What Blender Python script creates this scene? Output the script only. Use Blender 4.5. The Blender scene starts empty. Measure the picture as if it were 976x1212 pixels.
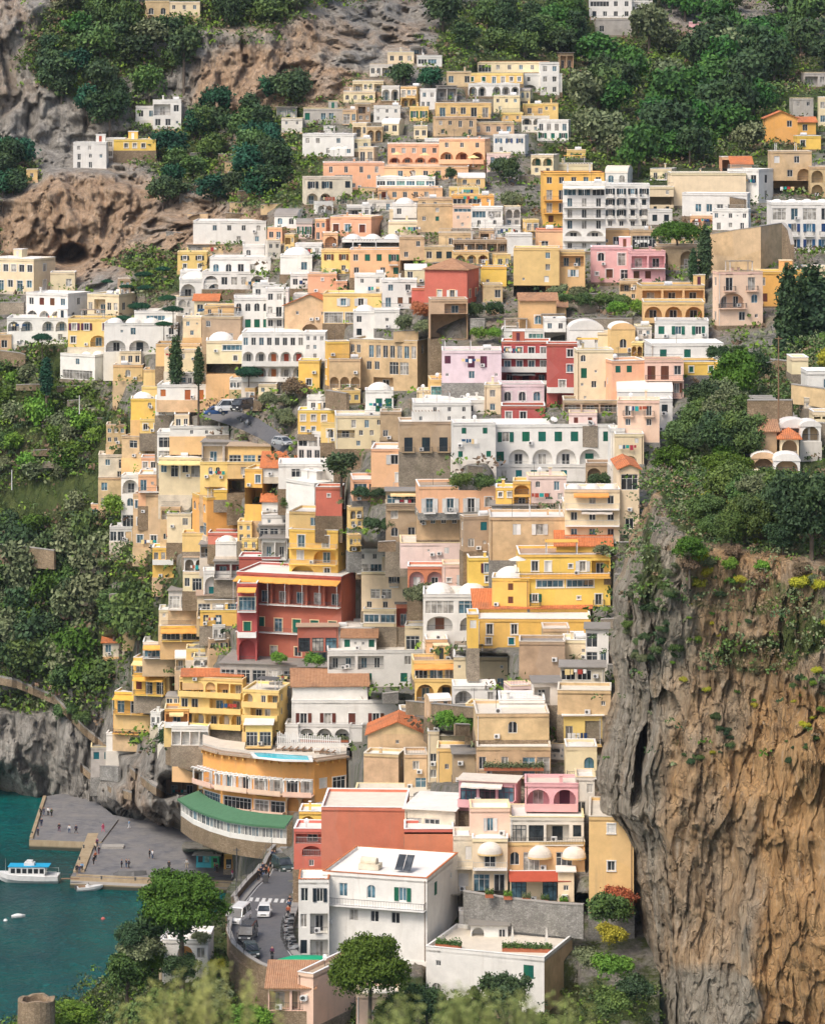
import bpy, math, random
import numpy as np
from mathutils import Vector, Matrix
R = math.radians
rng = random.Random(7)
F, CX, HY, H = 4000.0, 488.0, 76.0, 161.0      # focal length in photo pixels, principal column, horizon row, eye height
S = bpy.context.scene
C = S.collection

def P(px, py, D):
    return Vector(((px - CX) * D / F, D, H - (py - HY) * D / F))

# ------------------------------------------------------------ depth of the hillside, in metres from the viewpoint
GX = [-300, 0, 120, 250, 350, 550, 720, 900, 1276]
GY = [-250, 0, 100, 200, 300, 400, 500, 600, 700, 800, 900, 950, 1000, 1100, 1270]
GT = [
 [1150, 930, 885, 860, 830, 805, 790, 775, 765, 758, 752, 760, 860, 900, 900],
 [1150, 920, 875, 850, 815, 785, 775, 765, 755, 748, 742, 752, 850, 900, 900],
 [1150, 925, 880, 850, 812, 775, 760, 748, 740, 735, 730, 728, 768, 800, 820],
 [1150, 940, 885, 838, 785, 738, 716, 702, 692, 682, 668, 660, 690, 740, 780],
 [1150, 950, 880, 812, 760, 725, 700, 676, 655, 632, 612, 606, 570, 450, 425],
 [1150, 950, 870, 800, 730, 680, 630, 590, 555, 522, 490, 476, 465, 445, 420],
 [1200, 1000, 920, 820, 735, 670, 615, 575, 540, 512, 487, 476, 465, 445, 420],
 [1200, 1000, 930, 810, 710, 645, 600, 570, 540, 512, 487, 476, 465, 445, 420],
 [1200, 1000, 930, 810, 700, 640, 600, 570, 540, 512, 487, 476, 465, 445, 420]]
_o = GY; GY = [-250, 0, 60, 100, 130, 180, 205, 250, 300, 330, 400, 500, 600, 700, 800, 900, 950, 1000, 1100, 1270]
GT = [[float(np.interp(y, _o, r)) for y in GY] for r in GT]
for c_, vals in ((0, (902, 893, 890, 884, 876, 850, 845, 838, 824)), (1, (902, 893, 890, 884, 876, 850, 845, 838, 824)), (2, (903, 893, 890, 884, 876, 850, 842, 832, 812)), (3, (903, 895, 890, 884, 872, 852, 830, 798, 775)), (4, (906, 897, 889, 878, 838, 812, 786, 760, 747))):
    GT[c_][1:10] = vals
GTa = np.array(GT, float)
def DFa(px, py):
    px = np.clip(np.asarray(px, float), GX[0], GX[-1]); py = np.clip(np.asarray(py, float), GY[0], GY[-1])
    i = np.clip(np.searchsorted(GX, px, side='right') - 1, 0, len(GX) - 2)
    j = np.clip(np.searchsorted(GY, py, side='right') - 1, 0, len(GY) - 2)
    gx = np.array(GX, float); gy = np.array(GY, float)
    u = (px - gx[i]) / (gx[i + 1] - gx[i]); v = (py - gy[j]) / (gy[j + 1] - gy[j])
    return (GTa[i, j] * (1 - u) + GTa[i + 1, j] * u) * (1 - v) + (GTa[i, j + 1] * (1 - u) + GTa[i + 1, j + 1] * u) * v
def DF(px, py): return float(DFa(px, py))
def DOLD(px, py):
    return float(np.interp(px, [250, 350, 550], [np.interp(py, [500, 600, 700, 800, 900, 1000], t) for t in ([665, 635, 620, 612, 630, 664], [640, 600, 578, 562, 540, 515], [615, 575, 540, 512, 487, 465])]))

# ------------------------------------------------------------ numpy noise
_pr = np.random.RandomState(3); _perm = _pr.permutation(256); _perm = np.concatenate([_perm] * 3); _val = _pr.rand(256) * 2 - 1
def vnoise(p):
    i = np.floor(p).astype(int); f = p - i; f = f * f * (3 - 2 * f); i = i & 255
    def h(a, b, c): return _val[_perm[_perm[_perm[(i[..., 0] + a) & 255] + ((i[..., 1] + b) & 255)] + ((i[..., 2] + c) & 255)]]
    x, y, z = f[..., 0], f[..., 1], f[..., 2]
    def L(a, b, t): return a + (b - a) * t
    return L(L(L(h(0,0,0), h(1,0,0), x), L(h(0,1,0), h(1,1,0), x), y), L(L(h(0,0,1), h(1,0,1), x), L(h(0,1,1), h(1,1,1), x), y), z)
def fbm(p, o=5, ridged=False):
    r = 0; a = 1; t = 0
    for k in range(o):
        n = vnoise(p * 2.03 ** k + 17.3 * k)
        if ridged: n = 1 - 2 * np.abs(n)
        r = r + a * n; t += a; a *= .5
    return r / t

# ------------------------------------------------------------ materials
M = {}
def newmat(name):
    m = bpy.data.materials.new(name); m.use_nodes = True
    nt = m.node_tree; b = nt.nodes['Principled BSDF']; M[name] = m
    b.inputs['Specular IOR Level'].default_value = .25
    return m, nt, b
class G:
    """tiny node helper"""
    def __init__(s, nt): s.nt = nt
    def n(s, t, **k):
        x = s.nt.nodes.new(t)
        for a, v in k.items():
            if a.startswith('i_'):
                key = a[2:]; key = int(key) if key.isdigit() else key.replace('_', ' ')
                x.inputs[key].default_value = v
            else: setattr(x, a, v)
        return x
    def l(s, a, b): s.nt.links.new(a, b)
    def coord(s, sc=(1, 1, 1), kind='pos'):
        if kind == 'pos': o = s.n('ShaderNodeNewGeometry').outputs['Position']
        else: o = s.n('ShaderNodeTexCoord').outputs['Object']
        m = s.n('ShaderNodeVectorMath', operation='MULTIPLY'); m.inputs[1].default_value = sc
        s.l(o, m.inputs[0]); return m.outputs[0]
    def noise(s, vec, scale, detail=5, rough=.6):
        x = s.n('ShaderNodeTexNoise'); x.inputs['Scale'].default_value = scale; x.inputs['Detail'].default_value = detail
        x.inputs['Roughness'].default_value = rough
        if vec is not None: s.l(vec, x.inputs['Vector'])
        return x.outputs['Fac']
    def ramp(s, fac, stops):
        x = s.n('ShaderNodeValToRGB'); e = x.color_ramp.elements
        while len(e) < len(stops): e.new(.5)
        for k, (p, c) in enumerate(stops):
            e[k].position = p; e[k].color = (*c, 1) if not isinstance(c, (int, float)) else (c, c, c, 1)
        s.l(fac, x.inputs[0]); return x.outputs[0]
    def mix(s, fac, a, b, mode='MIX'):
        x = s.n('ShaderNodeMix', data_type='RGBA', blend_type=mode)
        for v, i in ((fac, 0), (a, 6), (b, 7)):
            if hasattr(v, 'is_linked') or hasattr(v, 'links'): s.l(v, x.inputs[i])
            elif i == 0: x.inputs[0].default_value = v
            else: x.inputs[i].default_value = (*v, 1) if len(v) == 3 else v
        return x.outputs[2]
    def bump(s, h, b, strength=.4, dist=.1):
        x = s.n('ShaderNodeBump'); x.inputs['Strength'].default_value = strength; x.inputs['Distance'].default_value = dist
        s.l(h, x.inputs['Height']); s.l(x.outputs[0], b.inputs['Normal'])
    def hsv_rand(s, col, amt=.12, hue=.0, src='obj'):
        if src == 'obj': r = s.n('ShaderNodeObjectInfo').outputs['Random']
        else: r = s.n('ShaderNodeNewGeometry').outputs['Random Per Island']
        mr = s.n('ShaderNodeMapRange'); mr.inputs[3].default_value = 1 - amt; mr.inputs[4].default_value = 1 + amt * .6
        s.l(r, mr.inputs[0])
        h = s.n('ShaderNodeHueSaturation'); s.l(mr.outputs[0], h.inputs['Value']); s.l(col, h.inputs['Color'])
        if hue:
            m2 = s.n('ShaderNodeMapRange'); m2.inputs[3].default_value = .5 - hue; m2.inputs[4].default_value = .5 + hue
            mm = s.n('ShaderNodeMath', operation='FRACT'); mu = s.n('ShaderNodeMath', operation='MULTIPLY'); mu.inputs[1].default_value = 7.31
            s.l(r, mu.inputs[0]); s.l(mu.outputs[0], mm.inputs[0]); s.l(mm.outputs[0], m2.inputs[0]); s.l(m2.outputs[0], h.inputs['Hue'])
        return h.outputs[0]

def plaster(name, c, stain=.5, dirt=(.30, .24, .17), rough=.85):
    m, nt, b = newmat(name); g = G(nt)
    n1 = g.noise(g.coord((1, 1, 1)), .5, 6, .65)
    rough_ = name[-1] in 'TBAE'
    c1 = g.mix(g.ramp(n1, [(.3, 0), (.7, 1)]), tuple(x * (.72 if rough_ else .87) for x in c), tuple(min(1, x * (1.18 if rough_ else 1.07)) for x in c))
    nf = g.noise(g.coord((1, 1, 1.6)), 2.2, 6, .8); c1 = g.mix(g.ramp(nf, [(.56, 0), (.68, .55 if rough_ else .16)]), c1, tuple(.5 * x + .5 * y for x, y in zip(c, dirt)))
    pt = g.n('ShaderNodeTexVoronoi', i_Scale=.16); g.l(g.coord((1, 1, .8)), pt.inputs['Vector']); ps = g.n('ShaderNodeSeparateColor'); g.l(pt.outputs['Color'], ps.inputs[0]); c1 = g.mix(g.ramp(ps.outputs[0], [(.76, 0), (.79, .30 if rough_ else .20)]), c1, tuple(min(.85, x * .75 + .12) for x in c))
    n2 = g.noise(g.coord((1.6, 1.6, .16)), .9, 5, .7)
    n3 = g.noise(g.coord((1, 1, 1)), .13, 3, .5)
    st = g.n('ShaderNodeMath', operation='MULTIPLY'); g.l(g.ramp(n2, [(.52, 0), (.78, 1)]), st.inputs[0]); g.l(g.ramp(n3, [(.42, .15), (.68, 1)]), st.inputs[1])
    st2 = g.n('ShaderNodeMath', operation='MULTIPLY'); g.l(st.outputs[0], st2.inputs[0]); st2.inputs[1].default_value = stain
    c2 = g.mix(st2.outputs[0], c1, tuple(.45 * x + .55 * y for x, y in zip(c, dirt)))
    c3 = g.hsv_rand(c2, .09, .012)
    g.l(c3, b.inputs['Base Color']); b.inputs['Roughness'].default_value = rough
    g.bump(g.noise(g.coord((1, 1, 1)), 3.0, 6, .7), b, .5, .06)
    return m
def stone(name, c, c2, sc=1.4, moss=.25):
    m, nt, b = newmat(name); g = G(nt)
    v = g.n('ShaderNodeTexVoronoi', i_Scale=sc); g.l(g.coord((1, 1, 1.5)), v.inputs['Vector'])
    n = g.noise(g.coord(), .35, 6, .7)
    a = g.mix(v.outputs['Color'], c, c2)
    sep = g.n('ShaderNodeSeparateColor'); g.l(v.outputs['Color'], sep.inputs[0])
    a = g.mix(sep.outputs[0], c, c2)
    a = g.mix(g.ramp(n, [(.35, 0), (.72, .8)]), a, tuple(x * .55 for x in c))
    a = g.mix(g.ramp(g.noise(g.coord((1, 1, .5)), .22, 5, .7), [(.55, 0), (.7, moss)]), a, (.10, .12, .04))
    v2 = g.n('ShaderNodeTexVoronoi', feature='DISTANCE_TO_EDGE', i_Scale=sc); g.l(g.coord((1, 1, 1.5)), v2.inputs['Vector'])
    e = g.ramp(v2.outputs[0], [(.0, .62), (.12, 1)])
    a = g.mix(1.0, a, e, 'MULTIPLY')
    g.l(g.hsv_rand(a, .1), b.inputs['Base Color']); b.inputs['Roughness'].default_value = .95
    g.bump(e, b, .6, .08)
    return m
def plain(name, c, rough=.6, metal=0, spec=.3, rand=0.0):
    m, nt, b = newmat(name); g = G(nt)
    n = g.noise(g.coord(), 1.3, 4, .6)
    col = g.mix(g.ramp(n, [(.3, 0), (.75, 1)]), tuple(x * .82 for x in c), c)
    if rand: col = g.hsv_rand(col, rand, .02)
    g.l(col, b.inputs['Base Color'])
    b.inputs['Roughness'].default_value = rough; b.inputs['Metallic'].default_value = metal; b.inputs['Specular IOR Level'].default_value = spec
    return m
PL = {'W': (.77, .75, .70), 'C': (.78, .65, .43), 'E': (.66, .58, .46), 'P': (.80, .46, .27), 'K': (.76, .42, .42), 'L': (.76, .62, .66), 'N': (.80, .62, .56),
      'Y': (.84, .55, .13), 'V': (.82, .58, .22), 'O': (.80, .43, .12), 'T': (.60, .43, .25), 'B': (.43, .315, .20), 'R': (.43, .11, .085),
      'S': (.60, .19, .12), 'A': (.46, .43, .39), 'Q': (.80, .56, .43), 'U': (.74, .50, .23), 'I': (.70, .655, .58)}
for k_, c_ in PL.items(): plaster('plaster_' + k_, c_, .95 if k_ in 'TBEAIU' else .7)
def WM(k): return M['plaster_' + k]
plaster('roof_white', (.75, .72, .665), .6, (.32, .28, .22))
plaster('roof_cream', (.66, .60, .50), .6, (.22, .19, .15))
plaster('roof_grey', (.27, .25, .225), .5, (.10, .10, .08))
plaster('roof_tan', (.42, .31, .22), .5)
plaster('trim_white', (.80, .79, .76), .25)
plaster('trim_cream', (.80, .66, .40), .25)
stone('stone_wall', (.30, .25, .19), (.42, .36, .28), 3.2)
stone('stone_brown', (.26, .19, .12), (.38, .29, .195), 2.8)
stone('stone_grey', (.26, .25, .23), (.40, .39, .36), 2.6, .1)
SH = {'g': (.01, .13, .085), 'b': (.16, .055, .03), 'k': (.02, .035, .045), 't': (.01, .15, .17), 'w': (.75, .74, .71), 'o': (.50, .13, .05), 'r': (.20, .035, .03), 'u': (.02, .08, .20), 'y': (.75, .42, .10), 'v': (.12, .03, .06)}
for k_, c_ in SH.items(): plain('shutter_' + k_, c_, .55, rand=.25)
for k_, c_ in {'y': (.86, .44, .10), 'w': (.74, .70, .62), 'g': (.01, .20, .10), 'r': (.42, .06, .045), 'k': (.13, .13, .13), 'b': (.30, .24, .18), 't': (.02, .36, .33), 'n': (.80, .62, .30)}.items():
    plain('awning_' + k_, c_, .8, rand=.08)
def glass(name, c, r=.12):
    m, nt, b = newmat(name); g = G(nt)
    n = g.noise(g.coord((1, 1, 1)), .9, 2, .5)
    a = g.mix(g.ramp(n, [(.42, 0), (.62, 1)]), c, tuple(min(1, x * 2.2 + .01) for x in c))
    g.l(g.hsv_rand(a, .3), b.inputs['Base Color']); b.inputs['Roughness'].default_value = r; b.inputs['Specular IOR Level'].default_value = .6
glass('glass_dark', (.022, .026, .03)); glass('glass_blue', (.05, .10, .13)); glass('glass_curtain', (.22, .21, .19)); glass('glass_green', (.12, .24, .22))
plain('iron', (.09, .09, .09), .5); plain('iron_pale', (.50, .50, .48), .5); plain('metal_white', (.72, .72, .71), .45)
plain('concrete', (.36, .34, .31), .9); plain('wood', (.24, .15, .09), .8); plain('terracotta_pot', (.42, .14, .07), .8)
def tiles(name, c, c2):
    m, nt, b = newmat(name); g = G(nt)
    w = g.n('ShaderNodeTexWave', i_Scale=1.15, i_Distortion=.6, i_Detail=2.0); w.bands_direction = 'X'
    g.l(g.coord(kind='obj'), w.inputs['Vector'])
    n = g.noise(g.coord(), 1.6, 6, .75); n2 = g.noise(g.coord(), .3, 4, .6)
    a = g.mix(g.ramp(n, [(.3, 0), (.7, 1)]), c, c2); a = g.mix(g.ramp(n2, [(.5, 0), (.75, .6)]), a, (.16, .11, .08))
    a = g.mix(g.ramp(w.outputs['Fac'], [(0, .35), (.35, 0)]), a, (.12, .06, .04))
    g.l(a, b.inputs['Base Color']); b.inputs['Roughness'].default_value = .9; g.bump(w.outputs['Fac'], b, .7, .1)
tiles('tile_orange', (.52, .15, .05), (.66, .24, .10)); tiles('tile_brown', (.34, .17, .09), (.50, .29, .17))

# ------------------------------------------------------------ objects
def link(o, parent=None):
    C.objects.link(o)
    if parent is not None: o.parent = parent
    return o
def tag(o, label=None, cat=None, group=None, kind=None):
    if label: o['label'] = label
    if cat: o['category'] = cat
    if group: o['group'] = group
    if kind: o['kind'] = kind
    return o
def empty(name, loc=(0, 0, 0), rz=0, label=None, cat=None, group=None):
    o = bpy.data.objects.new(name, None); o.empty_display_size = .5; link(o); o.location = loc; o.rotation_euler = (0, 0, rz)
    return tag(o, label, cat, group)
class MB:
    def __init__(s): s.v = []; s.f = []; s.m = []; s.mats = []
    def mi(s, mat):
        if isinstance(mat, str): mat = M[mat]
        if mat not in s.mats: s.mats.append(mat)
        return s.mats.index(mat)
    def poly(s, pts, mat):
        k = len(s.v); s.v += [tuple(p) for p in pts]; s.f.append(tuple(range(k, k + len(pts)))); s.m.append(s.mi(mat))
    def box(s, x0, y0, z0, x1, y1, z1, mat, T=None):
        p = [(x0,y0,z0),(x1,y0,z0),(x1,y1,z0),(x0,y1,z0),(x0,y0,z1),(x1,y0,z1),(x1,y1,z1),(x0,y1,z1)]
        if T is not None: p = [tuple(T @ Vector(q)) for q in p]
        k = len(s.v); s.v += p; i = s.mi(mat)
        for f in ((0,3,2,1),(4,5,6,7),(0,1,5,4),(1,2,6,5),(2,3,7,6),(3,0,4,7)): s.f.append(tuple(k + a for a in f)); s.m.append(i)
    def prism(s, pts, z0, z1, mat, mat2=None):       # footprint pts (x,y) ; z0,z1 number or per-point list
        n = len(pts); z0 = z0 if isinstance(z0, (list, tuple)) else [z0] * n; z1 = z1 if isinstance(z1, (list, tuple)) else [z1] * n
        k = len(s.v); s.v += [(p[0], p[1], z) for p, z in zip(pts, z0)] + [(p[0], p[1], z) for p, z in zip(pts, z1)]
        i = s.mi(mat); j = s.mi(mat2 or mat)
        s.f.append(tuple(k + a for a in range(n))[::-1]); s.m.append(i); s.f.append(tuple(k + n + a for a in range(n))); s.m.append(j)
        for a in range(n): b = (a + 1) % n; s.f.append((k + a, k + b, k + n + b, k + n + a)); s.m.append(i)
    def tube(s, a, b, r0, r1, mat, n=6):
        a = Vector(a); b = Vector(b); d = (b - a).normalized(); u = d.orthogonal().normalized(); w = d.cross(u)
        k = len(s.v); i = s.mi(mat)
        for c, r in ((a, r0), (b, r1)):
            for q in range(n): t = 2 * math.pi * q / n; s.v.append(tuple(c + u * r * math.cos(t) + w * r * math.sin(t)))
        for q in range(n): e = (q + 1) % n; s.f.append((k + q, k + e, k + n + e, k + n + q)); s.m.append(i)
        s.f.append(tuple(k + q for q in range(n))); s.m.append(i); s.f.append(tuple(k + n + q for q in range(n))); s.m.append(i)
    def dome(s, cx, cy, z, rx, ry, h, mat, n=14, m=4, a0=0, a1=2 * math.pi):
        k = len(s.v); i = s.mi(mat)
        for r in range(m):
            t = math.pi / 2 * r / m
            for q in range(n): a = 2 * math.pi * q / n; s.v.append((cx + rx * math.cos(a) * math.cos(t), cy + ry * math.sin(a) * math.cos(t), z + h * math.sin(t)))
        s.v.append((cx, cy, z + h)); top = len(s.v) - 1
        for r in range(m - 1):
            for q in range(n): e = (q + 1) % n; s.f.append((k + r*n + q, k + r*n + e, k + (r+1)*n + e, k + (r+1)*n + q)); s.m.append(i)
        for q in range(n): s.f.append((k + (m-1)*n + q, k + (m-1)*n + (q+1) % n, top)); s.m.append(i)
    def loft(s, rings, mat, cap=True):
        k = len(s.v); n = len(rings[0]); i = s.mi(mat)
        for r in rings: s.v += [tuple(p) for p in r]
        for a in range(len(rings) - 1):
            for q in range(n): e = (q + 1) % n; s.f.append((k + a*n + q, k + a*n + e, k + (a+1)*n + e, k + (a+1)*n + q)); s.m.append(i)
        if cap: s.f.append(tuple(k + q for q in range(n))); s.m.append(i); s.f.append(tuple(k + (len(rings)-1)*n + q for q in range(n))); s.m.append(i)
    def mesh(s, name):
        me = bpy.data.meshes.new(name); me.from_pydata(s.v, [], s.f)
        for m in s.mats: me.materials.append(m)
        me.polygons.foreach_set('material_index', s.m); me.update(); return me
    def build(s, name, parent=None, label=None, cat=None, group=None, kind=None, smooth=False, loc=None, rz=0):
        me = s.mesh(name); o = bpy.data.objects.new(name, me); link(o, parent)
        if smooth: me.polygons.foreach_set('use_smooth', [True] * len(me.polygons))
        if loc is not None: o.location = loc; o.rotation_euler = (0, 0, rz)
        return tag(o, label, cat, group, kind)
def inst(name, me, parent=None, loc=(0, 0, 0), rz=0, sc=None):
    o = bpy.data.objects.new(name, me); link(o, parent); o.location = loc; o.rotation_euler = (0, 0, rz)
    if sc is not None: o.scale = sc if isinstance(sc, (tuple, list)) else (sc, sc, sc)
    return o
import re
# ------------------------------------------------------------ windows, doors, shutters (meshes shared between copies)
_cache = {}
REC = .2
def q_(x, s=.1): return round(round(x / s) * s, 2)
def frame_mesh(w, h, mat, trim, bars=1, arch=False, far=None):
    key = ('f', w, h, mat, trim, bars, arch, far)
    if key in _cache: return _cache[key]
    b = MB(); t = .09; y0, y1 = REC - .1, REC - .02
    b.box(-w/2, y0, 0, -w/2 + t, y1, h, mat); b.box(w/2 - t, y0, 0, w/2, y1, h, mat)
    b.box(-w/2 + t, y0, h - t, w/2 - t, y1, h, mat); b.box(-w/2 + t, y0, 0, w/2 - t, y1, t, mat)
    for k in range(bars): x = -w/2 + w * (k + 1) / (bars + 1); b.box(x - .04, y0, t, x + .04, y1, h - t, mat)
    if h > 1.6 and w > 1.5: b.box(-w/2 + t, y0 - .005, h * .72, w/2 - t, y1 - .005, h * .72 + .07, mat)
    if trim:
        e = .14
        b.box(-w/2 - e, -.05, 0, -w/2 - .003, .01, h, trim); b.box(w/2 + .003, -.05, 0, w/2 + e, .01, h, trim)
        b.box(-w/2 - e - .04, -.08, h + .003, w/2 + e + .04, .01, h + e, trim)
        if h < 1.75: b.box(-w/2 - e - .05, -.12, -.12, w/2 + e + .05, .01, -.003, trim)
    if far: b.box(-w/2 + .001, REC - .06, .001, w/2 - .001, REC - .03, h - .001, far)
    me = b.mesh('window'); _cache[key] = me; return me
def pane_mesh(w, h, mat):
    key = ('p', w, h, mat)
    if key not in _cache:
        b = MB(); b.box(-w/2 + .001, REC - .065, .001, w/2 - .001, REC - .03, h - .001, mat); _cache[key] = b.mesh('pane')
    return _cache[key]
def shut_mesh(w, h, mat):
    key = ('s', w, h, mat)
    if key not in _cache:
        b = MB(); t = .07
        b.box(0, 0, 0, w, .03, h, mat)
        b.box(0, -.025, 0, t, 0, h, mat); b.box(w - t, -.025, 0, w, 0, h, mat)
        for z in (0, h * .5, h - t): b.box(t, -.025, z, w - t, 0, z + t, mat)
        _cache[key] = b.mesh('shutter')
    return _cache[key]
def rail_mesh(L, kind):
    L = q_(L, .5); key = ('r', L, kind)
    if key not in _cache:
        b = MB(); hgt = .95; m = 'iron' if kind == 'i' else 'iron_pale'
        b.box(0, -.025, hgt - .05, L, .025, hgt, m); b.box(0, -.02, .08, L, .02, .12, m)
        n = max(2, int(L / .22))
        for k in range(n + 1): x = L * k / n; b.box(x - .014, -.014, .12, x + .014, .014, hgt - .05, m)
        _cache[key] = (b.mesh('railing'), L)
    return _cache[key]

class Bld: pass
def k_near(B): return not B.far
UNIT = {'w': 1.0, 's': 1.5, 'c': 1.0, 'd': 1.15, 'r': 1.05, 'q': .8, 'a': 1.75, 'o': 1.9, 'g': 2.0, 'n': 1.0, 'e': 1.1, 'D': 1.5, 'A': 1.3, 'G': 1.3, 'm': .5}
def put_window(B, kind, O, U, u, v, w, h, depth=0.0, arch=False, sh=None):
    """one window or door as a part of its building, at u along and v up a wall"""
    rz = math.atan2(U.y, U.x); N = Vector((U.y, -U.x, 0)); loc = O + U * u + Vector((0, 0, v)) - N * depth
    w = max(.4, q_(w)); h = max(.5, q_(h)); sh = sh or B.sh
    trim = B.trim if depth < .5 else None
    closed = kind in 'ce'
    gl = rng.choice(['glass_dark', 'glass_dark', 'glass_blue', 'glass_curtain']) if kind != 'g' else rng.choice(['glass_dark', 'glass_blue', 'glass_blue', 'glass_green'])
    if kind in 'sD' and rng.random() < .3: closed = True
    fm = 'shutter_w' if not closed else 'shutter_' + sh
    if B.fr: fm = 'shutter_' + B.fr
    bars = max(1, int(w / 1.0)) if kind in 'gG' else 1
    nm = 'door' if kind in 'deDG' else 'window'
    if B.far:
        me = frame_mesh(w, h, fm, trim, bars, False, 'shutter_' + sh if closed else gl); me.name = nm
        o = inst(nm, me, B.root, loc, rz)
    else:
        o = inst(nm, frame_mesh(w, h, fm, trim, bars), B.root, loc, rz)
        if closed:
            sm = shut_mesh(w / 2 - .01, h - .02, 'shutter_' + sh)
            inst('shutter', sm, o, (-w/2 + .005, .06, .01)); inst('shutter', sm, o, (.005, .06, .01))
        else: inst('pane', pane_mesh(w, h, gl), o)
    if kind in 'sD' and not closed and depth < .5:
        sm = shut_mesh(w * .52, h, 'shutter_' + sh); e = .15 if trim else .02
        if B.far:
            pass
        inst('shutter', sm, o, (-w/2 - w * .52 - e, -.09, 0)); inst('shutter', sm, o, (w/2 + e, -.09, 0))
    return o
def put_rail(B, O, U, u0, u1, v, out, kind='i', slab=True, solid=None):
    rz = math.atan2(U.y, U.x); N = Vector((U.y, -U.x, 0)); L = u1 - u0
    if L < .5: return
    T = Matrix.Translation(O + U * u0 + Vector((0, 0, v))) @ Matrix.Rotation(rz, 4, 'Z')
    b = MB()
    if slab: b.box(0, -out, -.16, L, .004, 0, solid or B.slab)
    if solid:
        b.box(0, -out, .001, L, -out + .13, .92, solid)
        if out > .3: b.box(0, -out + .13, .001, .13, .003, .92, solid); b.box(L - .13, -out + .13, .001, L, .003, .92, solid)
    if b.v:
        o = b.build('balcony', B.root); o.matrix_local = T
    else: o = None
    if not solid:
        me, Lq = rail_mesh(L, kind)
        r = inst('railing', me, o or B.root)
        loc = Vector((0, -out + .04, 0)); s = (L / Lq, 1, 1)
        if o: r.location = loc; r.scale = s
        else: r.matrix_local = T @ Matrix.Translation(loc) @ Matrix.Diagonal((*s, 1))
        if out > .5 and o:
            me2, L2 = rail_mesh(out, kind)
            for x in (.03, L - .03): q = inst('railing', me2, o, (x, -out + .04, 0), R(90), ((out - .04) / L2, 1, 1))
def put_awning(B, O, U, u0, u1, v, out, drop, mat, posts=True):
    rz = math.atan2(U.y, U.x); L = u1 - u0; b = MB()
    n = max(2, int(L / .8))
    k = len(b.v)
    for q in range(n + 1):
        x = L * q / n; sg = .05 * math.sin(q * 2.1)
        b.v += [(x, .02, 0), (x, -out * .5, -drop * .5 - .04 + sg), (x, -out, -drop + sg), (x, -out, -drop - .22 + sg)]
    for q in range(n):
        a = k + 4 * q
        for j in range(3): b.f.append((a + j, a + j + 1, a + j + 5, a + j + 4)); b.m.append(b.mi(mat))
    b.box(0, -out + .05, -drop - .12, L, -out + .1, -drop - .06, 'metal_white')
    o = b.build('awning', B.root); o.matrix_local = Matrix.Translation(O + U * u0 + Vector((0, 0, v))) @ Matrix.Rotation(rz, 4, 'Z')
    if posts:
        m_ = max(2, int(L / 3.2) + 1); hh = max(.5, v - drop - B.postz)
        key = ('post', q_(hh)); 
        if key not in _cache: b = MB(); b.box(0, -.035, -hh, .07, .035, 0, 'metal_white'); _cache[key] = b.mesh('awning_post')
        for q in range(m_): inst('awning_post', _cache[key], o, (.05 + (L - .15) * q / (m_ - 1), -out + .055, -drop - .1))

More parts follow.
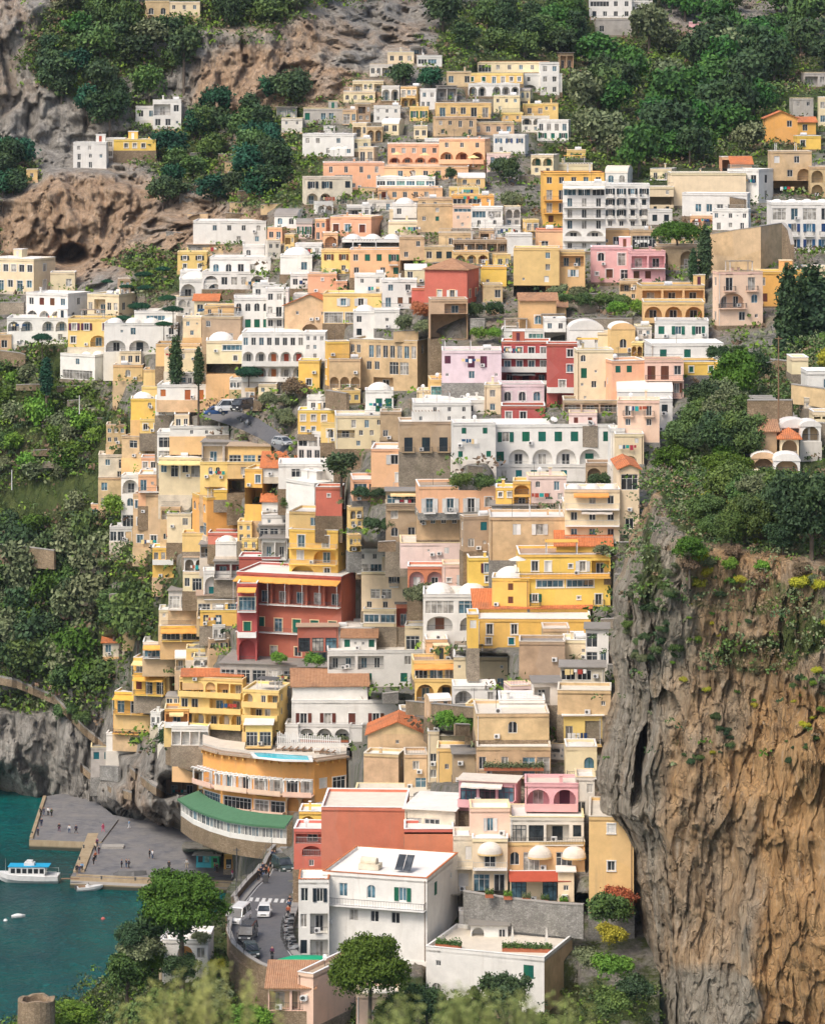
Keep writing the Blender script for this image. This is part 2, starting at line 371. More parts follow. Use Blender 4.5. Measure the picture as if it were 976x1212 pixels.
def face(B, O, U, w, bands, specs, pitch=None):
    """a wall face with real openings: bands = [(v0, v1)] from the top, specs = one string for each"""
    mb = B.wall; N = Vector((U.y, -U.x, 0)); Z = Vector((0, 0, 1))
    def pt(u, v, d=0.0): return O + U * u + Z * v - N * d
    def quad(u0, v0, u1, v1, d=0.0, mat=None): mb.poly([pt(u0, v0, d), pt(u1, v0, d), pt(u1, v1, d), pt(u0, v1, d)], mat or cm)
    for (vb, vt), sp in zip(bands, specs):
        hS = vt - vb; m = re.match(r'^(?:([A-Z])\.)?((?:[a-zDAG]\d*)*)([_=^~+!]*)(.*)$', sp); cm = WM(m.group(1)) if m.group(1) else B.wm
        items = [(t, int(n or 1)) for t, n in re.findall(r'([a-zDAG])(\d*)', m.group(2) or '')]; flags = m.group(3) or ''
        els = [t for t, n in items for _ in range(n)]
        tot = sum(UNIT[t] for t in els) or 1
        if not els or els == ['n']: quad(0, vb, w, vt); 
        u = 0; last = 0.0; x0 = 0
        ops = []
        sc = min(1.15, hS / 3.0)
        for t in els:
            cw = w * UNIT[t] / tot; uc = u + cw / 2; u += cw
            if t == 'n': continue
            if t in 'wrc': ow, oh, ov = min(cw * .62, 1.2 * sc), 1.55 * sc, .85 * sc
            elif t in 's': ow, oh, ov = min(cw * .38, 1.2 * sc), 1.6 * sc, .8 * sc
            elif t == 'D': ow, oh, ov = min(cw * .36, 1.15 * sc), 2.2 * sc, .06
            elif t in 'de': ow, oh, ov = min(cw * .68, 1.35 * sc), 2.3 * sc, .06
            elif t in 'qm': ow, oh, ov = min(cw * .5, .6 * sc), .65 * sc, 1.3 * sc
            elif t == 'g': ow, oh, ov = cw * .88, 1.55 * sc, .8 * sc
            elif t == 'G': ow, oh, ov = cw * .86, 2.3 * sc, .06
            elif t in 'aA': ow, oh, ov = min(cw * .84, hS * 1.5), hS * .86, .05
            elif t == 'o': ow, oh, ov = cw * .9, hS * .80, .05
            ow = max(.35, ow); oh = min(oh, hS - ov - .12)
            ops.append((t, uc - ow / 2, uc + ow / 2, vb + ov, vb + ov + oh))
        for (t, a, b_, v0, v1) in ops:
            quad(x0, vb, a, vt); x0 = b_
            if v0 - vb > .01: quad(a, vb, b_, v0)
            D_ = REC if t not in 'aAo' else B.deep
            if t in 'raA':
                rise = min((b_ - a) / 2, (v1 - v0) * .55); vs = v1 - rise; n = 8 if not B.far else 6
                arc = [((a + b_) / 2 - (b_ - a) / 2 * math.cos(math.pi * q / n), vs + rise * math.sin(math.pi * q / n)) for q in range(n + 1)]
                mb.poly([pt(a, vt)] + [pt(x, y) for x, y in arc] + [pt(b_, vt)], cm)
                for q in range(n): mb.poly([pt(*arc[q]), pt(*arc[q + 1]), pt(*arc[q + 1], D_), pt(*arc[q], D_)], cm)
            else:
                vs = v1; quad(a, v1, b_, vt); mb.poly([pt(a, v1), pt(b_, v1), pt(b_, v1, D_), pt(a, v1, D_)], cm)
            mb.poly([pt(a, v0), pt(b_, v0), pt(b_, v0, D_), pt(a, v0, D_)], cm)
            for x in (a, b_): mb.poly([pt(x, v0), pt(x, vs), pt(x, vs, D_), pt(x, v0, D_)], cm)
            W_, H_ = b_ - a, v1 - v0; uc = (a + b_) / 2
            if t in 'aAo':
                quad(a, v0, b_, v1, D_, B.wm_in)
                if W_ > 1.6 and t != 'A':
                    nd = 1 if W_ < 4.5 else 2
                    for q in range(nd):
                        put_window(B, rng.choice('dde') if t == 'a' else 'd', O, U, a + W_ * (q + .5) / nd, v0 + .02, min(1.5, W_ * .45 / nd), min(2.2, H_ * .78), D_ - REC)
                if W_ > 1.3 and '!' not in flags and '=' not in flags and '_' not in flags: put_rail(B, O, U, a + .02, b_ - .02, v0, -.08, B.rail, False)
            elif t == 'r':
                put_window(B, 'w', O, U, uc, v0, W_, H_)
            else: put_window(B, t, O, U, uc, v0, W_, H_)
        if ops: quad(x0, vb, w, vt)
        B.postz = vb
        if '_' in flags: put_rail(B, O, U, .1, w - .1, vb + .02, 1.15, B.rail)
        if '=' in flags: put_rail(B, O, U, .05, w - .05, vb + .02, 1.2, solid=B.balc)
        if '~' in flags or (not flags and not B.far and sp not in ('n',) and any(o_[0] in 'sdD' for o_ in ops) and rng.random() < .45):
            for (t, a, b_, v0, v1) in ops:
                if t in 'deDas': put_rail(B, O, U, a - .4, b_ + .4, vb + .04, .75, B.rail)
        if '^' in flags: put_awning(B, O, U, .1, w - .1, vb + hS * .93, min(2.4, B.awo), .55, 'awning_' + B.aw)
        if flags in ('_', '=') and k_near(B) and hS > 2.4 and rng.random() < .22: put_awning(B, O, U, w * rng.uniform(.05, .3), w * rng.uniform(.6, .95), vb + hS * .93, 1.2, .4, 'awning_' + rng.choice('wwybkn'), False)
        if '+' in flags:
            b = MB(); T = Matrix.Translation(pt(0, vb)) @ Matrix.Rotation(math.atan2(U.y, U.x), 4, 'Z')
            b.box(-.08, -.1, -.12, w + .08, .004, .1, B.slab, T); b.build('cornice', B.root)

def roof(B, kind, w, d, h, rm, par=.45, over=.0):
    b = MB()
    if kind[0] in 'fgds':
        t = .22; z = h - par
        b.box(t, t, z - .25, w - t, d - t, z, rm)
        cap = B.cap
        for (x0, y0, x1, y1) in ((0, 0, w, t), (0, d - t, w, d), (0, t, t, d - t), (w - t, t, w, d - t)): b.box(x0, y0, z - .3, x1, y1, h - .06, B.wm)
        b.box(-.06, -.06, h - .06, w + .06, t, h + .03, cap); b.box(-.06, d - t, h - .06, w + .06, d + .06, h + .03, cap)
        b.box(-.06, t, h - .06, t, d - t, h + .03, cap); b.box(w - t, t, h - .06, w + .06, d - t, h + .03, cap)
        if kind[0] in 'f' and len(kind) == 1 and B.hump:
            n = max(1, int(w / 6)); 
            for q in range(n): b.dome(w * (q + .5) / n, d / 2, z - .05, w / n * .49, d * .46, min(.75, d * .08), rm, 12, 3)
        if kind[0] == 'd':
            n = int(kind[1:] or 1)
            for q in range(n): b.dome(w * (q + .5) / n, d * .42, z - .05, w / n * .44, min(d * .4, w / n * .5), min(w / n * .34, 2.2), rm, 16, 5)
        b.build('roof', B.root)
    elif kind[0] == 'v':
        n = 10; rise = min(d * .22, 2.0); k = []
        for q in range(n + 1): a = math.pi * q / n; k.append((d/2 - (d/2 + .1) * math.cos(a), h - .3 + rise * math.sin(a)))
        for q in range(n): b.poly([(-.1, k[q][0], k[q][1]), (w + .1, k[q][0], k[q][1]), (w + .1, k[q+1][0], k[q+1][1]), (-.1, k[q+1][0], k[q+1][1])], rm)
        for x in (-.1, w + .1): b.poly([(x, y, z) for y, z in k], B.wm)
        b.build('roof', B.root)
    elif kind[0] == 'V':                                   # vault with its arched end to the front
        n = 12; rise = min(w * .28, 2.6); k = []
        for q in range(n + 1): a = math.pi * q / n; k.append((w/2 - (w/2 + .1) * math.cos(a), h - .3 + rise * math.sin(a)))
        for q in range(n): b.poly([(k[q][0], -.1, k[q][1]), (k[q][0], d, k[q][1]), (k[q+1][0], d, k[q+1][1]), (k[q+1][0], -.1, k[q+1][1])], rm)
        for y in (-.1, d): b.poly([(x, y, z) for x, z in k], B.wm)
        b.build('roof', B.root)
    elif kind[0] in 'tTxh':
        tm = 'tile_brown' if kind[-1] == 'b' else 'tile_orange'; o = .45; th = .16
        rise = (d / 2 if kind[0] in 'th' else w / 2) * .42
        def slab(p):
            b.poly(p, tm); b.poly([(x, y, z - th) for x, y, z in p], 'wood')
            for q in range(len(p)): a, c = p[q], p[(q + 1) % len(p)]; b.poly([a, c, (c[0], c[1], c[2] - th), (a[0], a[1], a[2] - th)], tm)
        z0 = h - .42 * o + .12
        if kind[0] == 't':
            z1 = h + rise + .12
            slab([(-o, -o, z0), (w + o, -o, z0), (w + o, d/2, z1), (-o, d/2, z1)]); slab([(-o, d/2, z1), (w + o, d/2, z1), (w + o, d + o, z0), (-o, d + o, z0)])
            for x in (0, w): b.poly([(x, 0, h), (x, d, h), (x, d/2, h + rise)], B.wm)
        elif kind[0] == 'x':
            z1 = h + rise + .12
            slab([(-o, -o, z0), (-o, d + o, z0), (w/2, d + o, z1), (w/2, -o, z1)]); slab([(w/2, -o, z1), (w/2, d + o, z1), (w + o, d + o, z0), (w + o, -o, z0)])
            for y in (0, d): b.poly([(0, y, h), (w, y, h), (w/2, y, h + rise)], B.wm)
        elif kind[0] == 'h':
            z1 = h + rise + .12; e = min(d / 2, w / 2 - .05)
            slab([(-o, -o, z0), (w + o, -o, z0), (w - e, d/2, z1), (e, d/2, z1)]); slab([(e, d/2, z1), (w - e, d/2, z1), (w + o, d + o, z0), (-o, d + o, z0)])
            slab([(w + o, -o, z0), (w + o, d + o, z0), (w - e, d/2, z1)]); slab([(-o, -o, z0), (e, d/2, z1), (-o, d + o, z0)])
        elif kind[0] == 'T':                               # single slope rising backwards
            z1 = h + d * .3; slab([(-o, -o, z0), (w + o, -o, z0), (w + o, d, z1), (-o, d, z1)])
            for x in (0, w): b.poly([(x, 0, h), (x, d, h), (x, d, z1 - .1)], B.wm)
            b.poly([(0, d, h), (w, d, h), (w, d, z1 - .1), (0, d, z1 - .1)], B.wm)
        b.build('roof', B.root)
    elif kind[0] == 'm':                                   # thin sheet roof on the walls, sloping forwards
        b.box(-.3, -.5, h, w + .3, d + .2, h + .14, rm); b.build('roof', B.root)

def clutter(B, w, d, h, n):
    par = h - .45
    for _ in range(n):
        t = rng.choice(['chimney', 'chimney', 'tank', 'dish', 'hut', 'aerial', 'pipe', 'ac', 'rail', 'pergola'])
        x = rng.uniform(.9, max(1, w - 1.6)); y = rng.uniform(.8, max(1, min(d - 1.5, 6)))
        b = MB()
        if t == 'chimney':
            s = rng.uniform(.3, .5); hh = rng.uniform(.9, 1.7); b.box(x, y, par, x + s, y + s, par + hh, B.wm); b.box(x - .1, y - .1, par + hh, x + s + .1, y + s + .1, par + hh + .12, B.cap); b.build('chimney', B.root)
        elif t == 'tank':
            b.tube((x, y, par + .7), (x + 1.5, y + .2, par + .7), .5, .5, 'metal_white', 12); b.box(x + .1, y - .3, par, x + .2, y + .3, par + .3, 'iron'); b.box(x + 1.3, y - .3, par, x + 1.4, y + .3, par + .3, 'iron'); b.build('water_tank', B.root)
        elif t == 'dish' and not B.far:
            b.tube((x, y, par), (x, y, par + 1.1), .04, .04, 'iron', 5); b.tube((x, y, par + 1.1), (x - .05, y - .12, par + 1.12), .42, .1, 'metal_white', 12); b.build('satellite_dish', B.root)
        elif t == 'hut' and w > 7 and d > 6:
            b.box(x, y + 1.5, par, x + 2.4, y + 4, par + 2.2, B.wm); b.box(x - .1, y + 1.4, par + 2.2, x + 2.5, y + 4.1, par + 2.35, B.cap); b.box(x + .8, y + 1.47, par + .1, x + 1.5, y + 1.497, par + 1.9, 'shutter_' + B.sh); b.build('roof_hut', B.root)
        elif t == 'aerial':
            b.tube((x, y, par), (x, y, par + 2.6), .035, .03, 'iron', 5)
            for q in range(3): b.tube((x - .5, y, par + 2.2 + .15 * q), (x + .5, y, par + 2.2 + .15 * q), .02, .02, 'iron', 4)
            b.build('aerial', B.root)
        elif t == 'ac' and not B.far:
            b.box(x, y, par, x + .9, y + .4, par + .75, 'metal_white'); b.tube((x + .35, y - .01, par + .38), (x + .35, y - .03, par + .38), .27, .27, 'iron', 12); b.build('air_conditioner', B.root)
        elif t == 'rail':
            me, L = rail_mesh(w - .3, rng.choice('ip')); inst('railing', me, B.root, (.15, .1, h + .02), 0, ((w - .3) / L, 1, 1))
        elif t == 'pergola' and w > 6:
            ww = min(5, w * .5); x = rng.uniform(.3, w - ww - .3)
            for q in (0, ww): b.box(x + q - .06, .5, par, x + q + .06, .62, par + 2.3, 'metal_white'); b.box(x + q - .06, 3.2, par, x + q + .06, 3.32, par + 2.3, 'metal_white')
            c = rng.choice(['awning_w', 'awning_b', 'awning_k', 'awning_y', 'metal_white', 'wood'])
            if rng.random() < .6: b.box(x - .2, .3, par + 2.3, x + ww + .2, 3.5, par + 2.38, c)
            else:
                for q in range(9): xx = x + ww * q / 8; b.box(xx - .05, .3, par + 2.3, xx + .05, 3.5, par + 2.4, 'wood')
            b.build('pergola', B.root)

CATS = [('church', 'church'), ('hotel', 'hotel'), ('villa', 'villa'), ('shed', 'shed'), ('hut', 'hut'), ('tomb', 'tomb'), ('tower', 'tower'), ('ruin', 'ruin'), ('pavilion', 'pavilion'), ('restaurant', 'restaurant'), ('block', 'apartment block'), ('greenhouse', 'greenhouse'), ('chapel', 'chapel'), ('terrace', 'terrace building'), ('garage', 'garage'), ('house', 'house'), ('building', 'building')]
def cat_of(label):
    l = label.lower(); best = None
    for k, c in CATS:
        i = l.find(k)
        if i >= 0 and (best is None or i < best[0]): best = (i, c)
    return best[1] if best else 'house'
BLD = []; ROOTS = {}
QUEUE = []
def first_depth(x0, y0, x1, y1, opt):
    xc = (x0 + x1) / 2
    if 'A' in opt: return float(opt['A'])
    return float(opt['D']) + (DF(xc, y1) - DOLD(xc, y1) if y1 < 985 and xc < 740 and 250 < xc else (DF(xc, y1) - 665 if xc <= 250 and y1 < 1000 else 0)) if 'D' in opt else DF(xc, y1) + float(opt.get('dd', 0))
def building(x0, y0, x1, y1, s, wc, rk, spec, sh='k', label='', opt=None):
    opt = opt or {}; QUEUE.append([first_depth(x0, y0, x1, y1, opt), (x0, y0, x1, y1, s, wc, rk, spec, sh, label, opt)])
def flush():
    # houses that stand higher in the view stand farther up the slope than those below them
    Q = sorted([[q[0], q[1], q[0]] for q in QUEUE], key=lambda e: -e[1][3]); QUEUE.clear(); done = []
    for e in Q:
        a = e[1]
        if 'front' in a[10]: continue
        for D2, b in done:
            if min(a[2], b[2]) - max(a[0], b[0]) > 3 and b[3] - a[3] > 2.5 and not ('front' in b[10]):
                
                if a[3] > b[1] - 12: e[0] = max(e[0], min(D2 + .7, e[2] + (10 if 'D' in a[10] else 3)))
        done.append((e[0], a))
    for e in Q:
        a = e[1]
        if 'front' in a[10]:
            xc, yc = (a[0] + a[2]) / 2, (a[1] + a[3]) / 2
            e[0] = min([D2 for D2, b in done if b[0] <= xc <= b[2] and b[1] - 3 <= yc <= b[3] + 3] or [e[0]]) - float(a[10]['front'])
    for D, a, _ in Q: build_one(D, *a)
def build_one(D, x0, y0, x1, y1, s, wc, rk, spec, sh, label, opt):
    xc = (x0 + x1) / 2; k = F / D
    ht = (y1 - y0) / k; sp = abs(s); wf = (x1 - x0 - sp)
    if sp < 2: th = R(float(opt.get('yaw', rng.uniform(-4, 4)))); w = wf / k / math.cos(th); d = float(opt.get('d', min(10, max(5.5, w * .8))))
    else:
        dn = float(opt.get('d', 9.0)); th = math.asin(min(.88, max(.22, sp / (k * dn)))); w = wf / k / math.cos(th); d = sp / k / math.sin(th)
        if s > 0: th = -th
    B = Bld(); B.far = k < 5.9; B.sh = sh[0]; B.fr = opt.get('fr'); B.wm = WM(wc); B.wm_in = WM(opt.get('in', wc)); B.rail = opt.get('rail', rng.choice('iip')); B.deep = float(opt.get('deep', 1.6))
    B.trim = {'w': 'trim_white', 'c': 'trim_cream', 'n': None}[opt.get('tr', rng.choice('wnn') if wc in 'PKSROYVQUL' else 'n')]
    B.slab = 'trim_white' if wc in 'WKLRCSP' else B.wm; B.balc = 'plaster_' + opt['bal'] if 'bal' in opt else (B.wm if wc in 'WCEVU' else 'trim_white')
    B.cap = opt.get('cap', 'trim_white' if wc in 'WKLCPRSY' else ('roof_cream' if wc in 'TBEU' else 'trim_cream')); B.aw = opt.get('aw', 'w'); B.awo = float(opt.get('awo', 2.0)); B.hump = 'hump' in opt or (wc in 'WCI' and rng.random() < .4)
    corner = P(x1 - sp if s > 0 else (x0 + sp if s < 0 else x0), y1, D)
    name = {'hotel': 'hotel', 'villa': 'villa', 'tomb': 'tomb', 'hut': 'hut', 'shed': 'shed', 'greenhouse': 'greenhouse', 'ruin': 'ruin', 'restaurant': 'restaurant', 'pavilion': 'pavilion', 'church': 'church', 'chapel': 'chapel', 'garage': 'garage', 'tower': 'tower', 'apartment block': 'apartment_block'}.get(cat_of(label), 'house')
    B.root = empty(name, corner, th, label, cat_of(label), opt.get('group'))
    off = Vector((-w if s > 0 else 0, 0, 0))                  # the nearest corner stands at the root
    if sp < 2: off = Vector((0, 0, 0))
    B.wall = MB()
    specs = spec.split('/'); n = len(specs); top = .5 if rk[0] in 'fgds' else 0
    pz = [float(q) for q in opt['hs'].split(',')] if 'hs' in opt else [1.0] * n
    tot = sum(pz); z = ht - top; bands = []
    for q in pz: hh = (ht - top) * q / tot; bands.append((z - hh, z)); z -= hh
    base = B.root; holder = B.root
    # shift so that local x runs 0..w from the front's left end
    B.root.location = corner + Matrix.Rotation(th, 3, 'Z') @ off
    UX, UY = Vector((1, 0, 0)), Vector((0, 1, 0))
    face(B, Vector((0, 0, 0)), UX, w, bands, specs)
    zt = ht - top
    dn_ = max(1, int(d / 3.4)); auto = [rng.choice(['n', 'w%d' % dn_, 'w%d' % dn_, 'w1n1' if dn_ > 1 else 'q1']) for _ in range(n)]
    sd = opt['sd'].split('/') if 'sd' in opt else auto
    while len(sd) < n: sd.append('n')
    if s > 0: face(B, Vector((w, 0, 0)), UY, d, bands, sd); B.wall.poly([(0, 0, 0), (0, d, 0), (0, d, zt), (0, 0, zt)], B.wm)
    elif s < 0: face(B, Vector((0, d, 0)), -UY, d, bands, sd); B.wall.poly([(w, 0, 0), (w, d, 0), (w, d, zt), (w, 0, zt)], B.wm)
    else:
        for x in (0, w): B.wall.poly([(x, 0, 0), (x, d, 0), (x, d, zt), (x, 0, zt)], B.wm)
    B.wall.poly([(0, d, 0), (w, d, 0), (w, d, zt), (0, d, zt)], B.wm)
    B.wall.build('wall', B.root)
    rm = {'w': 'roof_white', 'c': 'roof_cream', 'g': 'roof_grey', 't': 'roof_tan'}[opt.get('rc', 'g' if rk[0] == 'g' else 'w' if rk[0] in 'dvV' else ('w' if wc in 'WCLKIE' else rng.choice('wwct')))]
    roof(B, rk, w, d, ht, rm)
    fd = float(opt.get('f', 5)) * 1.3
    if x0 < 340 and y1 > 640: fd = min(fd, 4.0)
    if fd > 0:
        b = MB(); b.box(-.12, -.12, -fd, w + .12, d, -.004, opt.get('fm', rng.choice(['stone_wall', 'stone_brown', 'stone_grey'] if x0 > 340 else ['stone_wall', 'plaster_T', 'plaster_U', 'plaster_E', 'stone_brown']) if wc != 'W' or rng.random() < .6 else 'plaster_I')); b.build('plinth', B.root)
    if rk[0] in 'fg' and 'nc' not in opt: clutter(B, w, d, ht, int(opt.get('cl', rng.choice([1, 2, 3, 4]) if w > 6 else 1)))
    if not B.far and rng.random() < .3:                       # rain pipe down the front
        b = MB(); x = rng.choice([.25, w - .3]); b.tube((x, -.07, 0), (x, -.07, ht - .4), .05, .05, 'metal_white' if rng.random() < .5 else 'wood', 6); b.build('rain_pipe', B.root)
    if k > 5.0 and 'tomb' not in label and 'n/n' != spec:                                               # things fixed to the front
        for _ in range(rng.choice([0, 0, 1, 1, 2])):
            u_ = rng.uniform(.3, max(.4, w - 1.2)); v_ = rng.choice(bands)[0] + rng.uniform(.1, .5); b = MB(); b.box(u_, -.42, v_, u_ + .8, -.01, v_ + .6, 'metal_white'); b.tube((u_ + .3, -.425, v_ + .3), (u_ + .3, -.44, v_ + .3), .22, .22, 'iron', 10); b.build('air_conditioner', B.root)
        if rng.random() < .22 and w > 5 and 'nc' not in opt and 'long low white' not in label:
            u_ = rng.uniform(.3, w - 4); v_ = rng.choice(bands)[0] + .9; b = MB(); b.tube((u_, -.6, v_ + .9), (u_ + 3.4, -.6, v_ + .9), .012, .012, 'iron', 4); b.tube((u_, -.6, v_ + .9), (u_, -.0, v_ + .9), .02, .02, 'iron', 4); b.tube((u_ + 3.4, -.6, v_ + .9), (u_ + 3.4, -.0, v_ + .9), .02, .02, 'iron', 4)
            x_ = u_ + .1
            while x_ < u_ + 3.0: ww = rng.uniform(.3, .8); b.box(x_, -.61, v_ + .9 - rng.uniform(.4, .9), x_ + ww, -.59, v_ + .9, rng.choice(['trim_white', 'shutter_u', 'awning_r', 'trim_white', 'awning_t', 'awning_n'])); x_ += ww + .12
            b.build('laundry_line', B.root)
    B.w, B.d, B.h, B.th, B.k = w, d, ht, th, k; ROOTS[label] = B; BLD.append((x0, y0, x1, y1, D, d, sp, s))
    return B
TX = {'0': 0, '1': 320, '2': 646}; TY = {'0': 0, '1': 240, '2': 480, '3': 720, '4': 960}
ZS = 976 / 330
def town(tile, text):
    ox, oy = TX[tile[0]], TY[tile[1]]
    for ln in text.strip().splitlines():
        if not ln.strip() or ln[0] == '#': continue
        a = [q.strip() for q in ln.split('|')]
        x0, y0, x1, y1, s = map(float, a[0].split()); wc, rk = a[1].split()
        opt = dict((q.split('=', 1) if '=' in q else (q, '1')) for q in (a[5].split() if len(a) > 5 else []))
        building(ox + x0 / ZS, oy + y0 / ZS, ox + x1 / ZS, oy + y1 / ZS, s / ZS, wc, rk, a[2], a[3] or 'k', a[4], opt)
town('00', """
508 0 592 62 0|T f|r2|t|stone villa end with two green arched windows, highest building at the top edge left|f=14 fm=stone_grey d=8 nc
590 4 700 55 0|C f|w3/n|w|long cream villa wing with a pale cornice beside the stone villa at the top left|f=6 hs=2,1 nc
475 370 548 420 0|W f|w2|k|low white house with two small windows on the upper left terrace under the cliff|f=4
535 348 634 452 0|W f|o1w1/w2q1|k|white two storey house with a porch behind a small tree under the upper left cliff|f=4
256 497 372 588 0|W f|w2n1/d1w2/d2n1|o|white clifftop house with chimneys and a wide white balcony above the left cliff|f=6 cl=4
370 482 437 555 0|W f|w1n1/w2|k|narrow white house squeezed between the clifftop white house and the yellow one|f=5
398 486 545 526 0|Y f|n1r3n1|w|yellow single storey house with three arched windows beside the white clifftop house|f=8 tr=w cl=3 rc=w dd=-16
92 592 131 628 0|U f|w1|w|tiny ochre shed with one pale window on the far left slope|f=5 nc
""")
town('10', """
22 375 92 412 0|A m|G2|t|green netted greenhouse at the left end of the upper terraces|rc=g f=3 in=A fr=t
38 412 112 463 0|I g|w2/n|k|pale grey block below the green netted greenhouse|f=4
115 378 255 432 0|A g|c1n1w2n1|g|long low grey stone house with a green door beneath the orange cliff|f=6 fm=stone_grey
112 468 292 546 0|W f|w2n1w1n1/n2w1n1w1|k|large plain white house with a square roof hut, left of the orange hotel|f=6 cl=2
186 440 226 470 0|W f|n|k|square white stair tower on the roof of the large plain white house|f=2 nc dd=4
110 618 286 716 -14|E f|s2n1c1/a2n1a1|k|weathered white house with laundry balcony and two arches below the large plain white house|rail=p
255 318 366 358 0|C f|r4|k|low cream house with four arched windows tucked under the upper cliff|f=4
288 280 396 322 0|C f|o1w2o1|k|cream house with a loggia above the four arched windows|f=4
348 222 428 268 0|I f|w2o1|b|pale cottage with a brown porch, highest on the middle cliff foot|f=5
410 180 502 222 0|C f|w3|g|cream cottage with a balustrade at the very foot of the summit cliff|f=5
488 162 532 192 0|A m|o1|t|small teal topped shed above the highest cottages|f=3 rc=g
515 192 600 232 0|W f|g2n1|t|white house with teal glazed front high beside the dark trees|f=5
618 248 702 302 0|T g|w1n1w1|k|low tan stone house at the left end of the upper white row|f=5
724 213 976 252 0|C f|G1w5|t|long cream row house with a teal blind and five windows, topmost of the upper village|f=4 cap=shutter_o
684 254 884 292 0|V f|s2d2w2|g|long yellowish row house with green and dark openings under the topmost row|f=3
880 256 1020 322 0|W f|w3/a2w1|k|white house with arched porches at the right end of the topmost row|f=4
692 291 872 336 0|W f|a2n1a3|k|white arcaded house with five low arches under the yellowish row|f=4
582 300 652 352 0|A m|o2|g|open pergola shed with a dark green net beside the tan hotel|f=4 rc=g
780 332 872 392 0|C f|w3/w1n1|k|cream house with a dark window band just right above the tan hotel|f=4
582 358 772 412 0|U f|d1w2d2_|k|upper balcony house of the tan pair with a long parapet, below the green net shed|f=3 cap=roof_cream awo=1
569 408 722 476 -10|T f|w2d2/w1n1w1|k|tan stone house with pale lower band, beneath the long parapet balcony|
708 426 852 472 0|T g|w4|k|low brown house with a row of small dark windows right of the tan stone house|f=5
808 392 884 424 0|V f|w2|k|small yellow house with two windows among the upper right roofs|f=4
888 362 1000 408 0|V f|w3|k|yellow terrace house at the right end of the upper village|f=4
878 404 976 462 0|I f|a2w1/w3|k|whitewashed house with small arches below the yellow terrace house|f=5
780 470 906 538 16|W f|s3/w1n1|u|white house with dark blue shutters just above the rocky gully|f=9 fm=stone_grey
540 484 618 512 0|W f|n2|k|white roof block at the centre top of the orange hotel|f=2 nc
412 502 592 582 0|P f|w5/a4=|b|upper left wing of the big orange hotel with four arches and parasols|bal=P cap=trim_white in=P cl=1 f=2 tr=n
590 484 772 592 22|P f|w3/a3=/n|b|upper right wing of the big orange hotel with three high arches|bal=P in=P f=2 hs=1,1.3,.6 tr=n
394 580 692 628 0|P f|n1d5n1|b|middle storey wing of the big orange hotel under the arches|tr=n f=2 nc
370 618 576 657 0|W f|g6|k|white glazed restaurant gallery of the orange hotel|f=2 nc
378 655 602 702 0|P f|c1w4n1|b|lowest orange wing with plain windows beneath the glazed gallery|f=6 tr=n nc
185 568 398 664 0|P f|d4/n1g1n1w2/w2n1|b|left wing of the orange hotel with roof parasols and striped blinds|tr=n f=4
625 655 732 690 0|V f|w3n1|k|small yellow house in front of the lowest orange wing|f=5 dd=-12
634 682 782 738 0|O f|G2w1/w1n1|t|ochre house with glazed teal corner, between the orange hotel and the gully|f=6 dd=-12
517 692 636 760 0|T f|w2n1/w3|k|brown stone house with a white party wall below the orange hotel|f=6 dd=-12
430 712 512 762 0|W d1|w1n1|k|white domed house just below the orange hotel|f=4 dd=-8
""")
town('20', """
150 -10 300 66 0|W f|g1w2/c1w3_|k|white clifftop villa with glazed corner and blind at the top edge|f=12 fm=stone_wall
298 0 372 60 0|W f|w2/w1n1|k|narrower white wing of the clifftop villa, behind trees at the top edge|f=8
174 62 300 122 0|A g|w1n2|k|grey stone undercroft building beneath the white clifftop villa|f=8 fm=stone_wall nc
500 74 576 106 0|K g|w1|k|small pinkish stone hut under the rock tower at the top right|f=4 nc
904 252 980 302 0|A g|o1w1|k|grey concrete house among trees at the right edge near the top|f=4
864 342 936 408 0|A g|w2/n|k|grey shed like house above the orange gabled house|f=4
48 184 96 240 0|T m|o2|k|small tan pergola house just beneath the clifftop villa|rc=g f=4
-20 216 46 332 0|W f|w2/w2/w2|k|tall thin white house at the top right end of the upper village|f=6
-12 360 42 416 0|V f|w2/n|k|yellow end house above the white row near the wooded valley|f=4
-30 418 88 492 10|W f|d4/s3|g|white two storey house with green doors beside the wooded valley|f=7 fm=stone_grey
72 524 138 552 0|V f|w2|k|small ochre hut with two windows above the yellow hotel|f=6
24 572 162 600 0|C g|w2n2|k|low cream house with a grey roof directly above the yellow hotel|f=4
766 412 880 500 0|O x|n1w1/n|b|orange gabled house with brown tiled roof on the upper right|f=5
868 425 945 470 0|O t|w1|b|orange side wing with a tiled roof joining the gabled orange house|f=4
878 474 962 522 0|Y g|w1n1|k|small yellow orange house with a dark flat roof below the gabled one|f=5
954 338 1010 440 0|C f|w2/w2|w|cream house cut by the right edge above the stone bridge|f=6
""")
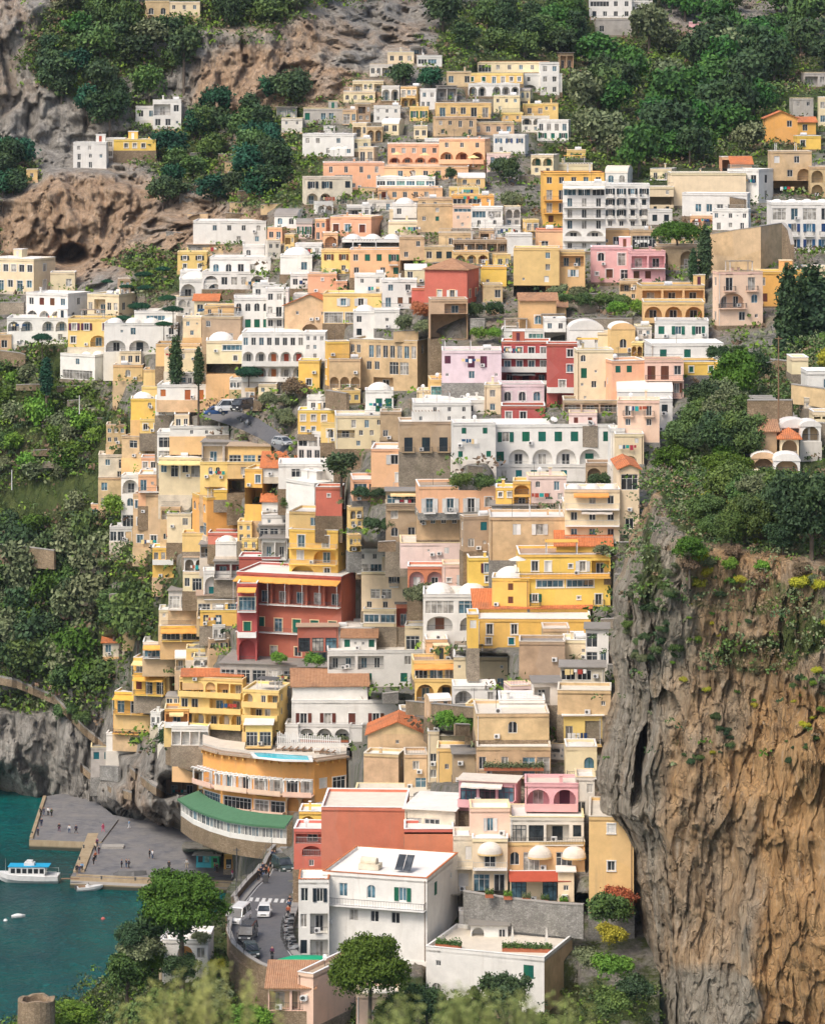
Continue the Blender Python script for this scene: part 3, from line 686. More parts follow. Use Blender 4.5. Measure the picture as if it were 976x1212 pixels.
town('21', """
-10 -108 204 80 0|O f|w5/d5_/d5_/c4|b|yellow orange hotel with long balconies and awnings left of the tall white hotel|aw=y cl=2 f=4 cap=shutter_r
58 -72 208 170 0|W f|G3^/d3_/d3_/d3/a2=/w3|k|tall white hotel with a glazed roof terrace and blue arched windows|sh=u awo=1.6 dd=-3 f=4
204 -66 362 92 0|W f|s4~/s4~/s4~/w4|k|pale grey white hotel wing with four columns of balcony doors|dd=-4
360 -58 446 34 0|C f|n1w1/n2/c2|k|cream block with a small turret right of the white hotel wing|cl=1
437 -106 700 10 0|C f|n2w1n2q1n1|w|wide cream mansion with a long roofline above the road on the right|tr=w hs=1 f=3 cl=2
480 -34 722 48 18|W f|n1w4n1|w|white lower storey of the cream mansion with a balustraded terrace|cl=0 f=2 dd=-6
585 22 722 96 14|W f|w1q1w1q1w1/d1w1d1|u|white shop building with blue framed doors beside the parking wall|f=3 dd=-10
360 24 442 76 0|W g|c2|k|low white annex with two dark blue shuttered windows beside the white wing|dd=-8
640 -118 806 0 62|W f|g1w1/w1n1|k|white house with a brown rendered side left of the stone arch house|sd=s1/w1 f=4 d=8
616 -162 718 -110 0|P f|n2|k|peach house top with a little red roof above the white house|f=3
650 -138 720 -104 0|P T|q1|k|tiny red roofed dormer building among the upper right roofs|f=2 dd=-6
790 -182 930 -30 0|T f|c1n1w1n1/n1w1A1/n2|w|stone arch house with pale windows above the stone steps|f=8 fm=stone_brown
925 -128 1010 -20 0|T f|A1w1/A1w1|v|brown house with purple arched openings at the right edge|f=10
788 -2 1000 170 0|W d4|G1d1G1d1/s4~/s4~|u|big white domed hotel with glazed loggias at the right edge|f=8 fm=stone_wall cl=0
158 154 302 278 0|K f|r1d1/q1c1d1|b|bright pink villa left block with an arched window|tr=w f=4 dd=-2 cap=trim_white
296 168 418 280 0|K f|o2_/c2n1|b|bright pink villa right block with a shaded loggia and balcony|f=4 dd=-1 cap=plaster_K
196 92 302 162 0|U f|q1w2|g|ochre penthouse house standing on the pink villa|f=3 rc=w
294 94 392 158 0|T f|G1|k|tan glazed penthouse beside the umbrella pine|f=3 rc=w
-2 168 136 318 0|U f|n1o1/n1s1/w1n1|w|ochre yellow house with an open roof loggia left of the pink villa|f=5 sh=w
-30 92 66 176 0|P f|d1n1|r|peach house corner with a red band above the ochre yellow house|f=3 cap=shutter_o
-30 362 70 400 0|U tb|w1n1|k|low house with a wide brown tiled roof below the ochre yellow house|f=5
333 288 556 350 0|U f|o3=|v|upper storey villa with three shaded purple brown loggias|rc=t cap=roof_white in=U deep=2.2
340 346 552 417 0|U g|a3=|k|stone coloured arcade storey with three wide arches under the loggias|in=U deep=2.2 nc dd=-3 f=1
380 412 567 474 0|W g|c1s2|g|white lowest storey with green shutters under the three arches|nc dd=-5 f=3
368 492 622 560 0|W f|c3_|g|white balcony house with a big flat roof and three teal shutters|dd=-4 cl=1
405 556 612 604 0|Y g|c3|g|yellow lower storey beneath the white balcony house|nc dd=-5
588 240 762 430 -14|Q f|d2~/a1r1~/n1w1q1|b|pale pink house with one big arched loggia on the right slope|f=6
734 240 912 362 0|O f|w1n1w1n1/c1n2|b|peach ochre house right of the pale pink one|f=8
896 222 1000 262 0|C f|w2n1|k|cream house behind the tall cypresses at the right edge|f=6
-6 404 70 492 0|W f|w2/n2|w|white roof block beside the red hotel top|f=3
82 440 202 518 0|W V|r1q1|v|white vault roofed house with a dark purple arched window|f=5 sh=v
228 438 312 526 0|U V|r1|b|cream vault fronted house with one brown arched window|f=5
180 452 236 520 0|C f|n1q1|k|narrow cream link between the two vault fronted houses|f=5 dd=2
108 514 236 706 0|C f|r1n2/e1q1n1/q1w2/q1n1|g|tall stepped cream house right of the red hotel|f=5
202 552 352 700 -30|P f|c2n1/n2q1/n1|g|peach house with two bright green shutters|f=4 sd=n/w1/n dd=-2 tr=n
345 548 482 682 0|Q f|e1e1w1_/d1s2|b|peach terrace house with brown closed doors and blue doors below|f=4
250 656 442 712 0|W v|n1|k|white barrel vault roofed annex below the peach house|f=3 nc
388 686 442 800 0|W f|c1/n|k|narrow white house with a teal shutter at the edge of the trees|f=4
250 690 396 838 0|Q f|d2~/w2/n|b|pale pink three storey house below the white vaulted annex|f=6 dd=-6
860 540 918 600 0|C f|n1|k|small cream gatehouse above the stone steps|f=4 D=497
914 588 1010 680 0|W f|n1w1|k|white garden wall house at the right edge above the tombs|f=4 D=489 nc
""")
town('01', """
-60 196 180 312 62|C f|w6/d2w1d1w1|w|long cream house with an orange door under the left cliff cave|sd=w1/e1 sh=y cl=2 f=4 tr=w d=10
176 242 262 306 0|C f|n1w1|k|low cream annex beneath the cave on the left cliff|f=4 nc
676 62 932 146 0|W f|n1w3r1/n2w1w1|w|wide white house on the upper left hillside beneath dark trees|f=5 cl=3
655 146 786 182 0|A m|G4|b|long porch building with a rusty sloping roof below the wide white house|f=4 rc=t
850 148 926 196 0|W f|r1n1|k|small white square pavilion with one arched window|f=4
734 190 948 256 0|W f|r2w2n1|k|white house with two big arches on a roof terrace left of centre|f=3 cl=1
708 240 932 302 0|W f|a1w3a1|k|white house with dark doors below the two big arches|f=4
628 268 852 338 0|W d2|a1n1a1n2|k|low white domed house with a fancy scrolled gable|f=4
630 236 700 300 0|W f|a1|k|white scrolled gable chapel on the upper left hillside|f=4 nc
680 340 762 398 0|C t|w1n1|k|small white chapel like house with a shallow gabled roof|f=4
716 358 822 428 0|U f|w2n1/n|k|tan house tucked left of the white hotel with green arched windows|f=5
884 284 1000 338 0|W f|w3|k|white penthouse above the green arched windows with a planted terrace|f=3
820 332 1010 452 0|W f|r6/c6|g|white hotel with six green arched windows|f=4 tr=n
1000 300 1010 452 0|W f|n|k|thin white party wall house beside the green arched hotel|f=3 nc
82 318 302 424 64|W f|w1c2w1/a3q1|b|large white house with brown doors and half hidden arches at the far left|sd=w1/w2 cl=2
24 402 238 492 0|W f|a2n1a2/n3w1|k|white terraced base house below the brown doored white house|f=5 cl=1
-10 460 40 522 0|T g|w1|k|brown stone shed at the left edge below the white houses|f=5
300 320 476 392 60|C f|w1o1w2|k|cream white house with pale side and small porch at the left|f=4
470 378 620 422 0|W f|n1g1n1|k|long low white flat roofed house among teal trees|f=4 nc
238 404 412 504 0|V f|s2n1c2/w1n1a1w1|v|golden yellow villa with purple shutters and pilasters on the left|tr=w
364 420 622 522 0|W d4|n1q1w1n2w1/a2n2|k|sprawling white multi domed house right of the golden villa|f=5
545 492 700 572 0|U g|n1|k|blank ochre retaining block at the head of the left stairway|f=8 nc fm=stone_brown
575 512 706 590 0|C f|w2n1/w1n1|k|cream house behind the tall cypress pair|f=5
203 532 402 622 70|W d3|n1w1n1/G1|t|low white house with a teal porch above the left gardens|f=5 sd=q1/n
396 566 500 622 0|U g|n1r1n1|k|low ochre house with a tiny domed lantern on the left|f=5
502 582 572 640 0|U f|n1|k|small brown topped house left of the cypresses|f=5
704 398 872 532 30|B g|w1n2/n1w1/n|k|tall brown stone house with a rubble roof right of the ochre wall|f=5
722 482 925 600 0|C d2|n1g1n1/n1r1n1/n2|k|cream house with a domed roof and one large round window|tr=w f=6
640 400 704 472 0|C f|w1q1/w1|k|thin pale house with aerials on the left hillside|f=5
458 684 546 760 0|Y d1|n1r1/n|b|small golden house with a white low dome and one arched window|f=6
496 642 552 692 0|V f|n1|k|small plain yellow block behind the golden domed house|f=5
550 636 810 690 0|W f|c1n1e1e1n1c1|o|white upper storey with reddish shutters above the teal arches|f=2 sh=o nc hump
544 686 722 744 0|W f|r3n1|t|white lower storey with three wide teal glazed arches|f=8 fr=t
""")
town('11', """
-100 452 120 622 0|W f|w8/a5=/a5=|o|white hotel with two storeys of arched loggias and red doors|f=5 cl=2
-15 300 46 446 0|W f|w2/w1d1_/w2|k|white house with dark green windows beside the tan gable|f=4
418 20 542 68 0|C d2|n1w1|k|cream tiered domed house uppermost above the peach villa|f=2
412 64 542 112 0|C f|n2w1|k|cream base house with a curved terrace under the tiered domes|f=4
514 2 700 102 0|T f|n1w1n1w1/w1c1n2/n2w1|g|tan stone house with small green shutters below the ochre one|f=6
638 6 706 88 0|Q f|g1/w1q1/w1|g|narrow pinkish house with a glazed upper window right of the tan stone one|f=5 dd=-5
702 14 812 84 0|W f|G2/r2_|t|white house with a turquoise blind and arched lower door beside the rock gully|f=8 dd=-5
208 48 392 118 40|P f|c1w1s1|b|peach orange villa with white roof edging on the upper left|sd=n f=4 tr=w
186 104 236 156 0|P f|A1|k|little peach arch building beside the peach villa|f=4 nc
250 126 456 172 0|W d3|n3|k|low white humped roof building between peach villa and pink house|f=3
178 164 282 248 0|V f|s2/n1w1|b|pale yellow house with two brown shuttered windows|f=5
278 162 462 262 0|P f|w1c1c1s1~/w1n1w1c1~|g|long pink orange house with green shutters|f=4 tr=n rc=w
454 118 538 238 0|T f|n1w1/w1n1/n2|w|plain tan tower like house right of the long pink orange house|f=4
538 152 642 208 0|T f|w1c2|k|tan house with dark doors behind the red house|f=4
588 104 706 160 0|T f|n1w3|k|low tan house with a white roof left of the long balconies|f=4
640 128 832 172 0|B f|o5_|r|brown house with a long red balcony and pergolas|f=3 in=B
644 170 764 214 0|U f|a3|r|ochre arcade house with three red framed arches|f=4
830 108 916 186 0|W f|n1/n1|w|plain white block left of the peach corner house|f=3 nc
850 156 1010 330 0|U f|n1w1/n1w1/q1c1/n2|w|tall ochre house with a small balcony at the centre right|f=5 rail=i
738 222 826 292 0|Y g|n1/w1n1|k|yellow house with a planted green roof terrace|f=5
744 284 812 348 0|T g|n1w1|w|tan lower house beneath the green roof terrace|f=5
540 232 732 352 44|S hb|n1s1s1n1|w|brick red house with yellow corner strips and hipped brown roof|tr=c sh=w f=5 dd=-4
494 296 546 358 0|S f|n1|k|low red annex left of the hipped roof house|f=4
470 230 546 278 0|C v|w1n1|k|cream curved roof house left of the brick red house|f=4
390 268 512 366 0|W f|w2/d1c2_|b|white house with a straw awning terrace and brown doors|f=4 cl=2
294 250 402 322 0|W f|w2/n1w1|k|white terrace house with a dark grille below the long pink orange house|f=4
132 246 232 316 0|P f|n1q1n1/n|k|peach cube house with a white cap, left centre|f=4
230 272 268 308 0|P f|n1|k|low peach extension next to the peach cube house|f=4 nc
34 182 146 250 0|W d1|n1w1|k|white domed church like house with curved flank|f=4
70 248 172 300 0|W f|w2n1|k|white house just below the domed church like one|f=4
80 320 200 372 0|W f|w3n1|t|low white house with teal striped windows above the tan gable|f=4
184 316 388 422 0|V f|n1s1s1n1/G2n1|w|pale yellow house with two white windows on the upper storey|f=5 rc=c
48 360 248 476 20|T x|q2/n1A1n1|k|tan gabled house with a white roof edge|f=4
290 378 372 476 0|W d1|w1n1/c1n1|k|white stepped house with a domed top|f=5
364 374 452 440 0|W f|n1q1n1|k|white stepped extension reaching right from the domed top|f=5
873 340 1000 442 0|U tb|n1r1n1|k|ochre gabled house with a brown tiled roof left of the garden pillars|f=4
560 336 690 478 0|T g|n1o1/n2/n2|k|ruin like tall stone house with a creeper covered top|f=6 nc
190 484 276 640 -10|Y f|n1/n1d1/n1|t|tall golden yellow gable house with white edging|f=5 tr=w rc=t
98 550 172 652 0|Y f|n1/r1|t|golden yellow lower house with a blue arched door|f=5
120 452 192 552 0|W f|w3/w2n1/w1|k|white house end with narrow windows above the golden yellow house|f=4
275 482 588 662 74|T f|w2n1d7/n2w2n1G2n1/n2o1n2|t|long brown building with seven turquoise doors and a white edged roof|sd=w1n1/n1w1/n d=12 sh=t rc=w f=4 D=645 cap=roof_white cl=0
205 545 315 652 0|T g|n1/A3|k|rough stone house with three small arches below the golden gable|f=5
332 655 430 732 0|W d1|n1e1e1|g|small white house with two dark green doors and a red edge|f=5
600 516 808 630 0|L f|c1n1e1e1n1/q1n1w1n1q1|v|lilac house with violet shutters left of the red hotel|tr=n f=5 rc=c
560 618 752 692 0|V f|g1w1g1n1g1|t|yellow house with big turquoise windows below the lilac house|tr=w f=2 fr=t D=632
512 655 562 740 0|C f|n1/w1|k|cream corner house left of the turquoise windows|f=4 D=634
536 690 772 744 0|W f|w4n1_|k|white terrace house with a pale balcony below the turquoise windows|f=6 D=628
748 636 806 740 0|C f|w1/w1|k|narrow cream house squeezed against the lilac base of the red hotel|f=5 D=630
808 440 960 486 0|W f|n1w1n1g1|k|white rooftop house on the red hotel|f=2 dd=4
808 484 976 636 0|R f|d4=/d4=/a3=|v|red hotel main block with white balconies, arches and roof house|tr=w in=R bal=W D=630 f=0 cl=1 cap=trim_white rc=c
804 634 958 712 0|L g|r3=|k|lilac storey with three arched windows and white balcony beneath the red hotel|tr=w D=629.5 bal=W f=0 nc
808 710 960 776 0|R g|w2n1|k|dark red base storey with two small windows under the lilac one|D=629 nc f=4
966 492 1076 714 0|R f|n1w1/n1r1/d1=/n1A1n1|v|dark red hotel wing with a big arched entrance and white balcony|tr=w D=627.5 bal=W
""")
town('12', """
96 15 242 100 0|Y f|w3n1/w3n1|k|bright lemon yellow house upper storeys with white edging|f=1 tr=w rc=c D=628 hs=1.2,1
94 92 222 192 18|W f|G3/d4|u|white lower part beneath the lemon yellow storeys beside the road|f=4 D=626 nc
176 60 242 130 0|V g|r1|g|small yellow annex with a green arched window on the lemon yellow house|D=624 f=4 nc
228 34 440 152 0|C f|n1d2w2/o1w2q1w1/n1w3|k|cream stepped house with many terraces right of the lemon yellow one|f=5 cl=4
384 20 458 122 0|B f|n1/w1n1|w|brown tower like house behind the cream stepped one|f=4
340 88 436 134 0|W f|n2r1|r|white annex with a dark red arched window|f=3 D=618 nc
452 56 636 162 0|B f|e1e1e1~|k|brown stone house with three tall dark doors|f=5 rail=i
500 -10 702 62 0|W f|n1w3/r1n1r2|k|white house with three round topped windows above the brown stone house|f=4
560 30 570 40 0|W f|n|k|slender white chimney house behind the round topped windows|f=1 nc dd=9
352 150 634 285 0|P f|n1s1s1n1c1/n1s1s1n1|w|large peach house with white quoins and white shuttered windows|tr=w rc=w f=3 D=596
288 258 522 334 0|P f|G3q1w1/n1a1n2|w|peach terrace base with a fenced balcony beneath the large peach house|f=4 D=590 in=P nc
640 60 788 192 0|W f|c2/n1/c1n1c1|g|white house with green shutters and pale green balcony wall|f=5
780 66 1206 214 0|W f|s1c6/c1a4n1|g|long white hotel with dark green shutters and a row of arches|f=3 D=612 sh=t cl=5 bal=W tr=n deep=1
790 205 1105 268 0|W f|w1c1c1w1c1n1|t|white lowest storey below the long white hotel|f=5 D=610 nc
1190 80 1240 210 0|W f|q1/w1/q1|k|narrow white stair house at the right end of the long white hotel|f=5
520 282 790 376 0|P f|D3r1~|w|long peach house with three white french doors and a round topped window|f=1 tr=w D=577 rc=t
512 372 662 470 0|T f|w4/n1|k|brown lower storeys with four windows below the three french doors|f=3 D=576 nc
404 342 522 476 0|B f|w1n1/r1w1|k|dark brown stone corner house with an arched window|f=5 cl=0 D=573
404 300 524 362 0|B m|G2_|k|glazed rooftop pergola on the dark brown corner house|rc=g f=1 D=574 in=B
664 388 770 512 -12|B f|n1c1/w1q1|t|brown narrow house with a teal door and white dome roof|f=5
788 286 852 364 0|Y f|r1w1/n1|k|small golden yellow house with an arched window beside the orange one|f=4
848 264 910 352 0|O f|A1/o1|k|orange house with one dark arch and a loggia below|f=4
904 246 1036 342 0|N f|r1d1/n1w2|w|pale pink house with a roof terrace left of the white balcony block|f=4
768 390 1036 542 0|T f|n1s2n1/n1q1n1|w|brown stone house with two white shuttered balcony windows|f=5 sh=w tr=n rail=i cl=3
1024 335 1036 400 0|C f|n|k|sliver of cream party wall house by the brown stone house|f=2 nc
775 350 930 396 0|A m|n1o2|k|grey roofed shelter house on the brown stone house|rc=g D=574 f=1
1030 292 1222 476 0|C d3|n1w1w1_/w1w1w1_/w3_|k|cream white block with three full length balconies and humped roof|f=4 tr=n rail=p
1222 220 1290 452 0|C x|G1/n1/w1|k|narrow cream house with an orange tiled gable beside the headland trees|f=4 d=14
50 272 250 392 -104|W f|G1n1/a3|w|white and salmon house with a planted roof, its white arched end to the left|f=4 sd=n1/n th=1 tr=n yaw=1
158 284 250 386 0|S f|n1q1n1/n|b|salmon wall house with a small brown window|f=4 dd=-5 nc
28 204 246 292 0|W f|n1G1w1n1w1/w1n1|k|white house with a little tiled roof and green terrace|f=4
-30 215 140 250 0|W T|n|k|orange tiled lean-to roof building on the white terrace house|f=1 nc dd=-3
-30 334 50 374 0|W t|n1|k|low white house with bright orange tiles left of the salmon one|f=4
-30 384 74 420 0|W f|w2|k|low white terrace building above the dark canopies|f=4
-40 420 66 462 0|A m|G3_|k|upper dark canopied restaurant terrace with a white balcony|rc=g f=2 in=W
-30 466 60 536 0|W m|o2_|k|lower dark canopied restaurant terrace with two ivy clad posts|rc=g f=3 in=W
64 374 272 440 36|U f|n1w1n1|b|top block of the ochre gold house with a reddish window|f=1 tr=n A=656 sd=w1 sh=b
64 436 272 614 36|Y f|d2_/s1a1_/A1r1|w|ochre gold house with a big round arch and curved balconies|A=654 tr=w in=Y f=4 rc=t nc bal=Y sd=n/n/n
300 502 486 585 0|W f|w2n1G1/G4_|k|cream white hotel terrace with large windows below a painted roofline|cl=2 f=1 A=650
318 580 486 720 0|C f|n3s1n1/n1G2n1w1/w2n1|k|cream hotel with a blue doored balcony right of the red hotel| f=4 cl=0 A=647
390 530 486 700 20|C f|q1n1/w1/w1n1|w|tall cream corner hotel block with a stepped side| f=4 cl=1 A=645
455 480 722 570 0|N f|n1q1c1n1/n2s1n1|w|pale pink house with climbing plants on the terrace|tr=n f=1 D=572 rc=c sh=w
480 562 606 648 0|S f|a2|w|salmon pink house with two big arches|in=K f=4 D=569 nc deep=1
604 556 722 648 0|Q f|q1s1|w|pale peach lower corner house beside the two salmon arches|f=4 D=570 nc
694 532 872 632 0|Y f|n1D2n1/n1w1c1n1|v|golden yellow house with a green awning and violet doors|f=5 aw=g sh=v D=547
775 602 905 705 0|Y d1|n1c1n1/n1c1n1|b|golden yellow cube house with a white pyramid hump and red shutters|f=3 D=541 tr=n
870 520 1190 600 0|Y f|n1w1s1n1q1s1o1_|w|upper storey of the big yellow villa with roof terrace and parasol|f=1 tr=w D=544 cl=3 hs=1
1000 488 1190 532 0|Y T|n1|w|orange tiled top roof building of the big yellow villa|f=1 D=546 d=6 nc
872 590 1190 702 0|Y f|n1g1g1n1/s1n1q1d1|g|lower storey of the big yellow villa with a green blind|f=4 tr=w D=541.5 nc
716 708 1120 762 0|Y T|n|w|long orange tiled roof building below the big yellow villa|f=1 D=535 d=7 nc cap=trim_white
724 745 1120 850 0|Y f|d1d1n1w1n1/w1c1n2c1|t|yellow villa with white quoins and green shutters under the long tiled roof|f=4 tr=w D=533 nc rail=i
690 730 728 850 0|Y f|c1/n1|w|narrow yellow flat house left of the quoined villa|f=4 nc
534 660 766 850 0|W d2|G2/a2/n2r1|b|white rounded house with two arches left of the yellow villas|f=5 tr=n D=541
""")
town('02', """
595 72 800 108 0|W f|n1w1r1n1|k|white curved terrace house by the bus stop road|f=3
550 92 700 196 0|W f|G2/G2_|g|white glazed winter garden house with a fabric roof|f=4 fr=w
706 128 860 200 0|A m|o2_|k|grey roofed open restaurant terrace building beside the yellow awning|rc=g f=2 in=C
798 142 948 218 0|V m|G3_|k|restaurant terrace with a large orange yellow canopy|rc=t f=2 in=V
424 108 553 186 46|T f|n1G1n1/n1q1|k|tan flat roofed house with a glazed corner on the left slope|f=4 rc=w
345 172 492 264 0|E f|w1G1/n1w1n1|k|weathered ecru house beneath the tan flat roofed one|f=4 aw=y
556 180 712 312 0|C f|w1d1w1G1^/n1|t|cream hotel storey with a pale yellow awning and turquoise doors|aw=n f=4 tr=n
700 196 800 312 0|V f|n1r2n1/n|k|yellow rendered hotel block with two small arched windows|f=5 tr=n cl=0
796 196 948 308 0|U f|n1w1w1n1/n2|k|peach yellow wall house under the orange yellow canopy|f=5 nc
856 222 948 404 30|O f|n1w1/n2/n1|w|ochre tall house beside the narrow stairway|f=5
484 240 658 352 0|P f|d1q1a1a1_/n2a2|t|peach hotel with twin arched loggias and a blue lettered band|f=4 in=P tr=n
424 244 488 426 0|W f|a1/r1/G1|t|narrow white hotel tower with tall arches on the left slope|f=3 tr=n in=W
344 250 428 368 0|T f|w1n1/w1n1|k|tan terrace house left of the white hotel tower|f=5
318 344 358 402 0|P f|G1|k|small peach cottage at the left end of the slope|f=4
384 424 462 476 0|W f|G3|k|white glazed terrace house above the stone wall of the left slope|f=5
464 310 582 500 20|T f|w1n2/w1n1/w1w1|w|tall tan stone tenement block under the peach hotel|f=6 tr=w
562 352 632 480 0|T f|o1/w1/w1n1|k|tan block with a dark balcony cage right of the tall tan tenement|f=6
664 322 828 458 -60|O f|n1c1n1/n1|g|bright orange house with a flat tan roof and a green shutter|f=4 sd=r3/n1G1
748 294 806 330 0|Y d1|n1|k|small yellow domed roof house on top of the bright orange house|f=2
584 376 670 480 0|C f|n1w1/n1w1|k|cream house with a stair gable left of the bright orange house|f=5
638 446 736 512 0|V f|n2w1|k|small yellow house with a brown lean-to near the bright orange house|f=5
590 454 640 512 0|W t|n1w1|k|tiny white house with a reddish roof beneath the cream stair gable|f=4
534 496 608 602 0|Y f|w3=/n1|w|yellow balustraded house at the left foot of the stairs|f=5 cl=0
728 444 830 486 0|S f|n|k|salmon roof terrace house under the bright orange house|f=4 nc
754 476 828 528 0|W d1|n1|k|white domed terrace house beside the narrow stairway|f=4 nc
700 486 806 534 0|A m|o2|k|dark tiled pergola building left of the white domed terrace house|rc=g f=3 in=B
644 532 756 588 0|W m|a3|k|white arcaded house with a reddish brown terrace roof|rc=t f=4
640 580 740 650 0|C f|w1G1w1|k|cream terrace house below the reddish brown terrace roof|f=5
712 580 836 676 0|W f|a2_|t|white house with two large glazed arches and a glass balcony|f=4 deep=1
750 545 865 605 0|A m|o2_|k|dark roofed balcony house left of the brick red annex|rc=g in=R f=3
836 528 978 614 0|R f|n1c1n1|k|brick red annex with a gold framed wall panel under a white roof|f=4 tr=n nc rc=w
590 648 716 712 0|I m|G3_|k|grey canopied terrace house at the left of the red awning|rc=g f=4
690 666 838 740 0|C m|G3_|k|terrace house with a wide rusty red awning roof|rc=t f=4
""")
town('03', """
556 5 700 62 0|C f|w1n1w2/n1|k|cream house with a balcony wall above the yellow awnings|f=4
700 5 830 62 0|Y f|w1d1n1|b|golden yellow stair house left of the red hotel|f=5
562 60 706 112 0|Y f|G2^_|k|uppermost house of the yellow awning steps, beside the golden stair house|f=4 aw=y tr=n
500 118 655 172 0|W f|G2^_|k|second house from the top of the yellow awning steps|f=4 aw=y tr=n
464 176 618 236 26|Y f|d2n1^_|b|third house of the yellow awning steps with a straw coloured canopy|f=4 aw=n tr=n sd=n nc
468 228 604 304 26|Y f|c1d2^_|r|fourth house of the yellow awning steps with a red shutter|f=4 aw=y tr=n sd=n nc
398 296 560 372 24|Y f|d3^_|k|fifth house of the yellow awning steps with a sloping canopy|f=3 aw=y tr=n sd=n nc
394 362 530 440 20|O f|G1d2_|k|sixth house of the yellow awning steps, striped yellow|f=3 aw=y tr=n sd=n nc
372 436 480 500 0|W f|n1w1|k|white lowest house of the yellow awning steps above the sea wall|f=3 tr=n nc rc=w
318 486 432 592 0|A g|c2n1/n|t|grey stone base building right above the rocks with pale blue shutters|f=6 fm=stone_grey nc A=724
576 352 660 412 0|O f|o1=|k|small orange porch building with white posts left of the arcaded yellow hotel|f=4 in=O nc A=640
600 412 730 480 0|W f|o4|k|row of small white terrace cells beneath the arcaded yellow hotel| f=4 nc A=638
628 238 852 412 0|V f|o1a1a1o2=/d2n1o2=/o1a1o1a2=|w|arcaded yellow hotel left wing with red tiled balcony roofs|tr=n in=V rc=c bal=V yaw=-14 cl=0 A=642
848 288 1012 440 36|V f|a1n1d1o1=/n1o1d1n1=/a1n1o1n1|w|arcaded yellow hotel right wing below the glass house|tr=n in=V rc=c bal=V A=630
640 236 846 262 0|V T|n|w|terracotta tiled balcony roof building on the arcaded yellow hotel|f=1 d=3 nc A=641
770 192 1045 262 0|A m|G5|t|long low glass house with a grey roof below the red hotel|rc=g f=4 d=14 fr=w yaw=-8 A=642
858 408 952 484 0|V m|G2_|k|yellow garden bar pavilion with a white sheet roof by the pool|rc=w f=4 A=623
360 118 436 170 0|E T|w1n1|k|lonely grey roofed cottage among the trees on the left slope|f=4 dd=4
432 52 516 84 0|W v|n1|k|white tent roofed shelter house in the left woods|f=4 nc
582 598 690 664 0|B m|o2_|k|brown roofed open restaurant terrace above the pier cliff|rc=g D=690 f=5
690 618 746 672 0|O f|w1n1|k|little orange house between the brown restaurant terrace and the pool hotel|D=686 f=4 nc
698 494 756 562 0|W f|G1_|k|white balconied stair block at the left end of the pool hotel|D=676 f=5 nc
""")
# the big red hotel of the centre, in photo pixels
building(278, 682, 428, 786, 24, 'R', 'f', 'o6^_/c2d1e3_/r1w2G1', 'g', 'big brick red hotel with a long yellow awning and white partitions between balconies', {'deep': '1.5', 'A': '647', 'aw': 'y', 'tr': 'c', 'rc': 'w', 'f': '5', 'sd': 'n1q1/q1n1/n', 'cl': '0', 'd': '13', 'cap': 'trim_white', 'rail': 'i', 'awo': '2.4'})
building(281, 690, 304, 783, 0, 'R', 'f', 'G1^_/c1=/A1', 'g', 'red hotel corner tower with small yellow awnings at its left end', {'A': '644', 'aw': 'y', 'tr': 'c', 'f': '3', 'cl': '0', 'rail': 'i'})
building(352, 742, 400, 772, 0, 'R', 'm', 'G3', 'k', 'dark glass veranda building with a straw roof on the red hotel', {'front': '4', 'f': '0', 'fr': 'k', 'rc': 't', 'd': '3.6'})
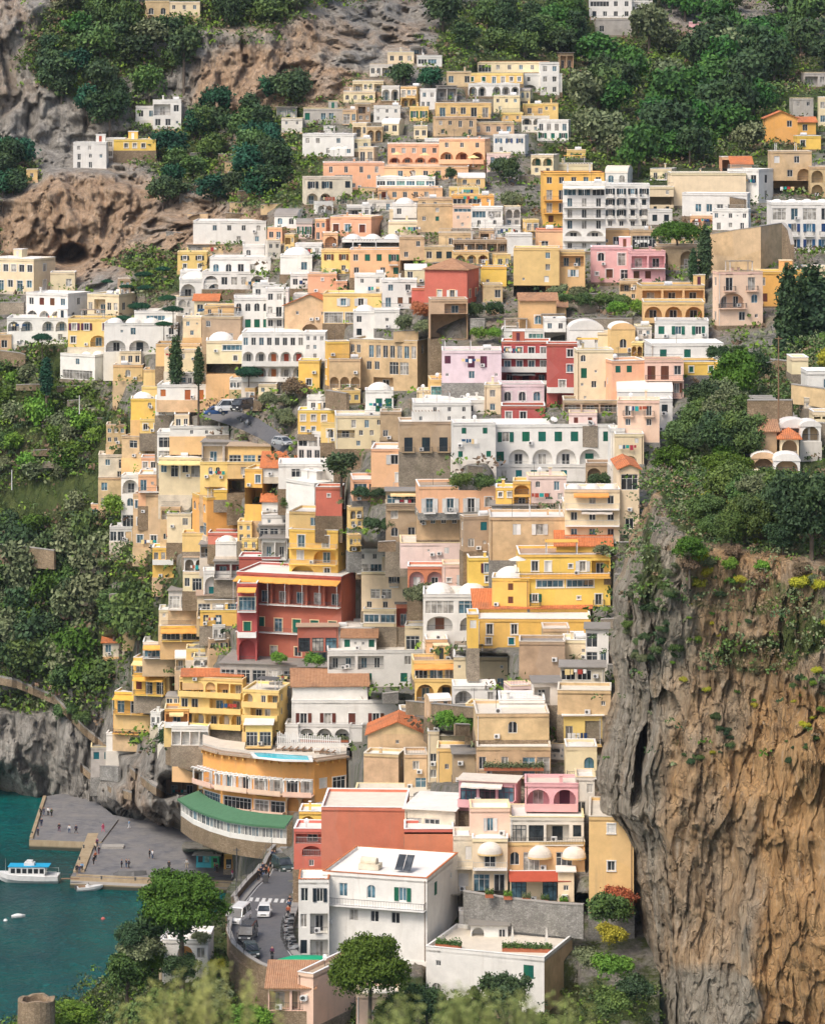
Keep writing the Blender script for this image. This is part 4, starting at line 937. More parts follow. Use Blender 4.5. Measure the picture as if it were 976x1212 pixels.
town('13', """
200 68 480 150 0|W f|n2c1n1r1|g|white villa top storey with a green shuttered window and a blue arched one|f=1 sh=g cl=3 hump=1 A=641
252 100 370 150 0|W Tb|c1q1q1c1|g|projecting white bay house with a thin reddish roof|f=1 front=3.5 d=3.4 f=0 D=538
200 148 560 276 0|W f|o2n1w1n1/n1q1c1n1c1n1|g|white villa lower storeys with a rooftop pergola and climbing plants|f=4 cl=0 tr=n A=638
470 60 560 146 0|C f|G1q1|t|cream arched window house on the right end of the white villa|f=2 A=639.5
325 0 440 64 0|C f|g2|k|cream balcony storey with two large windows right of the red hotel|f=3 nc tr=w A=643
440 -15 545 66 0|S m|o2|k|red walled plant terrace building right of the cream balcony storey|rc=g f=3 in=R A=644
545 108 620 160 0|P f|n1|w|small peach roof house in front of the white rounded one|f=3 D=530
500 182 660 252 0|V f|G3^_|k|glazed yellow veranda storey with a striped yellow awning|f=1 D=524 aw=y tr=n awo=1.2
505 246 650 334 0|V f|a2|k|cream arched storey with two wide arches under the glazed veranda|f=3 D=523 in=V nc deep=2.4
640 170 830 285 0|C f|q1n2q1/n1d1n1d1~|g|cream house with green french doors right of the glazed veranda|f=1 D=525 tr=n cl=3
640 272 790 336 0|W f|a1n1w1|g|white lower porch house beneath the green french doors|f=3 D=523 in=W nc
74 322 468 415 0|W f|D4c1_|b|white arcaded villa upper storey with brown shuttered doors and a balcony|f=1 tr=w sh=b hs=1 d=11 nc rail=p A=633
78 272 340 328 0|W tb|n|b|long brown tiled roof building on the white arcaded villa|f=1 d=11 nc A=634
96 404 282 470 0|W f|a3|k|white arcade storey with three wide arches and flower boxes|f=4 in=W nc deep=2.2 rail=i A=632
278 408 322 472 0|W f|n1|k|broad white pillar block right of the three wide arches|f=4 nc A=631.5
52 405 98 472 0|W f|n1|k|broad white pillar block left of the three wide arches|f=4 nc A=631.5
18 474 280 530 0|W g|n6|k|white pool side retaining building behind the white trellis fence|f=2 nc d=6 A=628
455 360 540 420 0|C g|o3|k|open cream colonnade building with climbing vines|f=3 D=530 in=T
340 440 548 560 0|T xt|n1q1n1/n2|k|gabled house with a bright orange tiled hip and air conditioners|f=3 D=512 d=9 cl=0
326 512 470 640 22|T f|n1/n1|g|concrete terrace house with a red planted roof below the orange gable|f=4 D=500 rc=w cl=1
470 512 548 640 0|T f|w1/n1G1|k|tan house with a white water tank beside the planted roof|f=4 D=501 cl=3
580 445 720 500 0|C m|n1|k|cream house with a weathered pale corrugated roof|f=2 D=508 rc=c d=7
550 430 590 610 0|C f|n1/w1/w1|k|slim cream tower house with a white water tank on top|f=4 D=507 cl=2
582 490 722 610 0|V f|n1w1n1/w1n1/n1|k|yellowish house with blue laundry under the corrugated roof|f=4 D=505 cl=0
640 510 716 610 0|B m|n1/n1|k|blank brown shed house beside the plant filled balcony|rc=g f=4 D=500
720 368 975 462 0|T f|n1r1n1|b|olive tan house with one brown shuttered arched window|f=1 D=482 sh=b cl=2 rc=c tr=n d=10
800 320 960 370 0|W f|n1|k|white roof terrace parapet house with a sunbed|f=1 D=488 cl=3 d=7
722 484 980 588 0|T f|w1n1w1n1G2_|k|olive tan house storey with a plant filled balcony under a striped awning|f=3 D=480 tr=n awo=1 nc d=10 hs=1
870 115 1030 260 0|B g|n1/n|k|brown block with a green sports court roof|f=4 D=512 cl=0 nc
""")
town('23', """
-10 70 82 140 0|T f|n|w|cream party wall house beneath the long tiled roof at the right|f=3 nc
138 72 218 205 0|W m|G1n1/G1w1|t|white narrow glazed house wedged against the headland cliff|rc=g f=4 D=514
60 110 150 180 0|C f|n1q1|k|small cream flat house left of the wedged glazed house|f=4 cl=3
50 206 205 300 0|E m|G2n1/o2_|t|ramshackle terrace house with a grey sheet roof and turquoise corner|rc=g f=3 D=503
-45 262 50 340 0|I m|o1n1|k|blue grey sheet roofed shelter house with a flag|rc=g f=3 D=493
40 285 226 372 0|T f|n2q1|k|blank tan house with an air conditioner under the ramshackle terrace|f=3 D=487 cl=0
62 376 196 478 0|V m|d1n1o1_|b|yellowish house with a white corrugated awning and dark porch|rc=w f=3 D=481
70 484 178 590 0|C f|n1r1_|g|cream house with a green framed arched window beside the headland|f=5 D=479 fr=g cl=0
-74 612 112 722 0|K f|a2=/n1|v|bright pink balcony house with two large arches|f=3 D=466 in=K bal=K cap=plaster_K rc=c cl=1 deep=2.2 hs=1.2,.3
104 590 170 725 0|I f|n1w1/G1n1|t|pale block with a green corner beside the pink balcony house|f=4 D=466
""")
town('13', """
660 610 880 718 22|K m|G3=/n|u|bright pink veranda house with dark glazed arches and potted plants|f=3 D=465 in=K bal=K rc=c fr=v cap=plaster_K hs=1.2,.3 sd=n/n
""")
town('24', """
150 18 306 358 0|U f|n1c1n1/n1/n1w1n1/n/n|w|tall blank ochre brown house with one white shutter, against the headland cliff|f=5 D=452 sh=w tr=w rc=c cl=0 d=12 fr=w
""")
town('14', """
700 -10 838 95 0|Q f|n1s1n1|w|peach house with one white shuttered window left of the green awning|f=1 D=460 tr=n sh=w nc
706 95 830 290 0|C f|n1G1n1_/G1d1|t|cream house with a round white awning over its balcony|f=2 D=459 nc rail=p sh=t
640 88 710 290 0|E f|n1c1_/c1|w|weathered cream side house with a pale shutter|f=3 D=461 sd=n nc
838 20 1096 112 0|I f|G2o1w1_|t|terrace storey with a dark green awning over glass doors|f=1 D=461 aw=g in=I nc fr=k
828 108 1100 215 0|U f|r1G1n1G1q1|k|yellow cream storey with two round white awnings|f=1 D=459.5 nc tr=n hs=1
838 210 1010 318 0|C f|G1n1G1|k|cream ground storey under the dark red tiled awning|f=3 D=459 nc fr=k
1006 212 1062 318 0|C m|q1|k|small cream lean-to building with an outside stair|f=3 D=457 rc=w
470 0 706 100 60|E m|G2n1|k|white roofed penthouse house above the orange red wall|rc=w f=1 D=470 d=13 fr=w
468 62 640 262 0|S f|n/n|k|orange red windowless wall house behind the white building|f=4 D=466 cl=0 tr=n yaw=0
178 -16 470 215 0|S f|n|k|huge blank brick red wall house beside the road|f=6 D=474 nc rc=c d=12 cl=1
82 60 205 205 0|S f|o1/A1/w1|k|narrow red house end with a shell white awning beside the road|f=6 D=478 cl=2
100 0 210 70 0|Y f|A1n1|k|little yellow house with an arch and a white curved roof edge|f=5 D=486 rc=w
285 -30 600 10 0|I g|n|k|broad pale roof terrace building with a glass railing|f=3 D=482 cl=2 rc=c d=14
180 235 660 528 112|W f|n1w1n1r1n1s1n1_/n1w1w1w1n1/n1|g|large white villa building with a long iron balcony and an ochre edged roof|f=8 D=446 tr=n rc=w cap=tile_orange cl=0 hs=1.25,1,1.3 sd=c1q1/n/n fm=plaster_W d=15 rail=i
98 238 205 525 0|W f|w1s1/w1o1/c1o1|k|stained white corner house with dark shutters, left end of the large villa|f=6 D=447.5 cap=tile_orange rc=w cl=0 rail=i in=W sh=t
545 512 1070 715 112|W f|q1n2c1/r1q1n1n1c1n1|g|long low white terrace building with small green windows|f=8 D=437 nc rc=c fm=stone_brown d=12 sd=T.n/T.n
660 350 970 440 0|W g|n|k|white garden wall building at the back of the roof garden|f=3 D=455 nc d=2 rc=c
700 400 830 470 0|W m|A1n1w1|k|tiny white roof garden house with a grey sloping roof|rc=g f=1 D=449 nc d=4
95 570 320 760 170|Q f|n1/n1|k|peach house with a white flat roof behind the umbrella pine|f=5 D=424 sd=n/n/n cap=trim_white d=13
-8 615 150 700 0|Q Tb|o2|k|peach porch house with a wide brown tiled canopy at the bottom|f=5 D=420 d=6 in=C
300 640 448 780 0|Q f|n2r1/n|k|peach side house with a striped dark awning and a round window|f=4 D=418 nc
""")
town('22', """
820 70 925 128 0|W V|o1|k|white flat arched tomb with a wide rectangular recess|D=468 f=3 d=4 in=I
890 66 962 126 0|W V|A1|k|white round arched tomb beside the stone stairs|D=467 f=3 d=4 in=B
750 86 808 180 0|B tb|n|k|brown stone chapel block left of the white tombs|D=466 f=3 nc
820 112 884 185 0|C h|A1|k|small open tomb with a hipped grey brown roof|D=464 f=3 d=5 in=B
720 178 802 240 0|T V|A1|k|tan stone tomb with one dark arch above the lower tomb|D=461 f=2 d=4 in=B
796 186 888 242 0|W V|A1|k|white tomb with a round brick coloured arch|D=460 f=2 d=4 in=T
728 236 812 304 0|T f|A1|k|lowest tan stone tomb with a tall dark barred arch|D=457 f=4 d=4 in=B nc
808 246 892 302 0|I f|n|k|low pale tomb platform beside the lowest tan stone tomb|D=459 f=4 d=5 nc
692 222 740 290 0|Q f|n|k|pinkish brown tomb side wall at the left of the tombs|D=462 f=3 d=5 nc
""")
town('22', """
935 20 1010 66 0|C f|a2w1/n|k|cream arched house at the right edge behind the white round arched tomb|D=472 f=4 nc d=4
905 -28 975 10 0|E f|w1n1A1|k|weathered low house beside the headland stairs|D=484 f=4 nc d=4
""")
town('13', """
98 205 205 272 0|A m|n1o2|k|dark open shed between the long glass house and the white villa|rc=g A=640 f=3
""")
town('21', """
60 690 250 735 0|B g|o3|k|brown planted terrace building under the dark red wing|f=4 nc
""")
town('12', """
1104 200 1205 280 0|B g|A1n1|k|ivy covered stone arch house beside the white stair house|f=5 nc D=606
1206 98 1306 205 0|C f|n1c1/n1/A1|w|cream house with an arched doorway below the pink three storey one|f=5
""")
town('21', """
384 150 560 235 0|B g|A1n1a1n1|k|dark stone arcade house behind the umbrella pine trunk|f=5 nc in=B
""")
# ------------------------------------------------------------ the small houses wedged between the named ones
def _short(l):
    w = l.split(); out = []
    for q in w:
        if len(out) >= 3 and q in ('with', 'under', 'below', 'beside', 'above', 'left', 'right', 'in', 'between', 'on', 'at', 'behind', 'just', 'beneath', 'tucked', 'among', 'of', 'and', 'high', 'to', 'near', 'along', 'cut', 'directly', 'uppermost', 'standing', 'wedged', 'squeezed', 'highest', 'topmost'): break
        out.append(q.strip(','))
    return ' '.join(out[:8])
_LY = [(95, 430), (150, 390), (205, 360), (250, 250), (300, 215), (350, 120), (400, 60), (440, 110), (470, 170), (520, 125), (600, 130), (660, 190), (760, 190), (850, 150), (900, 200)]
_RY = [(95, 665), (150, 640), (175, 560), (200, 580), (215, 860), (300, 850), (400, 850), (450, 800), (520, 745), (600, 738), (650, 730), (760, 715), (900, 705)]
_occ = [e[1][:4] for e in QUEUE]; _rf = random.Random(31); _used = set(); _k = 0
_EX = [(610, 220, 34), (702, 362, 46), (745, 372, 26), (575, 380, 34), (560, 560, 28), (488, 385, 26), (340, 485, 34), (300, 505, 26), (262, 490, 22), (440, 600, 24), (450, 625, 26), (802, 300, 34), (500, 712, 18), (540, 862, 30), (880, 290, 50), (320, 530, 22), (190, 330, 40), (300, 215, 60), (250, 440, 12), (380, 760, 60), (440, 790, 60), (500, 800, 30), (400, 850, 50), (300, 840, 50), (640, 440, 60), (470, 440, 40)]
_CN = {'W': 'white', 'C': 'cream', 'T': 'tan stone', 'V': 'pale yellow', 'P': 'peach', 'I': 'off white', 'B': 'brown stone', 'U': 'ochre', 'N': 'pale pink'}
for _t in range(9000):
    if _k >= 110: break
    _y1 = _rf.uniform(110, 905); _h = _rf.uniform(13, 26); _w = _rf.uniform(15, 36)
    a_, b_ = np.interp(_y1, *zip(*_LY)), np.interp(_y1, *zip(*_RY)); 
    if b_ - a_ < _w + 6: continue
    _x0 = _rf.uniform(a_, b_ - _w); _x1 = _x0 + _w; _y0 = _y1 - _h
    if any((_x0 + _w / 2 - p) ** 2 + (_y1 - _h / 2 - q) ** 2 < r * r for p, q, r in _EX): continue
    bad = 0
    for o in _occ:
        ix = min(_x1, o[2]) - max(_x0, o[0]); iy = min(_y1, o[3]) - max(_y0, o[1])
        if ix > 0 and iy > 0: bad += ix * iy
    if bad > .22 * _w * _h: continue
    _c = (_x0 + _x1) / 2; best = None
    for e in QUEUE:
        o = e[1]; sh = _short(o[9])
        if sh in _used or len(sh.split()) < 3 or 'infill' in o[9] or 'hotel' in sh and 'wing' not in sh: continue
        cx, cy = (o[0] + o[2]) / 2, (o[1] + o[3]) / 2; dx, dy = _c - cx, (_y1 - _h / 2) - cy; d = abs(dx) / 1.3 + abs(dy)
        if d < 60 and (best is None or d < best[0]): best = (d, sh, dx, dy)
    if best is None: continue
    d, sh, dx, dy = best; rel_ = ('right of' if dx > 0 else 'left of') if abs(dx) > abs(dy) * 1.2 else ('below' if dy > 0 else 'above')
    wc = _rf.choice('WWWWCCCTTVVPIIBUN'); two = _h > 19
    sp = _rf.choice(['w2/d1w1', 's2/w2', 'd2_/w2', 'a2/w2', 'd1w2_/a2', 'w3/w2n1', 'o1w1/w2'] if two else ['w2', 'd2_', 'a2', 's2', 'w3', 'd1w1', 'o1w1', 'r2', 'G1w1_'])
    if _w < 20: sp = sp.replace('3', '2')
    building(_x0, _y0, _x1, _y1, _rf.choice([0, 0, _w * .25, -_w * .2]), wc, _rf.choice(['f', 'f', 'f', 'f', 'g', 'v', 'f', 'f', 'g']), sp, _rf.choice('kgbtkg'), f"small {_CN[wc]} house close {rel_} the {sh}"[:200], {'f': '3', 'rc': _rf.choice('wwcg')})
    _used.add(sh); _occ.append((_x0, _y0, _x1, _y1)); _k += 1
# ------------------------------------------------------------ rock, earth and scrub
def ground_mat(name, layers):
    m, nt, b = newmat(name); g = G(nt)
    big = g.noise(g.coord((1, 1, .35)), .035, 6, .65)
    fine = g.noise(g.coord((1, 1, .7)), .35, 8, .72)
    rockc = g.mix(g.ramp(fine, [(.38, 0), (.62, 1)]), layers['g1'], layers['g2'])
    orange = g.mix(g.ramp(fine, [(.35, 0), (.65, 1)]), layers['o1'], layers['o2'])
    at = g.n('ShaderNodeAttribute', attribute_name='warm').outputs['Fac']
    add = g.n('ShaderNodeMath', operation='ADD'); g.l(big, add.inputs[0]); g.l(at, add.inputs[1])
    rock = g.mix(g.ramp(add.outputs[0], [(.535, 0), (.72, .9)]), rockc, orange)
    st = g.noise(g.coord((1, 1, .12)), .32, 8, .8)
    rock = g.mix(g.ramp(st, [(.56, 0), (.64, .6)]), rock, layers['dark'])
    st2 = g.noise(g.coord((1.3, 1.3, .2)), .6, 8, .8)
    rock = g.mix(g.ramp(st2, [(.58, 0), (.72, .6)]), rock, layers['pale'])
    fs = g.noise(g.coord((1, 1, .09)), 1.5, 6, .7); rock = g.mix(g.ramp(fs, [(.30, .62), (.5, 0)]), rock, layers['dark']); rock = g.mix(g.ramp(fs, [(.56, 0), (.72, .5)]), rock, layers['pale'])
    mus = g.noise(g.coord((1, 1, .6)), .11, 8, .8)
    rock = g.mix(g.ramp(mus, [(.57, 0), (.64, .5)]), rock, layers['dark'])
    ao = g.ramp(g.noise(g.coord((1, 1, .4)), 1.3, 6, .8), [(.36, .45), (.55, 1)])  # noise stands in for occlusion, its shade multiplied into the rock colour
    rock = g.mix(.38, rock, ao, 'MULTIPLY')
    vegc = g.mix(g.ramp(fine, [(.35, 0), (.65, 1)]), (.045, .075, .02), (.12, .15, .045))
    vegc = g.mix(g.ramp(g.noise(g.coord(), .06, 4, .6), [(.5, 0), (.68, .7)]), vegc, (.12, .09, .055))
    va = g.n('ShaderNodeAttribute', attribute_name='veg').outputs['Fac']
    nz = g.n('ShaderNodeMath', operation='MULTIPLY_ADD'); g.l(fine, nz.inputs[0]); nz.inputs[1].default_value = .9; nz.inputs[2].default_value = -.45
    s = g.n('ShaderNodeMath', operation='ADD'); g.l(va, s.inputs[0]); g.l(nz.outputs[0], s.inputs[1])
    col = g.mix(g.ramp(s.outputs[0], [(.42, 0), (.58, 1)]), rock, vegc)
    crk = g.n('ShaderNodeTexVoronoi', feature='DISTANCE_TO_EDGE', i_Scale=.42); cw = g.n('ShaderNodeVectorMath', operation='ADD'); g.l(g.coord((1.2, 1.2, .25)), cw.inputs[0])
    nv = g.n('ShaderNodeTexNoise', i_Scale=.5, i_Detail=5.0); sv = g.n('ShaderNodeVectorMath', operation='SCALE'); sv.inputs['Scale'].default_value = 3.5; g.l(nv.outputs['Color'], sv.inputs[0]); g.l(sv.outputs[0], cw.inputs[1]); g.l(g.coord((1, 1, .6)), nv.inputs['Vector']); g.l(cw.outputs[0], crk.inputs['Vector'])
    cr = g.ramp(crk.outputs[0], [(0, .45), (.05, 1)])
    rc_ = g.mix(g.ramp(s.outputs[0], [(.42, 1), (.58, 0)]), col, g.mix(.2, col, cr, 'MULTIPLY'))
    g.l(rc_, b.inputs['Base Color']); b.inputs['Roughness'].default_value = .95
    h = g.n('ShaderNodeMath', operation='ADD'); g.l(fine, h.inputs[0]); g.l(g.noise(g.coord((1, 1, .5)), 1.1, 8, .8), h.inputs[1])
    h2 = g.n('ShaderNodeMath', operation='MULTIPLY_ADD'); g.l(cr, h2.inputs[0]); h2.inputs[1].default_value = .7; g.l(h.outputs[0], h2.inputs[2]); g.bump(h2.outputs[0], b, 1.0, 1.0)
ground_mat('hill_ground', dict(g1=(.27, .25, .22), g2=(.50, .47, .42), o1=(.46, .29, .17), o2=(.64, .45, .29), dark=(.19, .175, .15), pale=(.66, .63, .57)))
ground_mat('cliff_rock', dict(g1=(.27, .24, .185), g2=(.54, .48, .385), o1=(.44, .245, .095), o2=(.76, .46, .20), dark=(.22, .17, .12), pale=(.66, .60, .50)))

def sheet(name, PX, PY, Dm, veg, warm, matn, label_kind='structure', disp=None):
    """a ground surface: every grid vertex has its own place in space; the far side is closed downwards"""
    X = (PX - CX) * Dm / F; Y = Dm; Zc = H - (PY - HY) * Dm / F
    V = np.stack([X, Y, Zc], -1)
    if disp is not None: V = disp(V)
    n, m = PX.shape
    idx = np.arange(n * m).reshape(n, m)
    fcs = np.stack([idx[:-1, :-1], idx[1:, :-1], idx[1:, 1:], idx[:-1, 1:]], -1).reshape(-1, 4)
    me = bpy.data.meshes.new(name); me.from_pydata(V.reshape(-1, 3).tolist(), [], fcs.tolist())
    for nm, a in (('veg', veg), ('warm', warm)):
        at = me.attributes.new(nm, 'FLOAT', 'POINT'); at.data.foreach_set('value', a.reshape(-1).astype(np.float32))
    me.materials.append(M[matn]); me.polygons.foreach_set('use_smooth', [True] * len(me.polygons)); me.update()
    o = bpy.data.objects.new(name, me); link(o); tag(o, kind=label_kind); return V

def facets(V, sc, seed):
    """blocky rock: every cell of a jittered lattice has its own plane"""
    q = V * np.asarray(sc) + seed; q = q + np.stack([fbm(q * 1.1 + 3, 3), fbm(q * 1.1 + 11, 3), fbm(q * 1.1 + 19, 3)], -1) * .55
    i0 = np.floor(q).astype(int); best = np.full(q.shape[:-1], 9e9); out = np.zeros(q.shape[:-1]); rs = np.random.RandomState(5); T = rs.rand(4096, 7)
    for a in (-1, 0, 1):
        for b in (-1, 0, 1):
            for c in (-1, 0, 1):
                j = i0 + np.array([a, b, c]); h = (j[..., 0] * 73856093 ^ j[..., 1] * 19349663 ^ j[..., 2] * 83492791) & 4095; r = T[h]
                d = q - (j + r[..., :3]); dd = (d ** 2).sum(-1); val = r[..., 3] - .5 + (d * (r[..., 4:7] - .5) * 1.5).sum(-1); m = dd < best; best = np.where(m, dd, best); out = np.where(m, val, out)
    return out
def blobs(PX, PY, bl, base):
    a = np.full(PX.shape, base, float)
    for (x, y, rx, ry, v) in bl:
        d = ((PX - x) / rx) ** 2 + ((PY - y) / ry) ** 2
        w = np.clip(1.6 - d * 1.1, 0, 1); a = a * (1 - w) + v * w
    return a
# where vegetation covers the main slope (photo columns and rows)
VEG = [(0, 60, 60, 110, .0), (40, 130, 90, 70, .05), (110, 60, 80, 60, .85), (180, 80, 60, 40, .75), (250, 30, 120, 30, .95), (330, 55, 150, 28, .25), (440, 45, 110, 38, .05), (290, 100, 90, 40, .0), (180, 100, 50, 14, .1),
       (350, 90, 60, 32, .0), (480, 25, 50, 22, .05), (600, 40, 80, 40, .95), (560, 60, 40, 40, .9), (800, 120, 160, 110, 1.), (840, 20, 60, 30, .35), (900, 15, 60, 25, .25), (700, 60, 60, 60, .9),
       (140, 250, 150, 75, .02), (60, 280, 70, 60, .0), (10, 200, 30, 30, .9), (230, 190, 60, 30, .6), (300, 210, 50, 35, .8), (340, 180, 40, 60, .8), (190, 320, 60, 25, .75), (120, 330, 40, 14, .1),
       (20, 500, 90, 90, .92), (90, 600, 110, 110, .95), (90, 720, 120, 80, .95), (20, 700, 80, 80, .95), (180, 790, 60, 40, .5), (20, 870, 60, 55, .02), (90, 900, 80, 50, .02), (180, 940, 70, 50, .08), (30, 830, 40, 16, .6), (150, 710, 40, 20, .2),
       (600, 220, 22, 45, .35), (230, 900, 30, 25, .4), (30, 655, 50, 14, .1)]
WARM = [(0, 60, 60, 80, .14), (350, 110, 120, 35, .3), (300, 85, 80, 30, .18), (140, 270, 170, 60, .24), (60, 290, 60, 50, .24), (430, 40, 80, 40, .12), (60, 900, 120, 50, -.08), (180, 940, 60, 40, .02)]
px = np.concatenate([np.arange(-300, -40, 8), np.arange(-40, 380, 2.4), np.arange(380, 1000, 4), np.arange(1000, 1280, 12)]); py = np.concatenate([np.arange(-250, 0, 8), np.arange(0, 345, 2.2), np.arange(345, 800, 4), np.arange(800, 1062, 2.6)])
PY_, PX_ = np.meshgrid(py, px, indexing='ij')
flush()
BLD.append((236, 893, 300, 962, 640, 10, 0, 0)); BLD.append((296, 893, 412, 962, 620, 10, 0, 0)); BLD.append((214, 955, 342, 1000, 645, 7, 0, 0))
veg = blobs(PX_, PY_, VEG, .45); warm = blobs(PX_, PY_, WARM, 0.0)
Dm = DFa(PX_, PY_)
# smooth the grid of depths a little
for _ in range(6):
    Dm[1:-1, 1:-1] = (Dm[1:-1, 1:-1] * 2 + Dm[:-2, 1:-1] + Dm[2:, 1:-1] + Dm[1:-1, :-2] + Dm[1:-1, 2:]) / 6
FLOOR = np.zeros_like(Dm); CEIL = np.full_like(Dm, 1e9)
for (x0, y0, x1, y1, D, d, sp, sg) in BLD:
    hit = (PX_ > x0 - 3) & (PX_ < x1 + 3) & (PY_ > y0 - 4) & (PY_ < y1 + 1)
    FLOOR[hit] = np.maximum(FLOOR[hit], D + 3.0 + (d * .4 if sp > 3 else 0))
    low = (PX_ > x0 + 1) & (PX_ < x1 - 1) & (PY_ >= y1 + 1) & (PY_ < y1 + 9)
    CEIL[low] = np.minimum(CEIL[low], D + 4.0)
for _ in range(4):
    Dm = np.minimum(Dm, np.maximum(CEIL, FLOOR)); Dm = np.maximum(Dm, FLOOR)
    Dm[1:-1, 1:-1] = (Dm[1:-1, 1:-1] * 2 + Dm[:-2, 1:-1] + Dm[2:, 1:-1] + Dm[1:-1, :-2] + Dm[1:-1, 2:]) / 6
Dm = np.maximum(Dm, FLOOR)
NB = (FLOOR > 0).astype(float)
for _ in range(5): NB[1:-1, 1:-1] = np.maximum(NB[1:-1, 1:-1], (NB[1:-1, 1:-1] + NB[:-2, 1:-1] + NB[2:, 1:-1] + NB[1:-1, :-2] + NB[1:-1, 2:]) / 3.2).clip(0, 1)
cliffy = np.clip(1 - veg * 1.3, 0, 1) * ((PY_ < 340) | ((PX_ < 260) & (PY_ > 780)))
built = np.clip((PX_ - 180) / 60, 0, 1) * np.clip((PY_ - 330) / 40, 0, 1) * np.clip((870 - PX_) / 60, 0, 1)
veg = np.clip(veg, 0, 1)
def disp_main(V):
    q = V * np.array([.045, .045, .014]); r = fbm(q, 5, True); q2 = V * np.array([.12, .12, .035]); r2 = fbm(q2 + 9, 5, True); r3 = fbm(V * np.array([.4, .4, .2]), 3)
    amp = cliffy * 1.0
    r5 = fbm(V * np.array([.16, .16, .022]) + 13, 5, True); r6 = fbm(V * np.array([.7, .7, .3]) + 3, 3, True)
    f1 = facets(V, (.07, .05, .02), 2.0); f2 = facets(V, (.19, .15, .045), 7.0); f3 = facets(V, (.5, .42, .16), 17.0)
    dy = -(r * 3 + r2 * 1.6 + r3 * 1.0 + r5 * 4.5 + r6 * .5 + f1 * 5 + f2 * 3.4 + f3 * 1.7) * amp - (fbm(V * .03, 4) * 4 + fbm(V * .15 + 5, 4) * 2.4 + r3 * .6) * (1 - amp) * (1 - .8 * built) + 2.5 * built * (1 + NB)
    dy = dy * (1 - NB)
    # caves
    for (x, y, rx, ry, dd) in ((78, 300, 17, 17, 22), (462, 47, 10, 8, 6)):
        w = np.clip(1.25 - ((PX_ - x) / rx) ** 2 - ((PY_ - y) / ry) ** 2, 0, 1); dy = dy + dd * w
    Vn = V.copy(); Vn[..., 1] += dy; Vn[..., 0] += (V[..., 0] / V[..., 1]) * dy + fbm(V * .05 + 40, 3) * 3 * amp; Vn[..., 2] += fbm(V * .06 + 80, 3) * 2.0 * amp
    return Vn
VMAIN = sheet('hillside', PX_, PY_, Dm, veg, warm, 'hill_ground', disp=disp_main)

# near ground at the foot of the picture
BX = [0, 60, 140, 165, 210, 262, 275, 345, 450, 600, 700, 780]; BT = [1215, 1196, 1150, 1118, 1095, 1072, 1040, 1030, 1010, 1005, 1000, 1000]
NX = np.array([0, 100, 200, 262, 300, 345, 450, 600, 780.]); NY = np.array([1000, 1035, 1060, 1100, 1140, 1200, 1290.])
NT = np.array([[470, 465, 460, 455, 450, 440, 430], [470, 465, 460, 455, 450, 440, 430], [480, 470, 465, 455, 447, 436, 425], [560, 515, 485, 458, 446, 434, 422], [570, 520, 485, 455, 440, 432, 420],
      [560, 515, 480, 455, 440, 428, 415], [485, 470, 462, 452, 440, 425, 412], [475, 466, 460, 450, 438, 424, 412], [470, 464, 458, 448, 438, 425, 412.]])
def DN(x, y):
    x = np.clip(x, NX[0], NX[-1]); y = np.clip(y, NY[0], NY[-1])
    i = np.clip(np.searchsorted(NX, x, side='right') - 1, 0, len(NX) - 2); j = np.clip(np.searchsorted(NY, y, side='right') - 1, 0, len(NY) - 2)
    u = (x - NX[i]) / (NX[i+1] - NX[i]); v = (y - NY[j]) / (NY[j+1] - NY[j])
    return (NT[i, j] * (1-u) + NT[i+1, j] * u) * (1-v) + (NT[i, j+1] * (1-u) + NT[i+1, j+1] * u) * v
tx = np.linspace(0, 1, 100); ty_ = np.linspace(0, 1, 70)
TY2, TX2 = np.meshgrid(ty_, np.linspace(0, 780, 195), indexing='ij')
top = np.interp(TX2, BX, BT) + 6 * fbm(np.stack([TX2 * .05, TX2 * 0, TX2 * 0], -1), 3); PYn = top + (1290 - top) * TY2
Dn = DN(TX2, PYn) + np.where(TX2 < 265, 4.0, 5.5)
for (x0, y0, x1, y1, D, d, sp, sg) in BLD:
    if D > 500: continue
    hit = (TX2 > x0 - 4) & (TX2 < x1 + 4) & (PYn > y0 - 4) & (PYn < y1 + 1); Dn[hit] = np.maximum(Dn[hit], D + 3.0 + (d * .4 if sp > 3 else 0))
# back edge falls away behind the crest
back = 5
PYb = np.repeat(PYn[:1], back, 0); Db = np.repeat(Dn[:1], back, 0); TXb = np.repeat(TX2[:1], back, 0)
for q in range(back): Db[q] += (back - q) * 6.0; PYb[q] += (back - q) ** 1.5 * 6.0
PXn = np.vstack([TXb, TX2]); PYn = np.vstack([PYb, PYn]); Dn = np.vstack([Db, Dn])
vegn = blobs(PXn, PYn, [(150, 1180, 200, 120, 1.), (560, 1190, 200, 30, .9)], .5)
def disp_n(V):
    Vn = V.copy(); Vn[..., 2] += (fbm(V * .12, 4) * .9 - .2) * (1 - np.clip(1 - np.abs(PXn - 305) / 50, 0, 1)); return Vn
VNEAR = sheet('near_ground', PXn, PYn, Dn, vegn, vegn * 0, 'hill_ground', disp=disp_n)

# the headland cliff at the right
EY = [560, 590, 640, 700, 760, 830, 880, 930, 965, 1000, 1060, 1130, 1270]; EX = [778, 772, 744, 722, 717, 722, 716, 706, 712, 735, 752, 762, 772]
CXs = [690, 740, 775, 800, 840, 880, 920, 976, 1100, 1300]; CT = [640, 606, 586, 545, 505, 470, 432, 400, 380, 370]
n1, m1 = 470, 330
t = np.concatenate([np.linspace(0, .52, m1 - 40), np.linspace(.525, 1, 40)]); r_ = np.linspace(0, 1, n1)
Rr, Tt = np.meshgrid(r_, t, indexing='ij')
